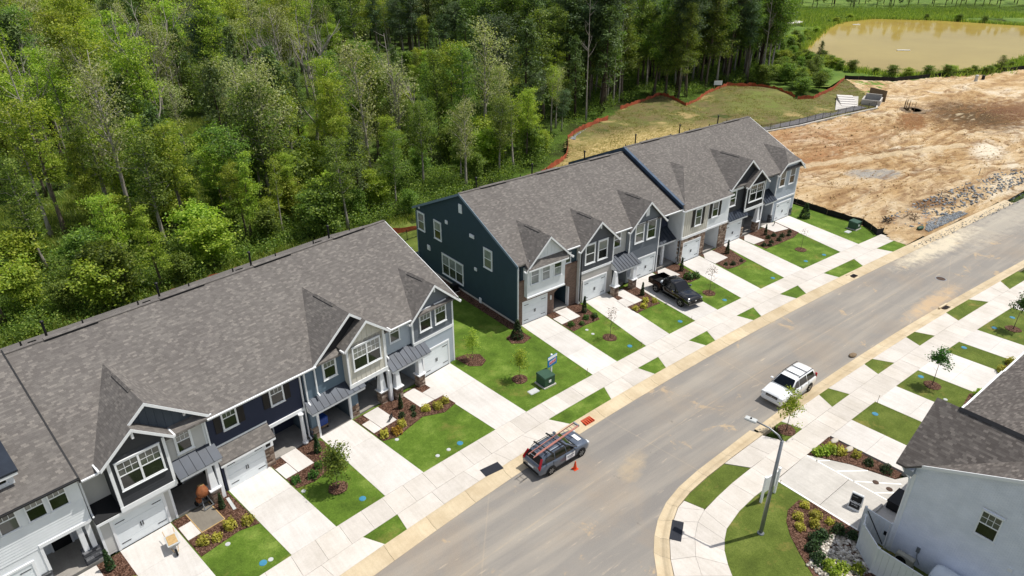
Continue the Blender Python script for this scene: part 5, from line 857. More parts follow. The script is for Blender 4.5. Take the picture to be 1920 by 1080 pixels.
def size(h): return "low" if h<5 else "small" if h<8 else "medium" if h<12 else "tall" if h<17 else "very tall"
NAMES={"broadleaf_tree":"broadleaf tree","pine_tree":"pine tree","sapling":"sapling","forest_tree":"forest tree","sparse_tree":"sparse thin tree"}
rest=[]
for d,u,v,h,tall in cand:
    x=rnd.random(); dense=u>100 and v>-64
    if tall: nm,key,base=("forest_tree","t%d"%rnd.randrange(3),21.) if x<.8 else ("pine_tree","p%d"%rnd.randrange(3),10.)
    elif h<6.6: nm,key,base=("sapling","y%d"%rnd.randrange(3),4.2)
    elif x<.16: nm,key,base=("pine_tree","p%d"%rnd.randrange(3),10.)
    elif x<.42: nm,key,base=("sparse_tree","s%d"%rnd.randrange(2),10.8)
    else: nm,key,base=("broadleaf_tree","b%d"%(rnd.choice((1,2,5,7,1,2,0,6)) if u<-8 else rnd.choice((0,1,2,4,6,3,5))),14.)
    if cnt.get(nm,0)>=280: rest.append((u,v,h,key,base)); continue
    cnt[nm]=cnt.get(nm,0)+1; lb="%s %s %s, %s, %s"%(size(h),TINT[key],NAMES[nm],depth(d),sector(u,v)); w=rnd.uniform(.9,1.25)*(1.15 if h<6.6 else 1)
    plant(key,u,v,h,lb,lb.replace(NAMES[nm],NAMES[nm]+"s"),nm,base=base,w=w,tilt=.07)
# whatever is past the count, and the woods too far off to tell apart, as one mass
for j in range(26):
    for i in range(60):
        u=-60+i*9+rnd.uniform(-3.5,3.5); v=-190-j*9+rnd.uniform(-3.5,3.5)
        if -v>330 and rnd.random()<.5: continue
        if (u>225 and v>-165) or not in_view(u,v,20,.05): continue
        rest.append((u,v,rnd.uniform(15,22),rnd.choice(("b0","b3","b4","p0","t1")),None))
for i in range(46):
    u=246+i*3.9+rnd.uniform(-2,2); v=-160+i*2.6+rnd.uniform(-6,6)
    for k in range(3): rest.append((u+k*7+rnd.uniform(-3,3),v+9-k*9,rnd.uniform(8,12),rnd.choice(("b0","b3","p1","t1")),None))
VV=[];n0=0;KV={}
for u,v,h,key,base in rest:
    V,F,mt=TR[key][2]; base=base or (21. if key[0]=='t' else 14. if key[0]=='b' else 10.); nq=len(F); step=max(1,nq//800); q=V.reshape(-1,4,3)[::step]; c=q.mean(1,keepdims=True); q=c+(q-c)*math.sqrt(step)*1.0; s=h/base*rnd.uniform(.95,1.15); a=rnd.uniform(0,6.28); ca,sa=math.cos(a),math.sin(a); w=q.reshape(-1,3)*s; w=np.stack([w[:,0]*ca-w[:,1]*sa+u,w[:,0]*sa+w[:,1]*ca-v,w[:,2]],1); KV.setdefault(mt,[]).append(w)
for mt,l in KV.items():
    V=np.concatenate(l); o=put("distant_wood",np_mesh("distant_wood",V,np.arange(len(V)).reshape(-1,4),mt)); tag(o,"unbroken wood far behind the townhouses and the pond","wood",kind="stuff")
dt=MB()
for u,v,h,key,base in rest[::2]: dt.tube([(u,-v,0),(u,-v,h*.7)],[.22,.1],4,False)
tag(dt.build("distant_trunks","bark_dark"),"dark stems inside the far wood","wood",kind="stuff")
# single trees that can be picked out
for key,u,v,h,b,lb,nm in (("s1",-28.8,-48,15,10.8,"leaning pale-barked tree nearest the left edge, long bare stem","leaning_tree"),("s1",-16.9,-37.6,11,10.8,"slender bare-stemmed tree just behind the first row's middle","slender_tree"),("s1",-21.9,-52,16,10.8,"thin dark-stemmed tree behind the grassy gap at left","slender_tree"),("s0",-4.6,-43,17,10.8,"tall pale-leaved tree with twin stems behind the first row's end","pale_tree"),("s0",-3.2,-44.5,15,10.8,"smaller pale-leaved tree beside the tall pale one","pale_tree"),
    ("d0",-26,-75,13,11,"grey dead tree with wide crooked limbs at upper left","dead_tree"),("d1",-8,-96,18,12,"tall dead grey trunk standing above the left wood","dead_tree"),("d0",-3,-104,17,11,"second dead grey trunk beside the tallest one at left","dead_tree"),("d1",16,-92,15,12,"dead bare tree behind the pale-leaved tree","dead_tree"),("d1",-46,-92,18,12,"grey dead tree in the top left corner","dead_tree"),("d0",30,-100,12,11,"small dead grey tree in the wood's middle","dead_tree"),
    ("pole",69,-55.2,23,20,"tall straight grey trunk at the wood's edge by the orange fence","tall_trunk"),("pole",72,-56.5,19,20,"thinner straight trunk just right of the tall grey one","tall_trunk"),("pole",86,-52.6,24,20,"pale slim trunk above the dip of the orange fence","tall_trunk"),("pole",56,-49.5,22,20,"pale straight trunk left of the orange fence's start","tall_trunk"),("pole",113,-50.5,22,20,"right-hand pale trunk at the wood's corner near the pond","tall_trunk"),("pole",115,-52.5,20,20,"thin trunk at the wood's corner near the pond","tall_trunk"),
    ("p0",61,-108,11,10,"round-headed pine on the far clearing's edge","pine_tree"),("p1",75,-106,12,10,"lone pine with a bare stem right of the far clearing","pine_tree"),("b2",90,-112,19,14,"tall bright green tree left of the mown strip","bright_tree"),("b3",67,-128,18,14,"blue-green dense tree behind the far clearing","dark_tree"),("b3",75,-132,19,14,"largest blue-green tree behind the far clearing","dark_tree"),("p0",128,-46,8,10,"dark pointed cedar at the pond's near corner","cedar_tree")):
    o=plant(key,u,v,h,lb,None,nm,base=b,tilt=.04,w=.62 if nm=="tall_trunk" else 1.)
    if "group" in o: del o["group"]
    if nm=="cedar_tree": o.scale=(.75,.75,.8)
for k in range(46):
    t_=rnd.random()*len(POND); a_,b_=POND[int(t_)],POND[(int(t_)+1)%len(POND)]; f_=t_%1; x_,y_=a_[0]+(b_[0]-a_[0])*f_,a_[1]+(b_[1]-a_[1])*f_; dx_,dy_=x_-215,y_-60; L_=math.hypot(dx_,dy_); o_=rnd.uniform(1,4)
    if in_view(x_,-y_,1,0): plant('y%d'%rnd.randrange(3),x_+dx_/L_*o_,-(y_+dy_/L_*o_),rnd.uniform(1.2,2.6),'low ragged bush on the pond bank among the reeds','bank bushes','bank_bush','bush',base=4.2,w=1.7)
for (u,v,h) in ((118,-42.5,5.5),(122,-43.5,6),(125,-44.6,5),(113,-41,4.6),(109,-38.5,4.2),(130,-47,4.4),(106,-36.5,3.4),(116,-38.2,3.2),(121,-40,3)): plant("b4" if h>4 else "y1",u,v,h,"dense dark bush in the thicket at the pond's near corner","thicket bushes by the pond","thicket_bush","bush",base=14. if h>4 else 4.2,w=2.2 if h>4 else 1.5)
for (u,v,h) in ((170,-21.5,4),(181,-18,5),(187,-17,5),(194,-15.5,5.5),(201,-14.5,5),(209,-13,5)): plant("b4",u,v,h,"round bush on the pond's near bank at the right edge","bushes on the right bank","bank_bush","bush",base=14.,w=2.4)
for k in range(64):
    u=rnd.uniform(-60,30); v=rnd.uniform(-125,-48); h=rnd.uniform(11,19)
    if not in_view(u,v,h,-.02) or clear(u,v): continue
    kd=rnd.choice(("pole","pole","d0","d1")); lb="grey bare %s, %s, %s"%("trunk" if kd=="pole" else "dead tree",depth(dist2cam(u,v)),sector(u,v)); plant(kd,u,v,h,lb,lb+" (alike)","bare_trunk",base=20. if kd=="pole" else 11.5,tilt=.1,w=1.1 if kd=="pole" else .8)
for k in range(70):
    u=rnd.uniform(108,175); v=-interp(u,[(105,46),(120,50),(150,66),(175,78)])+rnd.uniform(-6,10)
    if inside((u,-v),POND) or inside((u,v),rl) or not in_view(u,v,2): continue
    plant(rnd.choice(("y0","y1","y2")),u,v,rnd.uniform(1.8,4.2),"bushy shrub on the green slope between the tall wood and the pond","slope shrubs by the pond","slope_shrub","bush",base=4.2,w=1.3) if rnd.random()<.99 else None
# undergrowth and rough grass
V=[];n=0
def shrubmass(pts,per,r,size):
    c=np.repeat(np.array(pts),per,0); d=rng.normal(0,1,c.shape); d/=np.linalg.norm(d,axis=1)[:,None]; s=(rng.uniform(.3,1,len(c))**.4)[:,None]; p=c+d*s*np.array([r,r,r*.75])*rng.uniform(.6,1.2,(len(c),1)); p[:,2]=np.abs(p[:,2]); return leafquads(p,d,size,rng)
und=[];edge_=[]
for k in range(7600):
    u=rnd.uniform(-70,150) if k%3 else rnd.uniform(-50,36); v=rnd.uniform(-120,-25) if k%3 else rnd.uniform(-40,-21.5)
    if not inside((u,v),EDGE) or (clear(u,v) and rnd.random()<.93) or not in_view(u,v,2): continue
    if u>58 and v<-46: und.append((u+rnd.uniform(-1,1),-v+rnd.uniform(-1,1),rnd.uniform(.5,1.8)))
    (edge_ if rnd.random()<.4 else und).append((u,-v,rnd.uniform(.2,.9)))
for k in range(1500):
    u=rnd.uniform(58,165); v=rnd.uniform(-78,-46)
    if inside((u,v),EDGE) and not clear(u,v): und.append((u,-v,rnd.uniform(.4,1.6)))
for k in range(900): u=rnd.uniform(235,345); v=-138+(u-246)*.667+rnd.uniform(-16,16); und.append((u,-v,rnd.uniform(.5,2.4)))
for nm,pl,mt in (("undergrowth",und,"leaf_mid"),("bramble_undergrowth",edge_,"leaf_mid")):
    Vq,Fq=shrubmass(pl,44,1.15,.11); tag(put(nm,np_mesh(nm,Vq,Fq,mt)),"leafy undergrowth covering the floor of the wood","undergrowth",kind="stuff")
def blades(pts,per,h,spread,w):
    c=np.repeat(np.array(pts),per,0); n=len(c); b=c+np.concatenate([rng.normal(0,spread,(n,2)),np.zeros((n,1))],1); a=rng.uniform(0,6.28,n); hh=h*rng.uniform(.5,1.2,n); dx=np.stack([np.cos(a),np.sin(a),0*a],1)*w*rng.uniform(.6,1.3,(n,1)); ln=rng.normal(0,.35,(n,2))*hh[:,None]
    tip=b+np.concatenate([ln,hh[:,None]],1); return np.stack([b-dx,b+dx,tip+dx*.25,tip-dx*.25],1).reshape(-1,3)
tg=[]
for a,b,c,d in CLEAR:
    for k in range(int(c*d*14)): 
        r_=math.sqrt(rnd.random())*1.1; t_=rnd.uniform(0,6.28); tg.append((a+c*r_*math.cos(t_),-(b+d*r_*math.sin(t_)),0.))
for k in range(2600):
    u=rnd.uniform(-40,36); v=-22-rnd.random()*7
    if v<interp(u,EDGE[:12])+1.8 and v>interp(u,EDGE[:12])-2.5: tg.append((u,-v,0.))
tw=[]
while len(tw)<2600:
    u=rnd.uniform(22,130); v=rnd.uniform(-54,-15)
    if inside((u,v),rl) and wave(u,v,.35,4.)>-.2: tw.append((u,-v,mz(u,v)-.02))
Vw=blades(tw,8,.22,.3,.04); tag(put("weed_tufts",np_mesh("weed_tufts",Vw,np.arange(len(Vw)).reshape(-1,4),"blade_dry")),"dry weeds over the sown slope behind the second row","grass",kind="stuff")
Vb=blades(tg,9,.55,.35,.045); tag(put("rough_grass",np_mesh("rough_grass",Vb,np.arange(len(Vb)).reshape(-1,4),"blade")),"rough bright grass in the wood's clearings","grass",kind="stuff")
tg=[]; ring_=POND+[POND[0]]
for (a,b),(c,d) in zip(ring_,ring_[1:]):
    L=math.hypot(c-a,d-b)
    for k in range(int(L*8)):
        t_=rnd.random(); w_=abs(rnd.gauss(0,1.8)); nx_,ny_=(d-b)/L,-(c-a)/L; x,y=a+(c-a)*t_,b+(d-b)*t_; cx,cy=215,60; sg=1 if (x-cx)*nx_+(y-cy)*ny_>0 else -1; tg.append((x+sg*nx_*w_,y+sg*ny_*w_,0.))
for k in range(3800):
    u=rnd.uniform(215,330); v=-98-rnd.random()*45; v=v if u<262 else v+(u-262)*.75; tg.append((u,-v,0.)) if not inside((u,-v),POND) else None
Vb=blades(tg,7,1.15,.7,.10); tag(put("bank_reeds",np_mesh("bank_reeds",Vb,np.arange(len(Vb)).reshape(-1,4),"blade")),"tall green grass and reeds around the muddy pond","grass",kind="stuff")

# garden plants ------------------------------------------------------------
SH={}
def shrub_mesh(key,mat,r,h,n,size,cone=False):
    z=rng.uniform(0,1,n); a=rng.uniform(0,6.28,n); 
    if cone: rr=r*np.clip(1.15-z,.12,1)*rng.uniform(.75,1.05,n); p=np.stack([rr*np.cos(a),rr*np.sin(a),z*h],1)
    else:
        d=rng.normal(0,1,(n,3)); d/=np.linalg.norm(d,axis=1)[:,None]; d[:,2]=np.abs(d[:,2]); lb=1+.22*np.sin(d[:,0]*5+d[:,1]*4+r*31); p=d*(rng.uniform(.35,1,n)**.5*lb)[:,None]*np.array([r,r,h])
    o=p/ (np.linalg.norm(p,axis=1)[:,None]+1e-6); V,F=leafquads(p,o,size,rng,.6,.4,.7); SH[key]=np_mesh("foliage",V,F,mat)
shrub_mesh("y","leaf_yellow",.36,.5,330,.065); shrub_mesh("g","leaf_shrub",.34,.5,330,.06); shrub_mesh("c","leaf_cone",.2,1.35,420,.07,True); shrub_mesh("r","leaf_rust",.36,.42,260,.065); shrub_mesh("s","leaf_cone",.24,.33,180,.055); shrub_mesh("m","leaf_cone",.55,1.7,620,.11,True); shrub_mesh("l","leaf_light",.4,.5,280,.08); shrub_mesh("d","leaf_cone",.42,.55,360,.07)
stemmesh=MB().tube([(0,0,-.05),(0,0,.3)],[.025,.012],5).tube([(0,0,.08),(.09,.03,.28)],[.014,.006],4).tube([(0,0,.08),(-.07,-.05,.27)],[.014,.006],4).mesh("stem","bark")
NM={"y":"golden_shrub","g":"green_shrub","c":"columnar_evergreen","r":"rust_shrub","s":"small_shrub","m":"magnolia","l":"leafy_shrub","d":"dark_shrub"}
def shrubs(key,pts,label,s=1.):
    for u,v in pts:
        e=empty(NM[key],P(u,v,ZB-.005),random.uniform(0,6.28),label=label,cat="shrub"); k=s*random.uniform(.85,1.15); e.scale=(k,k,k*random.uniform(.9,1.1))
        if len(pts)>1: e["group"]=label+" (alike)"
        put("foliage",SH[key],e); put("stem",stemmesh,e)
BB=lambda *p:[b1(*x) for x in p]
shrubs("y",BB((-22.37,2.93),(-21.7,3.25),(-20.78,2.95),(-19.9,3.4)),"golden shrub in the mulch bed below the wet concrete walk"); shrubs("c",BB((-20.36,1.2)),"columnar evergreen beside the mixer and the white porch column"); shrubs("c",BB((-26.55,.95)),"columnar evergreen at the corner of the light grey house"); shrubs("l",BB((-26.2,2.7),(-27.6,3.0)),"yellow-green shrub at the bottom left bed",.8)
shrubs("g",BB((-16.2,2.5),(-15.2,2.95),(-14.5,2.5)),"round green shrub in the bed of the navy townhouse"); shrubs("c",BB((-13.7,1.2)),"columnar evergreen between the navy and blue-grey houses")
shrubs("y",BB((-9.75,3.2),(-8.2,3.2)),"golden shrub by the small black yard sign"); shrubs("r",BB((-8.95,3.55)),"rust-coloured shrub between golden ones"); shrubs("y",BB((-5.95,3.15),(-5.15,3.55),(-4.4,3.5)),"golden shrub in the bed beside the end house's driveway"); shrubs("s",BB((-7.58,2.42),(-6.5,2.4),(-6.93,3.0)),"low dark shrub in the long bed before the cream bay"); shrubs("c",BB((-7.0,1.64)),"columnar evergreen in front of the tall stone pier")
shrubs("g",[(3.68,2.85),(4.56,3.25),(5.55,2.8),(6.4,3.0)],"green shrub in the bed of the brick-fronted house",.85); shrubs("c",[(6.25,1.8)],"columnar evergreen right of the brick arch")
shrubs("y",[(10.2,4.4),(11.11,4.55),(12.06,3.95),(12.7,4.5)],"golden shrub left of the black pickup",.85); shrubs("c",[(12.83,2.85)],"columnar evergreen beside the pickup's rear wheel")
shrubs("c",[(19.88,1.79)],"columnar evergreen behind the pickup, by the stone garage pier"); shrubs("g",[(19.0,3.3),(19.85,3.6)],"large green shrub right of the black pickup",1.25)
shrubs("c",[(27.08,2.1)],"columnar evergreen before the cream and white house"); shrubs("s",[(25.19,4.2),(26.6,4.2),(24.6,3.75)],"tiny shrub in the bed of the cream and white house")
shrubs("c",[(34.75,1.71)],"columnar evergreen before the charcoal house"); shrubs("s",[(34.12,2.48),(35.13,2.53),(35.75,3.2),(37.6,3.0),(36.6,3.5),(34.5,3.6),(33.38,3.4),(32.43,3.8),(31.9,3.4)],"small round dark shrub in the charcoal house's wide bed",1.15)
shrubs("m",[(-1.25,1.45)],"dark upright bush at the corner of the brick-fronted house"); shrubs("m",[(43.1,1.6)],"dark upright bush beside the last driveway and black silt fence")
shrubs("y",[(.14,27.1),(-1.0,27.35),(-.1,27.95),(-1.6,27.85),(-.8,28.25),(.1,28.7)],"golden shrub in the cluster beside the parking pad",.85); shrubs("d",[(-1.17,29.0),(-.16,29.4),(.1,30.1),(-1.8,28.95),(-2.5,29.15),(-2.97,29.8)],"dark green shrub in the row around the river rock"); shrubs("l",[(-2.98,30.4),(-2.42,30.85),(-1.9,31.4),(-3.3,31.0)],"loose yellow-green shrub below the river rock"); shrubs("c",[(-.95,32.4)],"pointed evergreen against the white fence",1.0)
shrubs("l",[(5.15,25.1),(5.6,25.35),(6.0,25.6)],"leafy green shrub at the narrow end of the striped bed",1.1); shrubs("y",[(6.25,25.35),(6.32,26.0),(6.85,26.8)],"golden shrub in the narrow bed by the striped bay"); shrubs("d",[(6.75,27.7),(6.97,28.7)],"dark shrub in the narrow bed by the striped bay",.8)
shrubs("y",[(27.0,28.95),(25.2,29.0)],"golden shrub by the far right roof's eave",1.1); shrubs("l",[(20.3,29.3),(19.7,29.6),(20.7,29.9)],"leafy shrub beside the near roof's ridge",1.3)
# young street trees
YT={}
def young(key,mat,r,z0,z1,nc,per,size,th=.03,sig=.16):
    p,o,_=crown_pts(rng,r,z0,z1,nc,per,sig,.55,.35,'egg'); V,F=leafquads(p,o,size,rng); YT[key]=(trunk(z1*.95,th,9,len(YT)+5,.12,6,zl=(.35,.9),ll=r*1.2).mesh("trunk","bark",smooth=True),np_mesh("crown",V,F,mat) if nc else None)
young("full","leaf_mid",.78,1.0,3.4,70,30,.075,.035,.2); young("loose","leaf_light",.66,.8,3.1,52,20,.065); young("sparse","leaf_bronze",.62,1.0,3.1,26,5,.06); young("bare","leaf_bronze",.55,1.2,2.7,14,4,.05,.025); young("dark","leaf_shrub",.62,1.5,3.3,44,26,.075,.035,.18)
def yt(key,u,v,h,label,z=ZL,rg=.62):
    ring(u,v,rg); e=empty("young_tree",P(u,v,z),random.uniform(0,6.28),label=label,cat="tree"); s=h/3.2; e.scale=(s,s,s); put("trunk",YT[key][0],e); put("crown",YT[key][1],e); return e
yt("full",-21.0,8.3,3.3,"young leafy tree on the small lawn before the navy townhouse"); yt("loose",-6.2,1.9,2.9,"young airy tree at the first row's right end"); yt("loose",-4.9,6.3,3.0,"young tree behind the green transformer box"); yt("sparse",4.92,6.33,3.2,"thin bronze-leaved sapling on the brick-fronted house's lawn"); yt("sparse",18.16,6.55,3.1,"thin bronze-leaved sapling right of the black pickup"); yt("bare",34.18,6.48,3.2,"nearly bare sapling on the charcoal house's lawn")
yt("loose",5.7,22.45,3.5,"street tree in front of the white car, on a grass triangle"); yt("dark",19.1,26.4,3.3,"round dark young tree on the lawn above the near roof"); yt("dark",33.3,27.1,3.4,"dark young tree at the picture's right edge")
# river rock and gravel
def stones(name,poly,n,r0,r1,mat,label,z=ZB):
    me=bmesh.new(); bmesh.ops.create_icosphere(me,subdivisions=1,radius=1); b=np.array([v.co[:] for v in me.verts]); f=np.array([[v.index for v in q.verts] for q in me.faces]); me.free(); us=[p[0] for p in poly]; vs=[p[1] for p in poly]; V=[];F=[];k=0
    while k<n:
        u,v=rnd.uniform(min(us),max(us)),rnd.uniform(min(vs),max(vs))
        if not inside((u,v),poly): continue
        s=rng.uniform(r0,r1)*rng.uniform(.7,1.2,3); s[2]*=.6; V.append((b+rng.normal(0,.12,b.shape))*s+np.array([u,-v,z+s[2]*.4])); F.append(f+k*len(b)); k+=1
    tag(put(name,np_mesh(name,np.concatenate(V),np.concatenate(F),mat)),label,"stones",kind="stuff")
stones("river_rock",[(-.6,29.2),(-.44,29.6),(.2,29.85),(.3,30.25),(-.5,30.6),(-1.45,31.85),(-2.6,31.6),(-3.75,30.3),(-3.7,29.5),(-2.4,29.35),(-1.9,29.15)],900,.05,.13,"river_rock","pale river rock bed below the shrubs by the white fence"); stones("crushed_gravel",[(53.3,11.4),(55.8,11.7),(60,12.4),(60,13.3),(54,13.1),(50,12.9),(50.6,12.3)],2200,.03,.09,"gravel","grey crushed gravel strip along the kerb by the bare plot",.06)
stones("gravel_strip",[(48.6,-43.6),(52,-45),(47,-42.6),(45.3,-41),(44.9,-41.9)],260,.06,.16,"gravel","small grey gravel heap at the orange fence behind the second row",.08)

clod=[(46.8,9.5),(46.6,3),(47,-3),(60,-13),(72,-23),(90,-21.5),(106,-19.5),(125,-20),(125,10),(100,15.5),(72,13.6),(52,12.6)]
stones("grey_rubble",[(49,8),(58,7.5),(70,8.5),(84,10),(84,13.8),(60,12.2),(50,11.5)],700,.05,.2,"gravel","grey rubble scattered between the metal posts and the kerb",.1); stones("dirt_clods",clod,2600,.04,.15,"timber","loose clods and stones scattered over the bare plot",.08); stones("road_grit",[(44.5,13.0),(50,13.3),(60,13.9),(80,15),(80,16.2),(60,15.2),(50,14.6),(44.5,14.2)],500,.03,.08,"gravel","grit washed over the kerb by the bare plot",-.03)
# ---------------------------------------------------------------- vehicles
def loft(rings,capA=True,capB=True):
    m=MB(); n=len(rings[0])
    for r_ in rings: m.v+=[tuple(p) for p in r_]
    for i in range(len(rings)-1):
        for k in range(n): m.f.append((i*n+k,i*n+(k+1)%n,(i+1)*n+(k+1)%n,(i+1)*n+k))
    if capA: m.f.append(tuple(range(n))[::-1])
    if capB: m.f.append(tuple((len(rings)-1)*n+k for k in range(n)))
    return m
def ring_body(x,w,zb,zt,cr=.05):
    h=[(.0,zt),(.5*w,zt-.004),(.82*w,zt-.02),(.95*w,zt-cr*1.2),(.995*w,zt-.22*(zt-zb)),(1.0*w,zb+.45*(zt-zb)),(.985*w,zb+.16*(zt-zb)),(.9*w,zb)]
    return [(x,y,z) for y,z in h]+[(x,-y,z) for y,z in h[::-1][:-1]]
def ring_top(x,zl,zt,wl,wt):
    h=[(0,zt),(.6*wt,zt-.012),(.9*wt,zt-.04),(wt,zt-min(.1,.45*(zt-zl))),(wl,zl)]
    return [(x,y,z) for y,z in h]+[(x,-y,z) for y,z in h[::-1][:-1]]
WH={}
def wheels(e,xs,yw,r,w=.22,spokes=6):
    k=(r,spokes)
    if k not in WH:
        t=MB().lathe([(r*.62,-w/2),(r*.92,-w/2),(r,-w/2+.04),(r,w/2-.04),(r*.92,w/2),(r*.62,w/2)],26,'y'); rim=MB().lathe([(r*.66,-w*.42),(r*.66,-w*.47),(r*.58,-w*.46),(r*.55,-w*.2),(.06,-w*.2),(.05,-w*.4),(.0,-w*.41)],22,'y')
        for i in range(spokes): a=6.2832*i/spokes; rim.bar((math.cos(a)*.05,-w*.40,math.sin(a)*.05),(math.cos(a)*r*.62,-w*.43,math.sin(a)*r*.62),.06,.05,(0,1,0))
        WH[k]=(t.mesh("tyre","tyre",smooth=True),rim.mesh("rim","rim"),MB().lathe([(r*1.13,-.02),(r*1.13,.0),(.02,.0)],26,'y').mesh("wheel_arch","plastic_black"))
    for x in xs:
        for sg in (1,-1):
            o=put("wheel",WH[k][0],e,loc=(x,-sg*(yw+.03-w/2),r),rot=0 if sg>0 else math.pi); put("rim",WH[k][1],o); put("wheel_arch",WH[k][2],e,loc=(x,-sg*(yw-.0),r+.02),rot=0 if sg>0 else math.pi)
def quadplate(e,name,mat,pts,th=.014):
    p=[Vector(q) for q in pts]; n=(p[1]-p[0]).cross(p[-1]-p[0]).normalized()*th; m=MB(); k=len(p); m.add([q-n*.5 for q in p]+[q+n for q in p],[tuple(range(k))[::-1],tuple(range(k,2*k))]+[(i,(i+1)%k,(i+1)%k+k,i+k) for i in range(k)]); return m.build(name,mat,e)
def sidewin(e,polys,zl,zt,wl,wt,mat="car_glass"):
    for pl in polys:
        for sg in (1,-1):
            pts=[(x,sg*(wl+(wt-wl)*t+.006),zl+(zt-zl)*t) for x,t in pl]; quadplate(e,"side_window",mat,pts if sg<0 else pts[::-1],.008)
def suv(name,label,loc,rot,paint,L,Wd,H,st,top,wins,wr,axles,zl,rails=True,crossbars=False,rear_tall=False):
    e=empty(name,loc,rot,label=label,cat="car"); w=Wd/2
    loft([ring_body(x,w*s,zb,zt,cr) for x,s,zb,zt,cr in st]).build("body",paint,e,smooth=True)
    wl,wt=w*.93,w*.72
    loft([ring_top(x,zl-.02,zt,wl*s,wt*s) for x,zt,s in top]).build("cabin",paint,e,smooth=True)
    wheels(e,axles,w,wr); x0,x1=top[0][0],top[1][0]; z1=top[1][1]
    f=lambda t,s:(x0+(x1-x0)*t,s*(wl*.86+(wt*.86-wl*.86)*t),zl+(z1-zl)*t)
    quadplate(e,"windscreen","car_glass",[f(.08,1),f(.08,-1),f(.95,-1),f(.95,1)],.02)
    x0,x1=top[-1][0],top[-2][0]; z0,z1=top[-1][1],top[-2][1]; g=lambda t,s:(x0+(x1-x0)*t,s*(wl*.84+(wt*.84-wl*.84)*t),z0+(z1-z0)*t)
    quadplate(e,"rear_window","car_glass",[g(.06,-1),g(.06,1),g(.86,1),g(.86,-1)],.02)
    sidewin(e,wins,zl,H-.1,wl,wt)
    for sg in (1,-1):
        MB().box(-.09,.09,-.1,.1,-.07,.07).build("mirror",paint,e,bevel=.03,loc=(top[0][0]-.38,sg*(w+.1),zl+.1))
        if rails: MB().tube([(top[1][0]-.15,sg*wt*.93,H-.04),(top[1][0]-.3,sg*wt*.93,H+.04),(top[-2][0]+.3,sg*wt*.93,H+.03),(top[-2][0]+.1,sg*wt*.93,H-.06)],.022,6).build("roof_rail","plastic_black",e)
        MB().box(axles[1]+wr+.05,axles[0]-wr-.05,sg*w*.99-.03,sg*w*.99+.03,st[3][2]-.02,st[3][2]+.09).build("side_sill","plastic_black" if paint!="car_white" else "galvanised",e)
        for x in (.18,-.85): MB().box(x-.09,x+.09,sg*w*1.0-.01,sg*w*1.0+.02,zl-.16,zl-.12).build("door_handle",paint,e)
        for x in (.85,-.10,-1.1): MB().box(x-.006,x+.006,sg*w*.99-.02,sg*w*.99+.012,st[3][2]+.12,zl-.02).build("door_seam","plastic_black",e)
    if crossbars: [MB().box(x-.03,x+.03,-wt*.93,wt*.93,H+.02,H+.05).build("roof_bar","plastic_black",e) for x in (-.15,-1.05)]
    return e,w,wl,wt
e,w,wl,wt=suv("grey_suv","grey estate car with an orange ladder on its roof, parked at the kerb",P(-8.55,14.62,ZR),R(1),"car_grey",4.5,1.82,1.62,
  [(2.22,.72,.32,.62,.05),(2.16,.86,.25,.78,.06),(1.95,.94,.22,.90,.07),(1.45,.99,.22,.97,.07),(.95,1.0,.22,1.01,.06),(-.5,1.0,.22,1.02,.05),(-1.7,.99,.22,1.05,.06),(-2.12,.95,.25,1.02,.07),(-2.24,.86,.34,.86,.06)],
  [(1.05,1.03,1.0),(.22,1.58,.99),(-.35,1.64,1.0),(-1.2,1.61,.99),(-1.78,1.52,.95),(-2.13,1.04,.93)],[[(.78,.03),(.12,.03),(.08,.9),(.25,.9)],[(.02,.03),(-.88,.03),(-.84,.93),(-.0,.95)],[(-.98,.03),(-1.72,.2),(-1.62,.68),(-.95,.9)]],.335,(1.36,-1.3),1.02)
for sg in (1,-1):
    MB().box(-2.235,-2.08,sg*.74-.09,sg*.74+.09,.74,.98).bar((-2.17,sg*.76,.95),(-1.9,sg*.64,1.42),.14,.1).build("tail_lamp","lamp_red",e,bevel=.015); MB().box(2.0,2.17,sg*.66-.16,sg*.66+.16,.66,.8).build("headlamp","lamp_clear",e,bevel=.02)
MB().box(2.17,2.25,-.5,.5,.42,.6).build("grille","plastic_black",e); MB().box(-2.27,-2.2,-.75,.75,.36,.5).build("rear_bumper","plastic_black",e,bevel=.02); MB().box(-2.262,-2.235,-.26,.26,.62,.75).build("number_plate","sign_white",e)
quadplate(e,"bonnet_panel","sign_white",[(1.75,.18,.972),(1.45,.18,.992),(1.45,-.45,.987),(1.75,-.45,.966)],.012); MB().box(-.02,.75,-w-.012,-w-.002,.45,.85).build("door_placard","sign_white",e); MB().box(.05,.68,-w-.016,-w-.011,.66,.72).box(.12,.6,-w-.016,-w-.011,.56,.6).build("placard_print","car_grey",e)
e2,w2,wl2,wt2=suv("white_suv","white estate car with black roof rails parked on the right side of the street",P(9.75,20.02,ZR),R(181),"car_white",4.75,1.86,1.72,
  [(2.34,.74,.36,.66,.04),(2.30,.88,.28,.86,.06),(2.05,.95,.26,1.0,.06),(1.5,.99,.26,1.06,.06),(1.0,1.0,.26,1.09,.05),(-.5,1.0,.26,1.09,.05),(-1.8,.99,.26,1.1,.05),(-2.25,.97,.3,1.1,.06),(-2.36,.9,.38,.95,.05)],
  [(1.12,1.1,1.0),(.36,1.66,.99),(-.3,1.72,1.0),(-1.6,1.7,1.0),(-2.05,1.62,.97),(-2.3,1.12,.95)],[[(.85,.03),(.18,.03),(.12,.92),(.38,.92)],[(.08,.03),(-.88,.03),(-.88,.95),(.03,.95)],[(-.98,.03),(-1.98,.06),(-1.85,.9),(-.98,.94)]],.355,(1.42,-1.42),1.1,crossbars=True)
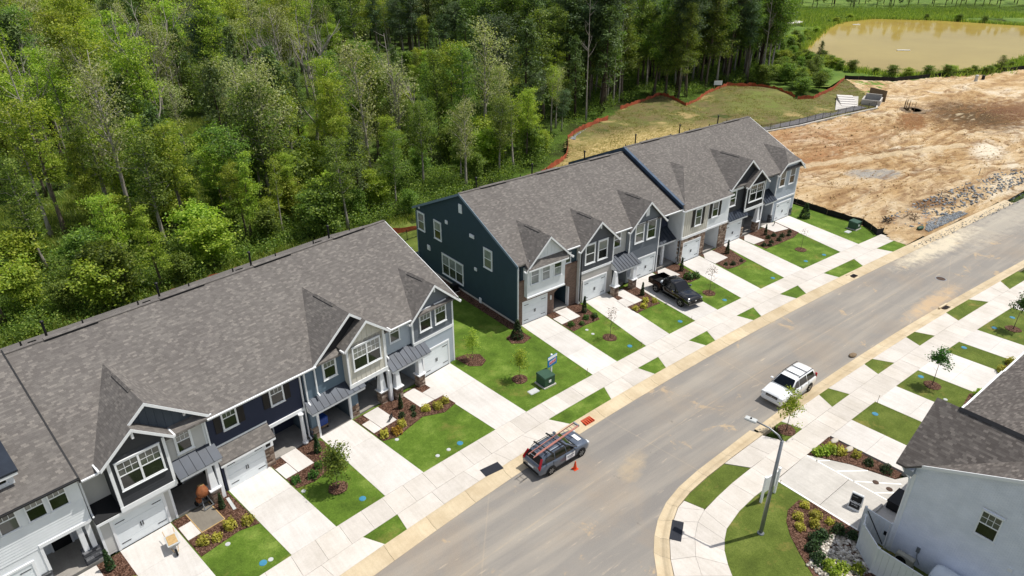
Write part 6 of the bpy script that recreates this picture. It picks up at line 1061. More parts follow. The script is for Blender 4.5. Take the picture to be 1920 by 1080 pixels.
for sg in (1,-1): MB().box(2.12,2.325,sg*.68-.17,sg*.68+.17,.74,.92).build("headlamp","lamp_clear",e2,bevel=.02); MB().box(-2.36,-2.2,sg*.8-.08,sg*.8+.08,.85,1.25).build("tail_lamp","lamp_red",e2,bevel=.02)
MB().box(2.29,2.36,-.46,.46,.7,.88).build("grille","plastic_black",e2); MB().box(2.35,2.375,-.42,.42,.77,.80).box(2.35,2.375,-.06,.06,.74,.84).build("grille_bar","chrome",e2); MB().box(2.3,2.37,-.8,.8,.42,.6).build("front_bumper","car_white",e2,bevel=.03)
# pickup
t=empty("black_pickup",P(15.0,4.95,ZW+.002),R(-90)+R(-8),label="black crew-cab pickup parked on a driveway before the mid grey house",cat="pickup truck"); W2=.95
loft([ring_body(x,W2*s,zb,zt,cr) for x,s,zb,zt,cr in [(2.68,.78,.5,.86,.05),(2.62,.92,.42,1.02,.06),(2.3,.98,.4,1.12,.07),(1.6,1.0,.4,1.16,.06),(1.05,1.0,.4,1.18,.05),(-.4,1.0,.4,1.18,.05),(-.98,1.0,.4,1.18,.05)]]).build("body","car_black",t,smooth=True)
loft([ring_top(x,1.16,z,W2*.93*s,W2*.74*s) for x,z,s in [(1.18,1.19,1.),(.42,1.78,.99),(-.05,1.83,1.),(-.75,1.81,.99),(-.97,1.7,.98),(-1.0,1.2,.98)]]).build("cabin","car_black",t,smooth=True)
for a,b in ((-W2,-W2+.09),(W2-.09,W2)): MB().box(-2.72,-.99,a,b,.62,1.2).build("bed_side","car_black",t,bevel=.025)
MB().box(-2.74,-2.66,-W2+.09,W2-.09,.66,1.2).build("tailgate","car_black",t,bevel=.02); MB().box(-2.66,-.99,-W2+.09,W2-.09,.62,.72).build("bed_floor","plastic_black",t); MB().box(-2.84,-2.7,-.85,.85,.5,.64).build("rear_bumper","chrome",t,bevel=.02); MB().box(2.6,2.74,-.9,.9,.46,.66).build("front_bumper","car_black",t,bevel=.03); MB().box(2.64,2.71,-.5,.5,.7,.95).build("grille","plastic_black",t); MB().box(2.71,2.72,-.09,.09,.79,.89).build("grille_badge","chrome",t)
f=lambda q,s:(1.18+(-.76)*q,s*W2*.80*(1-.16*q),1.19+.59*q); quadplate(t,"windscreen","car_glass",[f(.08,1),f(.08,-1),f(.95,-1),f(.95,1)],.02); quadplate(t,"rear_window","car_glass",[(-1.005,-.62,1.3),(-1.005,.62,1.3),(-.985,.56,1.62),(-.985,-.56,1.62)],.012)
sidewin(t,[[(.95,.03),(.28,.03),(.22,.9),(.5,.9)],[(.18,.03),(-.82,.03),(-.78,.9),(.14,.93)]],1.17,1.76,W2*.93,W2*.74)
for sg in (1,-1):
    MB().box(2.44,2.64,sg*.72-.14,sg*.72+.14,.78,.98).build("headlamp","lamp_clear",t,bevel=.02); MB().box(-2.76,-2.68,sg*.86-.07,sg*.86+.07,.78,1.12).build("tail_lamp","lamp_red",t); MB().box(-.1,.1,-.11,.11,-.09,.09).build("mirror","chrome",t,bevel=.03,loc=(.82,sg*1.08,1.27))
    for x in (.3,-.7): MB().box(x-.1,x+.1,sg*W2-.01,sg*W2+.02,1.0,1.04).build("door_handle","car_black",t)
    for x in (.98,.2,-.88): MB().box(x-.006,x+.006,sg*W2-.02,sg*W2+.006,.55,1.14).build("door_seam","plastic_black",t)
    MB().box(-.7,1.0,sg*W2-.06,sg*W2+.1,.4,.45).build("running_board","plastic_black",t)
wheels(t,(1.72,-1.62),W2,.395,.27,6)
bundle=MB().lathe([(.05,0),(.24,.06),(.29,.22),(.22,.40),(.08,.48)],12).build("wrapped_bundle","tank_white",None,smooth=True); bundle.location=(Matrix.Translation(t.location)@t.rotation_euler.to_matrix().to_4x4()@Vector((-1.35,-.35,.74))); tag(bundle,"white wrapped bundle lying in the pickup's bed","bundle")
# ladder on the grey car
ld=empty("extension_ladder",P(-8.8,14.74,1.76),R(6.5),label="orange extension ladder tied on the grey car's roof",cat="ladder"); 
for y in (-.22,.22): MB().box(-2.3,2.0,y-.016,y+.016,-.035,.035).build("rail","ladder_red",ld); MB().box(-2.05,2.02,y*.86-.012,y*.86+.012,.04,.09).build("fly_rail","ladder_red",ld)
for i in range(14): MB().tube([(-2.15+i*.305,-.21,0),(-2.15+i*.305,.21,0)],.018,6).build("rung","aluminium",ld)
MB().box(1.96,2.06,-.24,.24,-.04,.09).build("rail_end","aluminium",ld); MB().box(-.06,.06,-.85,.85,-.06,-.02).box(-1.2,-1.08,-.85,.85,-.06,-.02).build("strap","rope_black",ld)
cn=empty("traffic_cone",P(-8.28,16.1,ZR),label="orange traffic cone standing beside the grey car",cat="traffic cone"); MB().box(-.17,.17,-.17,.17,0,.03).build("base","orange_plastic",cn); MB().lathe([(.13,.03),(.035,.62),(.025,.63)],16).build("cone","orange_plastic",cn,smooth=False)
og=empty("inlet_mat",P(-4.3,13.17,-.03),R(1),label="orange mesh mat over the kerb ahead of the grey car",cat="mat"); og.scale=(.8,.8,.8); MB().hexa([(-.55,-.32,-.06),(.55,-.32,-.06),(.55,.38,.03),(-.55,.38,.03)],[(-.55,-.32,-.03),(.55,-.32,-.03),(.55,.38,.07),(-.55,.38,.07)]).build("mat","orange_net",og); [MB().box(x-.02,x+.02,-.34,.38,-.01,.09).build("mat_rib","orange_plastic",og) for x in (-.5,-.25,0,.25,.5)]
# ---------------------------------------------------------------- street furniture
lp=empty("street_lamp",P(-3.68,26.66,ZL),label="tall grey street lamp with a curved arm at the corner lawn",cat="street lamp"); MB().tube([(0,0,-.1),(0,0,3.4),(0,0,6.75)],[.12,.105,.085],12).build("pole","galvanised",lp,smooth=True); MB().lathe([(.2,0),(.2,.05),(.13,.12)],12).build("base_plate","galvanised",lp); MB().tube([(0,0,6.7),(.0,.25,6.95),(-.05,.8,7.12),(-.22,1.5,7.2)],[.06,.05,.045,.04],8).build("arm","galvanised",lp,smooth=True); hd=MB().box(-.17,.17,-.32,.32,-.06,.06).build("lamp_head","poly_grey",lp,bevel=.03,loc=(-.3,1.78,7.2),rot=R(14)); MB().lathe([(.05,.06),(.05,.12),(.02,.13)],10).build("photocell","black_paint",hd); MB().box(-.13,.13,-.25,.2,-.075,-.06).build("lens","lamp_clear",hd)
def trafo(u,v,rot,label,pad):
    e=empty("transformer_box",P(u,v,ZL),rot,label=label,cat="transformer"); MB().box(-.6,.6,-.58,.58,-.1,.09).build("concrete_base","concrete_old",e); MB().box(-.52,.52,-.5,.5,.09,.86).build("cabinet","box_green",e,bevel=.02); MB().hexa([(-.55,-.53,.86),(.55,-.53,.86),(.55,.53,.86),(-.55,.53,.86)],[(-.5,-.5,.92),(.5,-.5,.92),(.5,.5,.98),(-.5,.5,.98)]).build("lid","box_green",e); MB().box(-.1,.12,-.515,-.5,.4,.62).build("warning_label","sign_white",e); MB().box(-.005,.005,-.512,-.5,.15,.82).build("door_seam","black_paint",e)
    p=MB().box(-.42,.42,-.28,.28,-.05,.04).build("pad","poly_grey",None,bevel=.03); p.name="vault_cover"; p.location=P(*pad,ZL); p.rotation_euler=(0,0,rot); tag(p,"pale rectangular vault cover beside the "+label.split(',')[0].replace("green ",""),"vault cover")
trafo(-3.72,7.95,R(0),"green transformer box on the lawn between the rows",(-5.08,8.15)); trafo(44.5,7.0,R(0),"green transformer box by the black silt fence",(43.0,7.1))
sg=empty("yard_sign",P(-2.72,7.44,ZL),R(8),label="blue and red promotional sign on a white post beside the transformer",cat="sign"); MB().box(-.06,.06,-.06,.06,0,2.0).build("post","sign_white",sg); MB().box(-.52,.52,-.11,-.06,1.02,1.9).build("board","sign_blue",sg); MB().box(-.52,.52,-.118,-.112,1.68,1.9).build("top_strip","sign_white",sg)
def text(par,s,size,loc,mat,rot=(R(90),0,0),name="lettering",shear=0.,bold=.0):
    c=bpy.data.curves.new(name,'FONT'); c.body=s; c.size=size; c.align_x='CENTER'; c.align_y='CENTER'; c.extrude=.004; c.shear=shear; c.offset=bold
    o=bpy.data.objects.new(name,c); col.objects.link(o); dg=bpy.context.evaluated_depsgraph_get(); me=bpy.data.meshes.new_from_object(o.evaluated_get(dg)); bpy.data.objects.remove(o); me.materials.clear(); me.materials.append(MAT[mat]); p=put(name,me,par,loc=loc,rot=rot); return p
for nm_,mt_,y_,e_ in (("lettering_outline","sign_white",-.113,.022),("lettering","sign_red",-.119,0.)):
    m=MB()
    for i in range(6): x=-.36+i*.13; m.prismy([(x-e_,1.2-e_+i*.012),(x+.055+e_,1.2-e_+i*.012),(x+.115+e_,1.48+e_+i*.012),(x+.06-e_,1.48+e_+i*.012)],y_-.003,y_+.002)
    m.prismy([(-.34-e_,1.3-e_),(.38+e_,1.37-e_),(.38+e_,1.42+e_),(-.34-e_,1.35+e_)],y_-.0045,y_+.001); tag(m.build(nm_,mt_,sg),kind="stuff")
bs=empty("blank_sign_board",P(-.9,25.3,ZL),R(-2),label="white sign board on two posts seen edge-on behind the street lamp",cat="sign"); [MB().box(x-.06,x+.06,-.06,.06,0,1.95).build("post","sign_white",bs) for x in (-.68,.68)]; [MB().box(x-.08,x+.08,-.08,.08,1.95,2.0).build("post_cap","sign_white",bs) for x in (-.68,.68)]; MB().box(-.62,.62,-.025,.025,.72,1.85).build("board","sign_white",bs)
af=empty("sidewalk_sign",P(2.45,29.0,ZW+.01),R(-80),label="black and white A-frame sign reading AGENT on the parking pad",cat="sign")
for s_ in (1,-1): 
    q=MB().hexa([(-.33,s_*.30-.02,.0),(.33,s_*.30-.02,.0),(.33,s_*.30+.02,.0),(-.33,s_*.30+.02,.0)],[(-.33,s_*.04-.02,1.05),(.33,s_*.04-.02,1.05),(.33,s_*.04+.02,1.05),(-.33,s_*.04+.02,1.05)]).build("frame_panel","sign_white",af)
quadplate(af,"poster","black_paint",[(-.29,-.285,.14),(.29,-.285,.14),(.29,-.085,.98),(-.29,-.085,.98)],.02); ang=math.atan2(.84,.2)
text(af,"AGENT",.19,(0,-.225,.50),"sign_white",(ang,0,0),bold=.004); text(af,"on duty",.11,(0,-.258,.345),"sign_white",(ang,0,0)); quadplate(af,"small_print","galvanised",[(-.24,-.137,.84),(.05,-.137,.84),(.05,-.128,.88),(-.24,-.128,.88)],.008)
ys=empty("house_number_sign",P(*b1(-8.35,2.2),ZW),B1A+R(28),label="small black yard sign at the end of the blue-grey house's walk",cat="sign"); MB().box(-.27,.27,-.012,.012,.12,.5).build("board","black_paint",ys); MB().box(-.2,.2,-.016,-.012,.34,.37).box(-.2,.2,-.016,-.012,.26,.285).build("print","galvanised",ys); [MB().box(x-.01,x+.01,-.01,.01,-.05,.12).build("stake","black_paint",ys) for x in (-.2,.2)]
for u,v,r_,lb in ((38.0,.75,0,"small black yard sign before the pale grey end house"),(6.05,3.35,.3,"small dark plaque in the brick-fronted house's bed")):
    ys=empty("house_number_sign",P(u,v,ZB),r_+R(20),label=lb,cat="sign"); MB().box(-.24,.24,-.012,.012,.1,.48).build("board","black_paint",ys); MB().box(-.01,.01,-.01,.01,-.05,.1).build("stake","black_paint",ys)
def cover(u,v,mat,label,r_=.19,grp=None,name="utility_cover"):
    o=MB().lathe([(r_*1.12,-.05),(r_*1.12,.012),(r_*1.02,.02),(r_*1.0,.03),(.01,.032)],18).build(name,mat,None,loc=P(u,v,ZL)); tag(o,label,"cover",grp)
for (u,v),lb in zip(BB((-20.85,6.65),(-14.3,6.8),(-6.8,7.55)),("the light grey townhouse","the navy townhouse","the blue-grey townhouse")): cover(u,v,"utility_blue","blue oval meter cover in the lawn of "+lb)
for (u,v),lb in zip(((5.25,8.3),(11.75,8.28),(18.15,8.31),(25.75,8.5),(31.93,8.4),(34.9,8.75),(12.27,25.4),(19.61,25.35),(26.73,25.7),(32.25,26.0),(35.5,26.3)),("the brick-fronted house's lawn","the lawn left of the pickup","the lawn right of the pickup","the cream and white house's lawn","the charcoal house's lawn, left one","the charcoal house's lawn, right one","the near right lawn beside the roof","the lawn with the round dark tree","the third right-hand lawn","the far right lawn, nearer cover","the far right lawn, farther cover")): cover(u,v,"utility_blue","blue oval meter cover in "+lb)
for (u,v),lb in zip(BB((-7.75,7.45),(-8.65,7.35),(-20.45,6.75),(-16.35,3.6),(-9.4,4.1),(-21.5,4.0)),("beside the blue cover on the widest left lawn","at the edge of the widest left lawn","beside the light grey house's blue cover","below the navy house's bed","below the golden shrubs by the yard sign","below the light grey house's bed")): cover(u,v,"poly_grey","small round white cleanout cap "+lb,.13,name="cleanout_cap")
for (u,v),lb in zip(((4.28,4.2),(4.22,5.0),(18.0,27.8),(21.9,29.0)),("near the brick-fronted house's bed","on the brick-fronted house's lawn","near the round dark tree's bed","by the leafy shrub near the roof")): cover(u,v,"poly_grey","small round white cleanout cap "+lb,.13,name="cleanout_cap")
for u,v,lb in ((5.5,28.77,"upper"),(5.57,29.59,"lower")): cover(u,v,"grate",lb+" small round manhole lid in the striped bay",.17,name="manhole_cover"); bpy.context.scene.collection.objects[-1].location.z=ZW
for u,v,lb,sx,sy,r_,z in ((32.65,13.15,"left kerb's storm drain grate beside the long verge",.75,.62,0,-.05),(32.9,21.85,"right kerb's rusty storm drain grate beside the long verge",.85,.5,R(-3),-.03)):
    g_=empty("storm_drain",P(u,v,z),r_,label=lb,cat="drain"); MB().box(-sx/2,sx/2,-sy/2,sy/2,-.1,.02).build("frame","grate",g_); [MB().box(-sx/2+.06+i*(sx-.12)/6,-sx/2+.1+i*(sx-.12)/6,-sy/2+.05,sy/2-.05,.015,.045).build("bar","dark_metal",g_) for i in range(7)]; MB().box(-sx/2-.3,sx/2+.3,sy/2,sy/2+.16,-.05,.12).build("inlet_hood","concrete_tan",g_)
for u,v,L_,W_,r_,lb in ((-12.57,12.9,1.36,.72,R(-4),"dark tactile paving panel on the left pavement ramp"),(-7.3,23.55,1.5,.66,R(33),"dark tactile paving panel at the corner ramp")):
    g_=empty("tactile_panel",P(u,v,ZW+.004),r_+(0 if u<-10 else 0),label=lb,cat="paving panel"); MB().box(-L_/2,L_/2,-W_/2,W_/2,-.02,.012).build("panel","tactile",g_); m=MB(); [m.lathe([(.028,.012),(.018,.022)],6,c=(-L_/2+.08+i*.1,-W_/2+.08+j*.1,0)) for i in range(int(L_/.1)-1) for j in range(int(W_/.1)-1)]; tag(m.build("domes","tactile",g_),kind="stuff")
mh=empty("manhole",P(38.9,18.9,ZR),label="iron manhole cover with a sandy patch in the far roadway",cat="manhole"); MB().lathe([(.42,-.02),(.42,.012),(.36,.02),(.01,.02)],24).build("lid","grate",mh); MB().lathe([(.5,-.02),(.5,.008),(.43,.008)],24).build("ring","galvanised",mh)
for u,v,lb in ((18.5,20.5,"flattened sandbag by the right kerb past the white car"),): o=MB().lathe([(.05,0),(.38,.02),(.42,.07),(.3,.14),(.05,.15)],12).build("sandbag","timber_weathered",None,smooth=True,loc=P(u,v,ZR)); o.scale=(1.1,.6,1); tag(o,lb,"sandbag")
for u,v,h,lb in ((-.47,9.1,.62,"thin wooden stake at the left foot of the brick-fronted house's driveway"),(6.0,8.9,.4,"short stake at the edge of the brick-fronted house's lawn"),(12.7,8.75,.45,"short stake left of the pickup's driveway"),(13.55,24.9,.75,"dark stake at the corner of the near right lawn"),(.72,25.1,.3,"short dark stake at the parking pad's corner")):
    o=empty("survey_stake",P(u,v,ZL),random.uniform(-.5,.5),label=lb,cat="stake"); MB().tube([(0,0,-.1),(.03,.0,h)],[.018,.014],6).build("rod","timber_weathered",o); MB().box(.0,.06,-.004,.004,h-.06,h).build("flag","timber",o)
for u,v,h,lb in ((56.6,9.6,1.1,"left-hand metal post standing in the bare plot by the gravel"),(62.5,9.0,1.1,"second metal post in the bare plot by the gravel"),(69.5,9.2,1.0,"third metal post in the bare plot"),(77,8.2,1.1,"right-hand metal post in the bare plot")):
    o=empty("marker_post",P(u,v,.05),0,label=lb,cat="post"); MB().box(-.04,.04,-.03,.03,-.1,h).build("post","galvanised",o); MB().box(-.16,.16,-.1,.1,-.05,.07).build("foot","timber_weathered",o)
# worksite items in front of the light grey house
mxr=empty("cement_mixer",P(*b1(-20.95,.35),.1),B1A+R(10),label="rusty cement mixer standing on the light grey house's porch edge",cat="cement mixer"); MB().lathe([(.12,-.36),(.30,-.28),(.36,-.02),(.34,.08),(.2,.36),(.19,.38)],14,c=(0,0,0)).build("drum","rust_orange",mxr,smooth=True,loc=(0,0,1.12),rot=(R(-20),R(12),0)); MB().lathe([(.19,.0),(.185,.012)],14).build("drum_mouth","timber",mxr,loc=(.085,.13,1.475),rot=(R(-20),R(12),0)); MB().tube([(-.3,-.35,0),(-.15,0,.85)],.03,6).tube([(.3,-.35,0),(.15,0,.85)],.03,6).tube([(-.28,.4,.15),(-.15,0,.85)],.03,6).tube([(.28,.4,.15),(.15,0,.85)],.03,6).tube([(-.3,-.35,.05),(.3,-.35,.05)],.03,6).build("frame","galvanised",mxr); [MB().lathe([(.16,-.04),(.16,.04)],12,'x',(x,.4,.16)).build("wheel","tyre",mxr) for x in (-.32,.32)]; MB().box(-.42,-.2,-.15,.15,.55,.85).build("motor_box","rust_orange",mxr,bevel=.02)
wb=empty("wheelbarrow",P(*b1(-23.62,2.05),ZW),B1A+R(-100),label="pale wheelbarrow with sand in its tray on the first driveway",cat="wheelbarrow"); MB().hexa([(-.3,-.2,.34),(.3,-.2,.34),(.3,.2,.34),(-.3,.2,.34)],[(-.5,-.34,.62),(.5,-.34,.66),(.5,.34,.66),(-.5,.34,.62)]).build("tray","poly_grey",wb,bevel=.02); MB().hexa([(-.4,-.26,.55),(.4,-.26,.55),(.4,.26,.55),(-.4,.26,.55)],[(-.36,-.24,.66),(.4,-.26,.67),(.36,.24,.67),(-.38,.22,.66)]).build("sand","timber",wb); MB().lathe([(.19,-.05),(.2,0),(.19,.05)],16,'y',(.62,0,.2)).build("wheel","tyre",wb)
for s_ in (1,-1): MB().tube([(.62,s_*.08,.2),(.1,s_*.22,.33),(-.95,s_*.28,.6)],.02,6).build("handle","timber",wb); MB().tube([(-.25,s_*.2,.34),(-.35,s_*.24,0)],.018,6).build("leg","galvanised",wb)
pk=MB().box(-.09,.09,-.6,.6,0,.03).build("timber_offcut","poly_grey",None); pk.location=P(*b1(-19.85,1.3),ZB); pk.rotation_euler=(0,0,R(2)); tag(pk,"grey plank lying in the mulch beside the columnar evergreen","plank")
bl=empty("tool_cart",P(*b1(-12.05,-.75),.04),B1A,label="blue covered tool cart just inside the open garage",cat="cart"); MB().box(-.38,.38,-.3,.3,.3,.95).build("cover","bin_blue",bl,bevel=.05); MB().box(-.36,.36,-.28,.28,.16,.3).build("chassis","timber_weathered",bl); [MB().lathe([(.09,-.03),(.09,.03)],10,'x',(x,y,.1)).build("wheel","tyre",bl) for x in (-.3,.3) for y in (-.24,.24)]
for u,v,mt,lb in ((-.5,-16.6,"bin_blue","blue recycling bin behind the teal house's rear corner"),(.25,-16.75,"box_green","green refuse bin behind the teal house's rear corner")):
    o=empty("wheelie_bin",P(u,v,0),R(80),label=lb,cat="bin"); MB().hexa([(-.24,-.26,.06),(.24,-.26,.06),(.24,.26,.06),(-.24,.26,.06)],[(-.29,-.32,.98),(.29,-.32,.98),(.29,.32,.98),(-.29,.32,.98)]).build("body",mt,o); MB().hexa([(-.31,-.36,.98),(.31,-.36,.98),(.31,.34,.98),(-.31,.34,.98)],[(-.29,-.3,1.06),(.29,-.3,1.06),(.29,.3,1.04),(-.29,.3,1.04)]).build("lid",mt,o); [MB().lathe([(.1,-.03),(.1,.03)],10,'x',(x,.26,.1)).build("wheel","tyre",o) for x in (-.22,.22)]
ac=empty("condenser_unit",P(-.62,-8.9,.03),0,label="dark air conditioner on the ground by the teal end wall",cat="air conditioner"); MB().box(-.36,.36,-.36,.36,0,.05).build("pad","concrete_old",ac); MB().box(-.32,.32,-.32,.32,.05,.72).build("case","plastic_black",ac,bevel=.02); MB().lathe([(.26,.72),(.26,.75),(.05,.76)],14).build("fan_guard","dark_metal",ac)
# ---------------------------------------------------------------- fences
def ribbon(name,pts,h,mat,postmat,label,sp=2.6,wob=.12,z=lambda u,v:.02,postext=.12,cat="fence"):
    e=empty(name,P(*pts[0]),0,label=label,cat=cat); o=Vector(P(*pts[0])); P2=[]
    for a,b in zip(pts,pts[1:]):
        L=math.hypot(b[0]-a[0],b[1]-a[1]); n=max(1,round(L/(sp/4)))
        for i in range(n): t_=i/n; P2.append((a[0]+(b[0]-a[0])*t_,a[1]+(b[1]-a[1])*t_))
    P2.append(pts[-1]); m=MB(); g=random.Random(len(pts)*7)
    for i,(u,v) in enumerate(P2):
        zz=z(u,v); hh=h*(1+g.uniform(-wob,wob*.4)); dx=g.uniform(-.06,.06)
        for dy in (-.008,.008): m.v+= [(u-o.x+dx*.4,-v-o.y+dy,zz-.1),(u-o.x+dx,-v-o.y+dy+g.uniform(-.01,.01),zz+hh)]
    for i in range(len(P2)-1):
        a=i*4; m.f+= [(a,a+4,a+5,a+1),(a+6,a+2,a+3,a+7),(a+1,a+5,a+7,a+3)]
    m.build("fabric",mat,e)
    for i in range(0,len(P2),4):
        u,v=P2[i]; MB().box(-.022,.022,-.022,.022,-.2,h+postext).build("post",postmat,e,loc=(u-o.x,-v-o.y+.03,z(u,v)))
    return e
ribbon("silt_fence",[(43.2,-3.4),(46.7,-2.1),(46.2,2.75),(46.25,5.3),(46.5,7.0),(45.4,8.6),(44.6,9.55),(45.75,9.8)],.72,"silt_black","timber_weathered","black silt fence around the last lawn by the bare plot",2.2)
ribbon("silt_fence",[(131,-40.4),(134.5,-35.5),(137.6,-31.8),(144,-30),(151.2,-28),(163.8,-23.4),(178.6,-18.9),(205,-11),(240,-2)],.95,"silt_black","timber_weathered","long black silt fence along the pond's near bank",3)
ribbon("safety_fence",[(29,-30.6),(34.2,-32.7),(37.6,-34.7),(41,-38),(44.7,-42.2),(48.4,-44.1),(52.5,-45.4),(56.7,-46.9),(59.5,-47.3)],.8,"orange_net","timber_weathered","orange safety fence at the wood's edge left of the straw lawn",2.6,.3,lambda u,v:mz(u,v)-.03)
ribbon("safety_fence",[(67.4,-51.8),(72.3,-52.4),(77.6,-53.6),(81.5,-53.8),(80.7,-50.3),(78.8,-45),(85.2,-46.8),(94.3,-50.4),(102.2,-52.3),(106.6,-48.8),(105.9,-43),(102.2,-35.7)],.7,"orange_net","timber_weathered","winding orange safety fence over the grassy mound",2.6,.45,lambda u,v:mz(u,v)-.03)
ribbon("safety_fence",[(101.4,-34.6),(105,-33.1),(112,-34.5),(120.5,-36.8),(130.2,-40)],.75,"orange_net","timber_weathered","orange safety fence curving round the green hollow by the pond",2.6,.25,lambda u,v:mz(u,v)-.03)
ribbon("safety_fence",[(-36,-21.5),(-27,-23.6),(-17,-25.6),(-9,-26.6),(.5,-25),(4.6,-24.2),(14,-25.5)],.7,"orange_net","timber_weathered","orange safety fence low behind the first row of roofs",2.6,.3)
def picket(name,pts,h,label,sp=2.3,z=lambda u,v:.05,mat="black_paint",n=11):
    e=empty(name,P(*pts[0]),0,label=label,cat="fence"); o=Vector(P(*pts[0])); 
    pm=MB().box(-.03,.03,-.03,.03,-.1,h+.08).mesh("post",mat); pk_=MB().box(-.009,.009,-.009,.009,.08,h).mesh("picket",mat)
    for a,b in zip(pts,pts[1:]):
        L=math.hypot(b[0]-a[0],b[1]-a[1]); k=max(1,round(L/sp))
        for i in range(k):
            p=[Vector(P(a[0]+(b[0]-a[0])*t_/k,a[1]+(b[1]-a[1])*t_/k,z(0,0)))-o for t_ in (i,i+1)]; put("post",pm,e,loc=p[0])
            for zz in (.14,h-.05,h-.2): MB().bar(p[0]+Vector((0,0,zz)),p[1]+Vector((0,0,zz)),.025,.03).build("rail",mat,e)
            pg=MB()
            for j in range(1,n): q=p[0].lerp(p[1],j/n); pg.box(q.x-.01,q.x+.01,q.y-.01,q.y+.01,q.z+.08,q.z+h)
            tag(pg.build("pickets",mat,e),kind="stuff")
    put("post",pm,e,loc=Vector(P(*pts[-1],z(0,0)))-o)
picket("metal_fence",[(62,-18.5),(73.1,-24.5),(82.6,-23.0),(94.5,-22.3),(106.7,-21.1)],1.35,"black metal picket fence along the path above the bare plot")
picket("metal_fence",[(-3.5,-20),(2.1,-22.2),(8,-22.6)],1.2,"short black metal fence behind the teal end house",2.0)
wf=empty("retaining_kerb",P(73,-24.2),0,label="low concrete kerb under the black metal fence",cat="kerb"); o_=Vector(P(73,-24.2)); 
for a,b in zip([(73.1,-24.3),(82.6,-22.8),(94.5,-22.1),(106.7,-20.9)],[(82.6,-22.8),(94.5,-22.1),(106.7,-20.9),(112.5,-23.4)]): MB().bar(Vector(P(*a,.08))-o_,Vector(P(*b,.08))-o_,.3,.4).build("kerb_length","concrete_old",wf)
struct("rear_path",MB().prism(XY([(73.5,-24.9),(83,-23.5),(95,-22.9),(105.5,-22.2),(105.8,-24.2),(95.5,-25.2),(84,-25.4),(74,-26.2)]),0,.24),"asphalt_path"); struct("rear_path",MB().prism(XY([(98.5,-24.9),(105.8,-24.2),(114,-28.3),(111,-31.4)]),0,.27),"concrete_old")
st_=empty("concrete_steps",P(107,-27),R(36),label="pale concrete steps on the grassy slope beside the path",cat="steps")
for i in range(5): MB().box(-4+i*1.6,-2.4+i*1.6,-1.4,1.6,0,.34+i*.13).build("step","concrete",st_)
cb_=empty("outfall_box",P(110.5,-23.8),R(20),label="dark open concrete outfall box at the end of the path",cat="culvert"); MB().box(-2.2,2.2,-1.7,-1.45,0,1.1).box(-2.2,2.2,1.45,1.7,0,1.1).box(-2.2,-1.95,-1.45,1.45,0,1.1).box(1.95,2.2,-1.45,1.45,0,1.6).build("walls","concrete_old",cb_); MB().box(-1.95,1.95,-1.45,1.45,0,.3).build("basin","silt_black",cb_); MB().hexa([(2.3,-2.2,0),(2.5,-2.2,0),(5,1.2,0),(4.8,1.2,0)],[(2.5,-2.2,2.3),(2.7,-2.2,2.3),(5.2,1.2,2.3),(5,1.2,2.3)]).build("screen_panel","timber_weathered",cb_)
pt=empty("drain_pit",P(111,-16),R(24),label="round stone-ringed pit with dark stakes in the bare plot",cat="pit"); MB().lathe([(3.0,.0),(2.8,.16),(2.2,.18),(2.0,.12)],26).build("ring","timber_weathered",pt); MB().lathe([(1.95,.13),(.01,.13)],20).build("pit_floor","silt_black",pt); [MB().box(-.05,.05,-.05,.05,0,1.5+.2*(i%3)).build("stake","timber_weathered",pt,loc=(1.9*math.cos(i*.36+.4),1.9*math.sin(i*.36+.4),.1)) for i in range(9)]; pt.scale=(1,.8,1)
for u,v,mt,lb,h in ((152.2,-20.2,"poly_grey","pale green-white utility riser on the pond bank",1.3),(155.5,-19.9,"black_paint","small dark utility riser beside the pale one",.9)): o=empty("utility_riser",P(u,v,.03),0,label=lb,cat="riser"); MB().lathe([(.35,0),(.33,h),(.38,h+.02),(.3,h+.12),(.02,h+.14)],12).build("body",mt,o); MB().lathe([(.45,0),(.45,.08),(.34,.1)],12).build("collar","concrete_old",o)
nb=empty("notice_board",P(97.8,-51.6,mz(97.8,-51.6)-.05),R(-38),label="small white notice board at the orange fence's highest point",cat="sign"); MB().box(-.9,.9,-.03,.03,.8,1.7).build("board","sign_white",nb); [MB().box(x-.05,x+.05,-.02,.08,0,1.8).build("post","timber",nb) for x in (-.7,.7)]
fl=MB().box(-1.9,1.9,-.3,.3,0,.22).build("floating_board","sign_white",None,bevel=.05); fl.location=(186,52,.08); fl.rotation_euler=(0,0,R(-40)); tag(fl,"white board floating in the middle of the pond","board")
fl=MB().box(-1.4,1.4,-.3,.3,0,.2).build("floating_board","sign_white",None,bevel=.05); fl.location=(236,92,.08); fl.rotation_euler=(0,0,R(-35)); tag(fl,"small white float near the pond's far bank","float")
cl=MB().lathe([(4,0),(4,.5),(3.6,.6)],18).build("concrete_outlet","concrete",None); cl.location=(222,110,0); cl.scale=(1.5,.8,1); tag(cl,"pale concrete outlet slab left of the pond's far bank","slab")
wv=empty("vinyl_fence",P(-.6,-16.3),0,label="white vinyl fence panel between the two rows",cat="fence")
for i in range(4): MB().box(-.02,.02,-.0,1.75,.05,1.75-.0*i).build("panel","fence_vinyl",wv,loc=(-.02*i,.35+1.9*i,0)); MB().box(-.06,.06,-.06,.06,0,1.9).build("post","fence_vinyl",wv,loc=(-.02*i,.27+1.9*i,0))
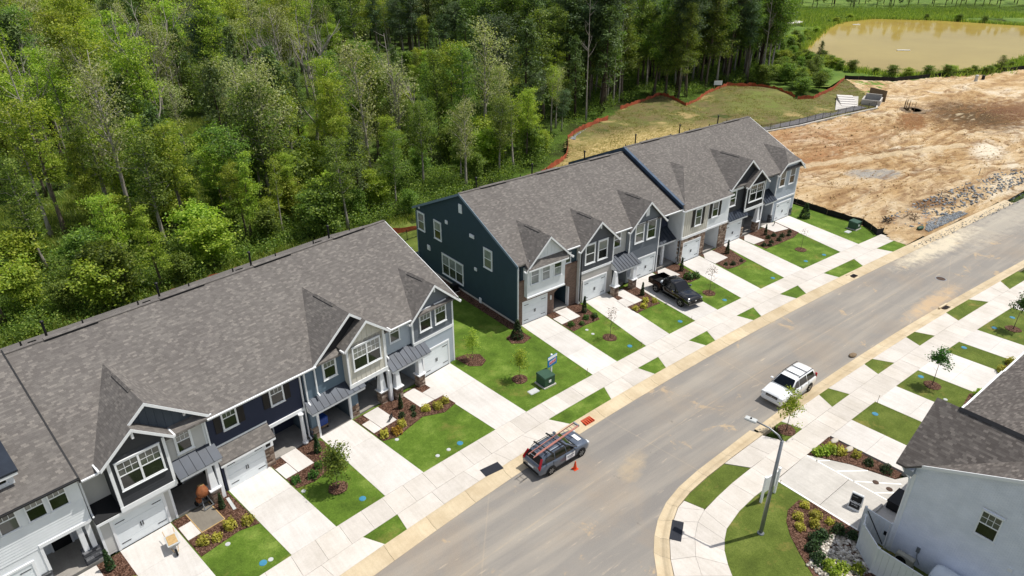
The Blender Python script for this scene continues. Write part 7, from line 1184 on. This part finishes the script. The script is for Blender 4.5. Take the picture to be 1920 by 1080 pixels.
# white fence, gate and equipment beside the near house
vf=empty("vinyl_fence",P(-.3,30.6),0,label="white vinyl fence around the near house's side yard",cat="fence"); o_=Vector(P(-.3,30.6))
pl=[(.3,30.35),(-.42,30.62),(-1.4,31.9),(-1.42,34.3),(-1.44,36.7),(-1.46,39)]
for a,b in zip(pl,pl[1:]):
    p,q=Vector(P(*a))-o_,Vector(P(*b))-o_; d=(q-p).normalized(); L=(q-p).length; n=max(1,round(L/.3))
    for i in range(n): x,y=p+d*(L*i/n+.005),p+d*(L*(i+1)/n-.005); MB().bar(x+Vector((0,0,.92)),y+Vector((0,0,.92)),.03,1.68).build("board","fence_vinyl",vf)
    MB().bar(p+Vector((0,0,1.79)),q+Vector((0,0,1.79)),.06,.09).build("top_rail","fence_vinyl",vf); MB().bar(p+Vector((0,0,.1)),q+Vector((0,0,.1)),.06,.12).build("bottom_rail","fence_vinyl",vf)
for a in pl: p=Vector(P(*a))-o_; MB().box(-.06,.06,-.06,.06,0,1.86).build("post","fence_vinyl",vf,loc=p); MB().hexa([(-.08,-.08,1.86),(.08,-.08,1.86),(.08,.08,1.86),(-.08,.08,1.86)],[(-.01,-.01,1.93),(.01,-.01,1.93),(.01,.01,1.93),(-.01,.01,1.93)]).build("post_cap","fence_vinyl",vf,loc=p)
gt=empty("yard_gate",P(.9,30.1),R(-92),label="white vinyl gate with a black diagonal brace beside the near house",cat="gate"); 
for i in range(5): MB().box(.02+i*.27,.27+i*.27,-.02,.02,.08,1.78).build("board","fence_vinyl",gt)
MB().box(0,1.4,-.035,.035,1.72,1.82).build("gate_rail","fence_vinyl",gt); MB().box(0,1.4,-.035,.035,.06,.16).build("gate_rail","fence_vinyl",gt); MB().bar((.1,-.03,1.7),(1.3,-.03,.15),.05,.02,(0,1,0)).build("brace","black_paint",gt); MB().box(1.2,1.34,-.06,-.02,.85,1.1).build("latch","black_paint",gt); MB().box(-.1,.02,-.06,.06,0,1.9).build("post","fence_vinyl",gt); MB().box(1.4,1.54,-.07,.07,0,1.86).build("post","fence_vinyl",gt)
hv=empty("condenser_unit",P(.42,32.75,.02),R(-90),label="beige air conditioner behind the white fence",cat="air conditioner"); MB().box(-.45,.45,-.18,.18,.05,.72).build("case","hvac",hv,bevel=.03); MB().lathe([(.27,-.19),(.25,-.2),(.04,-.2)],16,'y',(-.12,0,.38)).build("fan_grille","dark_metal",hv); MB().box(-.48,.48,-.22,.22,0,.05).build("pad","concrete_old",hv)
tk_=empty("white_tank",P(.15,35.6,.02),R(-90),label="white rounded equipment cover beside the near house wall",cat="tank"); MB().lathe([(.35,-1.5),(.62,-1.42),(.72,-1.2),(.74,0),(.74,1.3),(.6,1.45)],20,'x',(0,0,.78)).build("shell","tank_white",tk_,smooth=True); MB().box(-1.2,1.2,-.4,.4,0,.2).build("skid","dark_metal",tk_); MB().lathe([(.07,.0),(.07,.1)],10,c=(1.2,-.3,1.45)).build("valve","black_paint",tk_)
mat_=empty("door_mat",P(4.6,30.55,ZW+.02),0,label="black storage box in the near house's shadow by the striped bay",cat="box"); MB().box(-.75,.75,-.4,.4,0,.55).build("box","black_paint",mat_,bevel=.03); MB().box(-.78,.78,-.43,.43,.55,.62).build("lid","plastic_black",mat_); mat_.name="storage_box"
ws=MB().prismx([(-.09,0),(-.06,.11),(.06,.11),(.09,0)],-.55,.55).build("wheel_stop","concrete_old",None,loc=P(3.3,29.95,ZW+.01),rot=R(0)); tag(ws,"low concrete wheel stop at the head of the parking pad","wheel stop")
for u,v,lb in ((7.15,25.15,"larger pale flat stone in the narrow bed"),(7.1,26.2,"smaller pale flat stone in the narrow bed")): o=MB().lathe([(.05,0),(.24,.02),(.26,.08),(.16,.13),(.02,.14)],9).build("landscape_stone","river_rock",None,smooth=True,loc=P(u,v,ZB)); o.scale=(1.5,.8,1); tag(o,lb,"stone")
# scraps at the edge of the bare plot
g=random.Random(3)
def scrap(name,u,v,label,mat,n,r_):
    m=MB()
    for i in range(n): a=Vector((g.uniform(-r_,r_),g.uniform(-r_,r_)*.6,g.uniform(0,.25))); b=a+Vector((g.uniform(-.6,.6),g.uniform(-.6,.6),g.uniform(-.05,.35))); m.bar(a,b,.06,.04)
    tag(m.build(name,mat,None,loc=P(u,v,.25)),label,"debris")
scrap("brush_pile",52.4,9.9,"pale heap of sticks and scraps at the plot's edge","timber_weathered",46,1.1); scrap("brush_pile",49.3,8.6,"dark clump of roots nearest the silt fence","bark_dark",34,.55); scrap("scrap_wood",57.5,9.2,"scattered dark wood scraps around the left metal post","timber_weathered",16,1.2); scrap("scrap_wood",64,8.6,"dark wood scraps around the second metal post","timber_weathered",18,1.5)
gb=MB().lathe([(.1,0),(.5,.02),(.45,.18),(.1,.24)],9).build("green_sheet","utility_blue",None,smooth=True,loc=P(50.3,11.9,.1)); gb.data.materials[0]=MAT["box_green"]; gb.scale=(1.3,.6,1); tag(gb,"crumpled green plastic sheet near the gravel","plastic sheet")
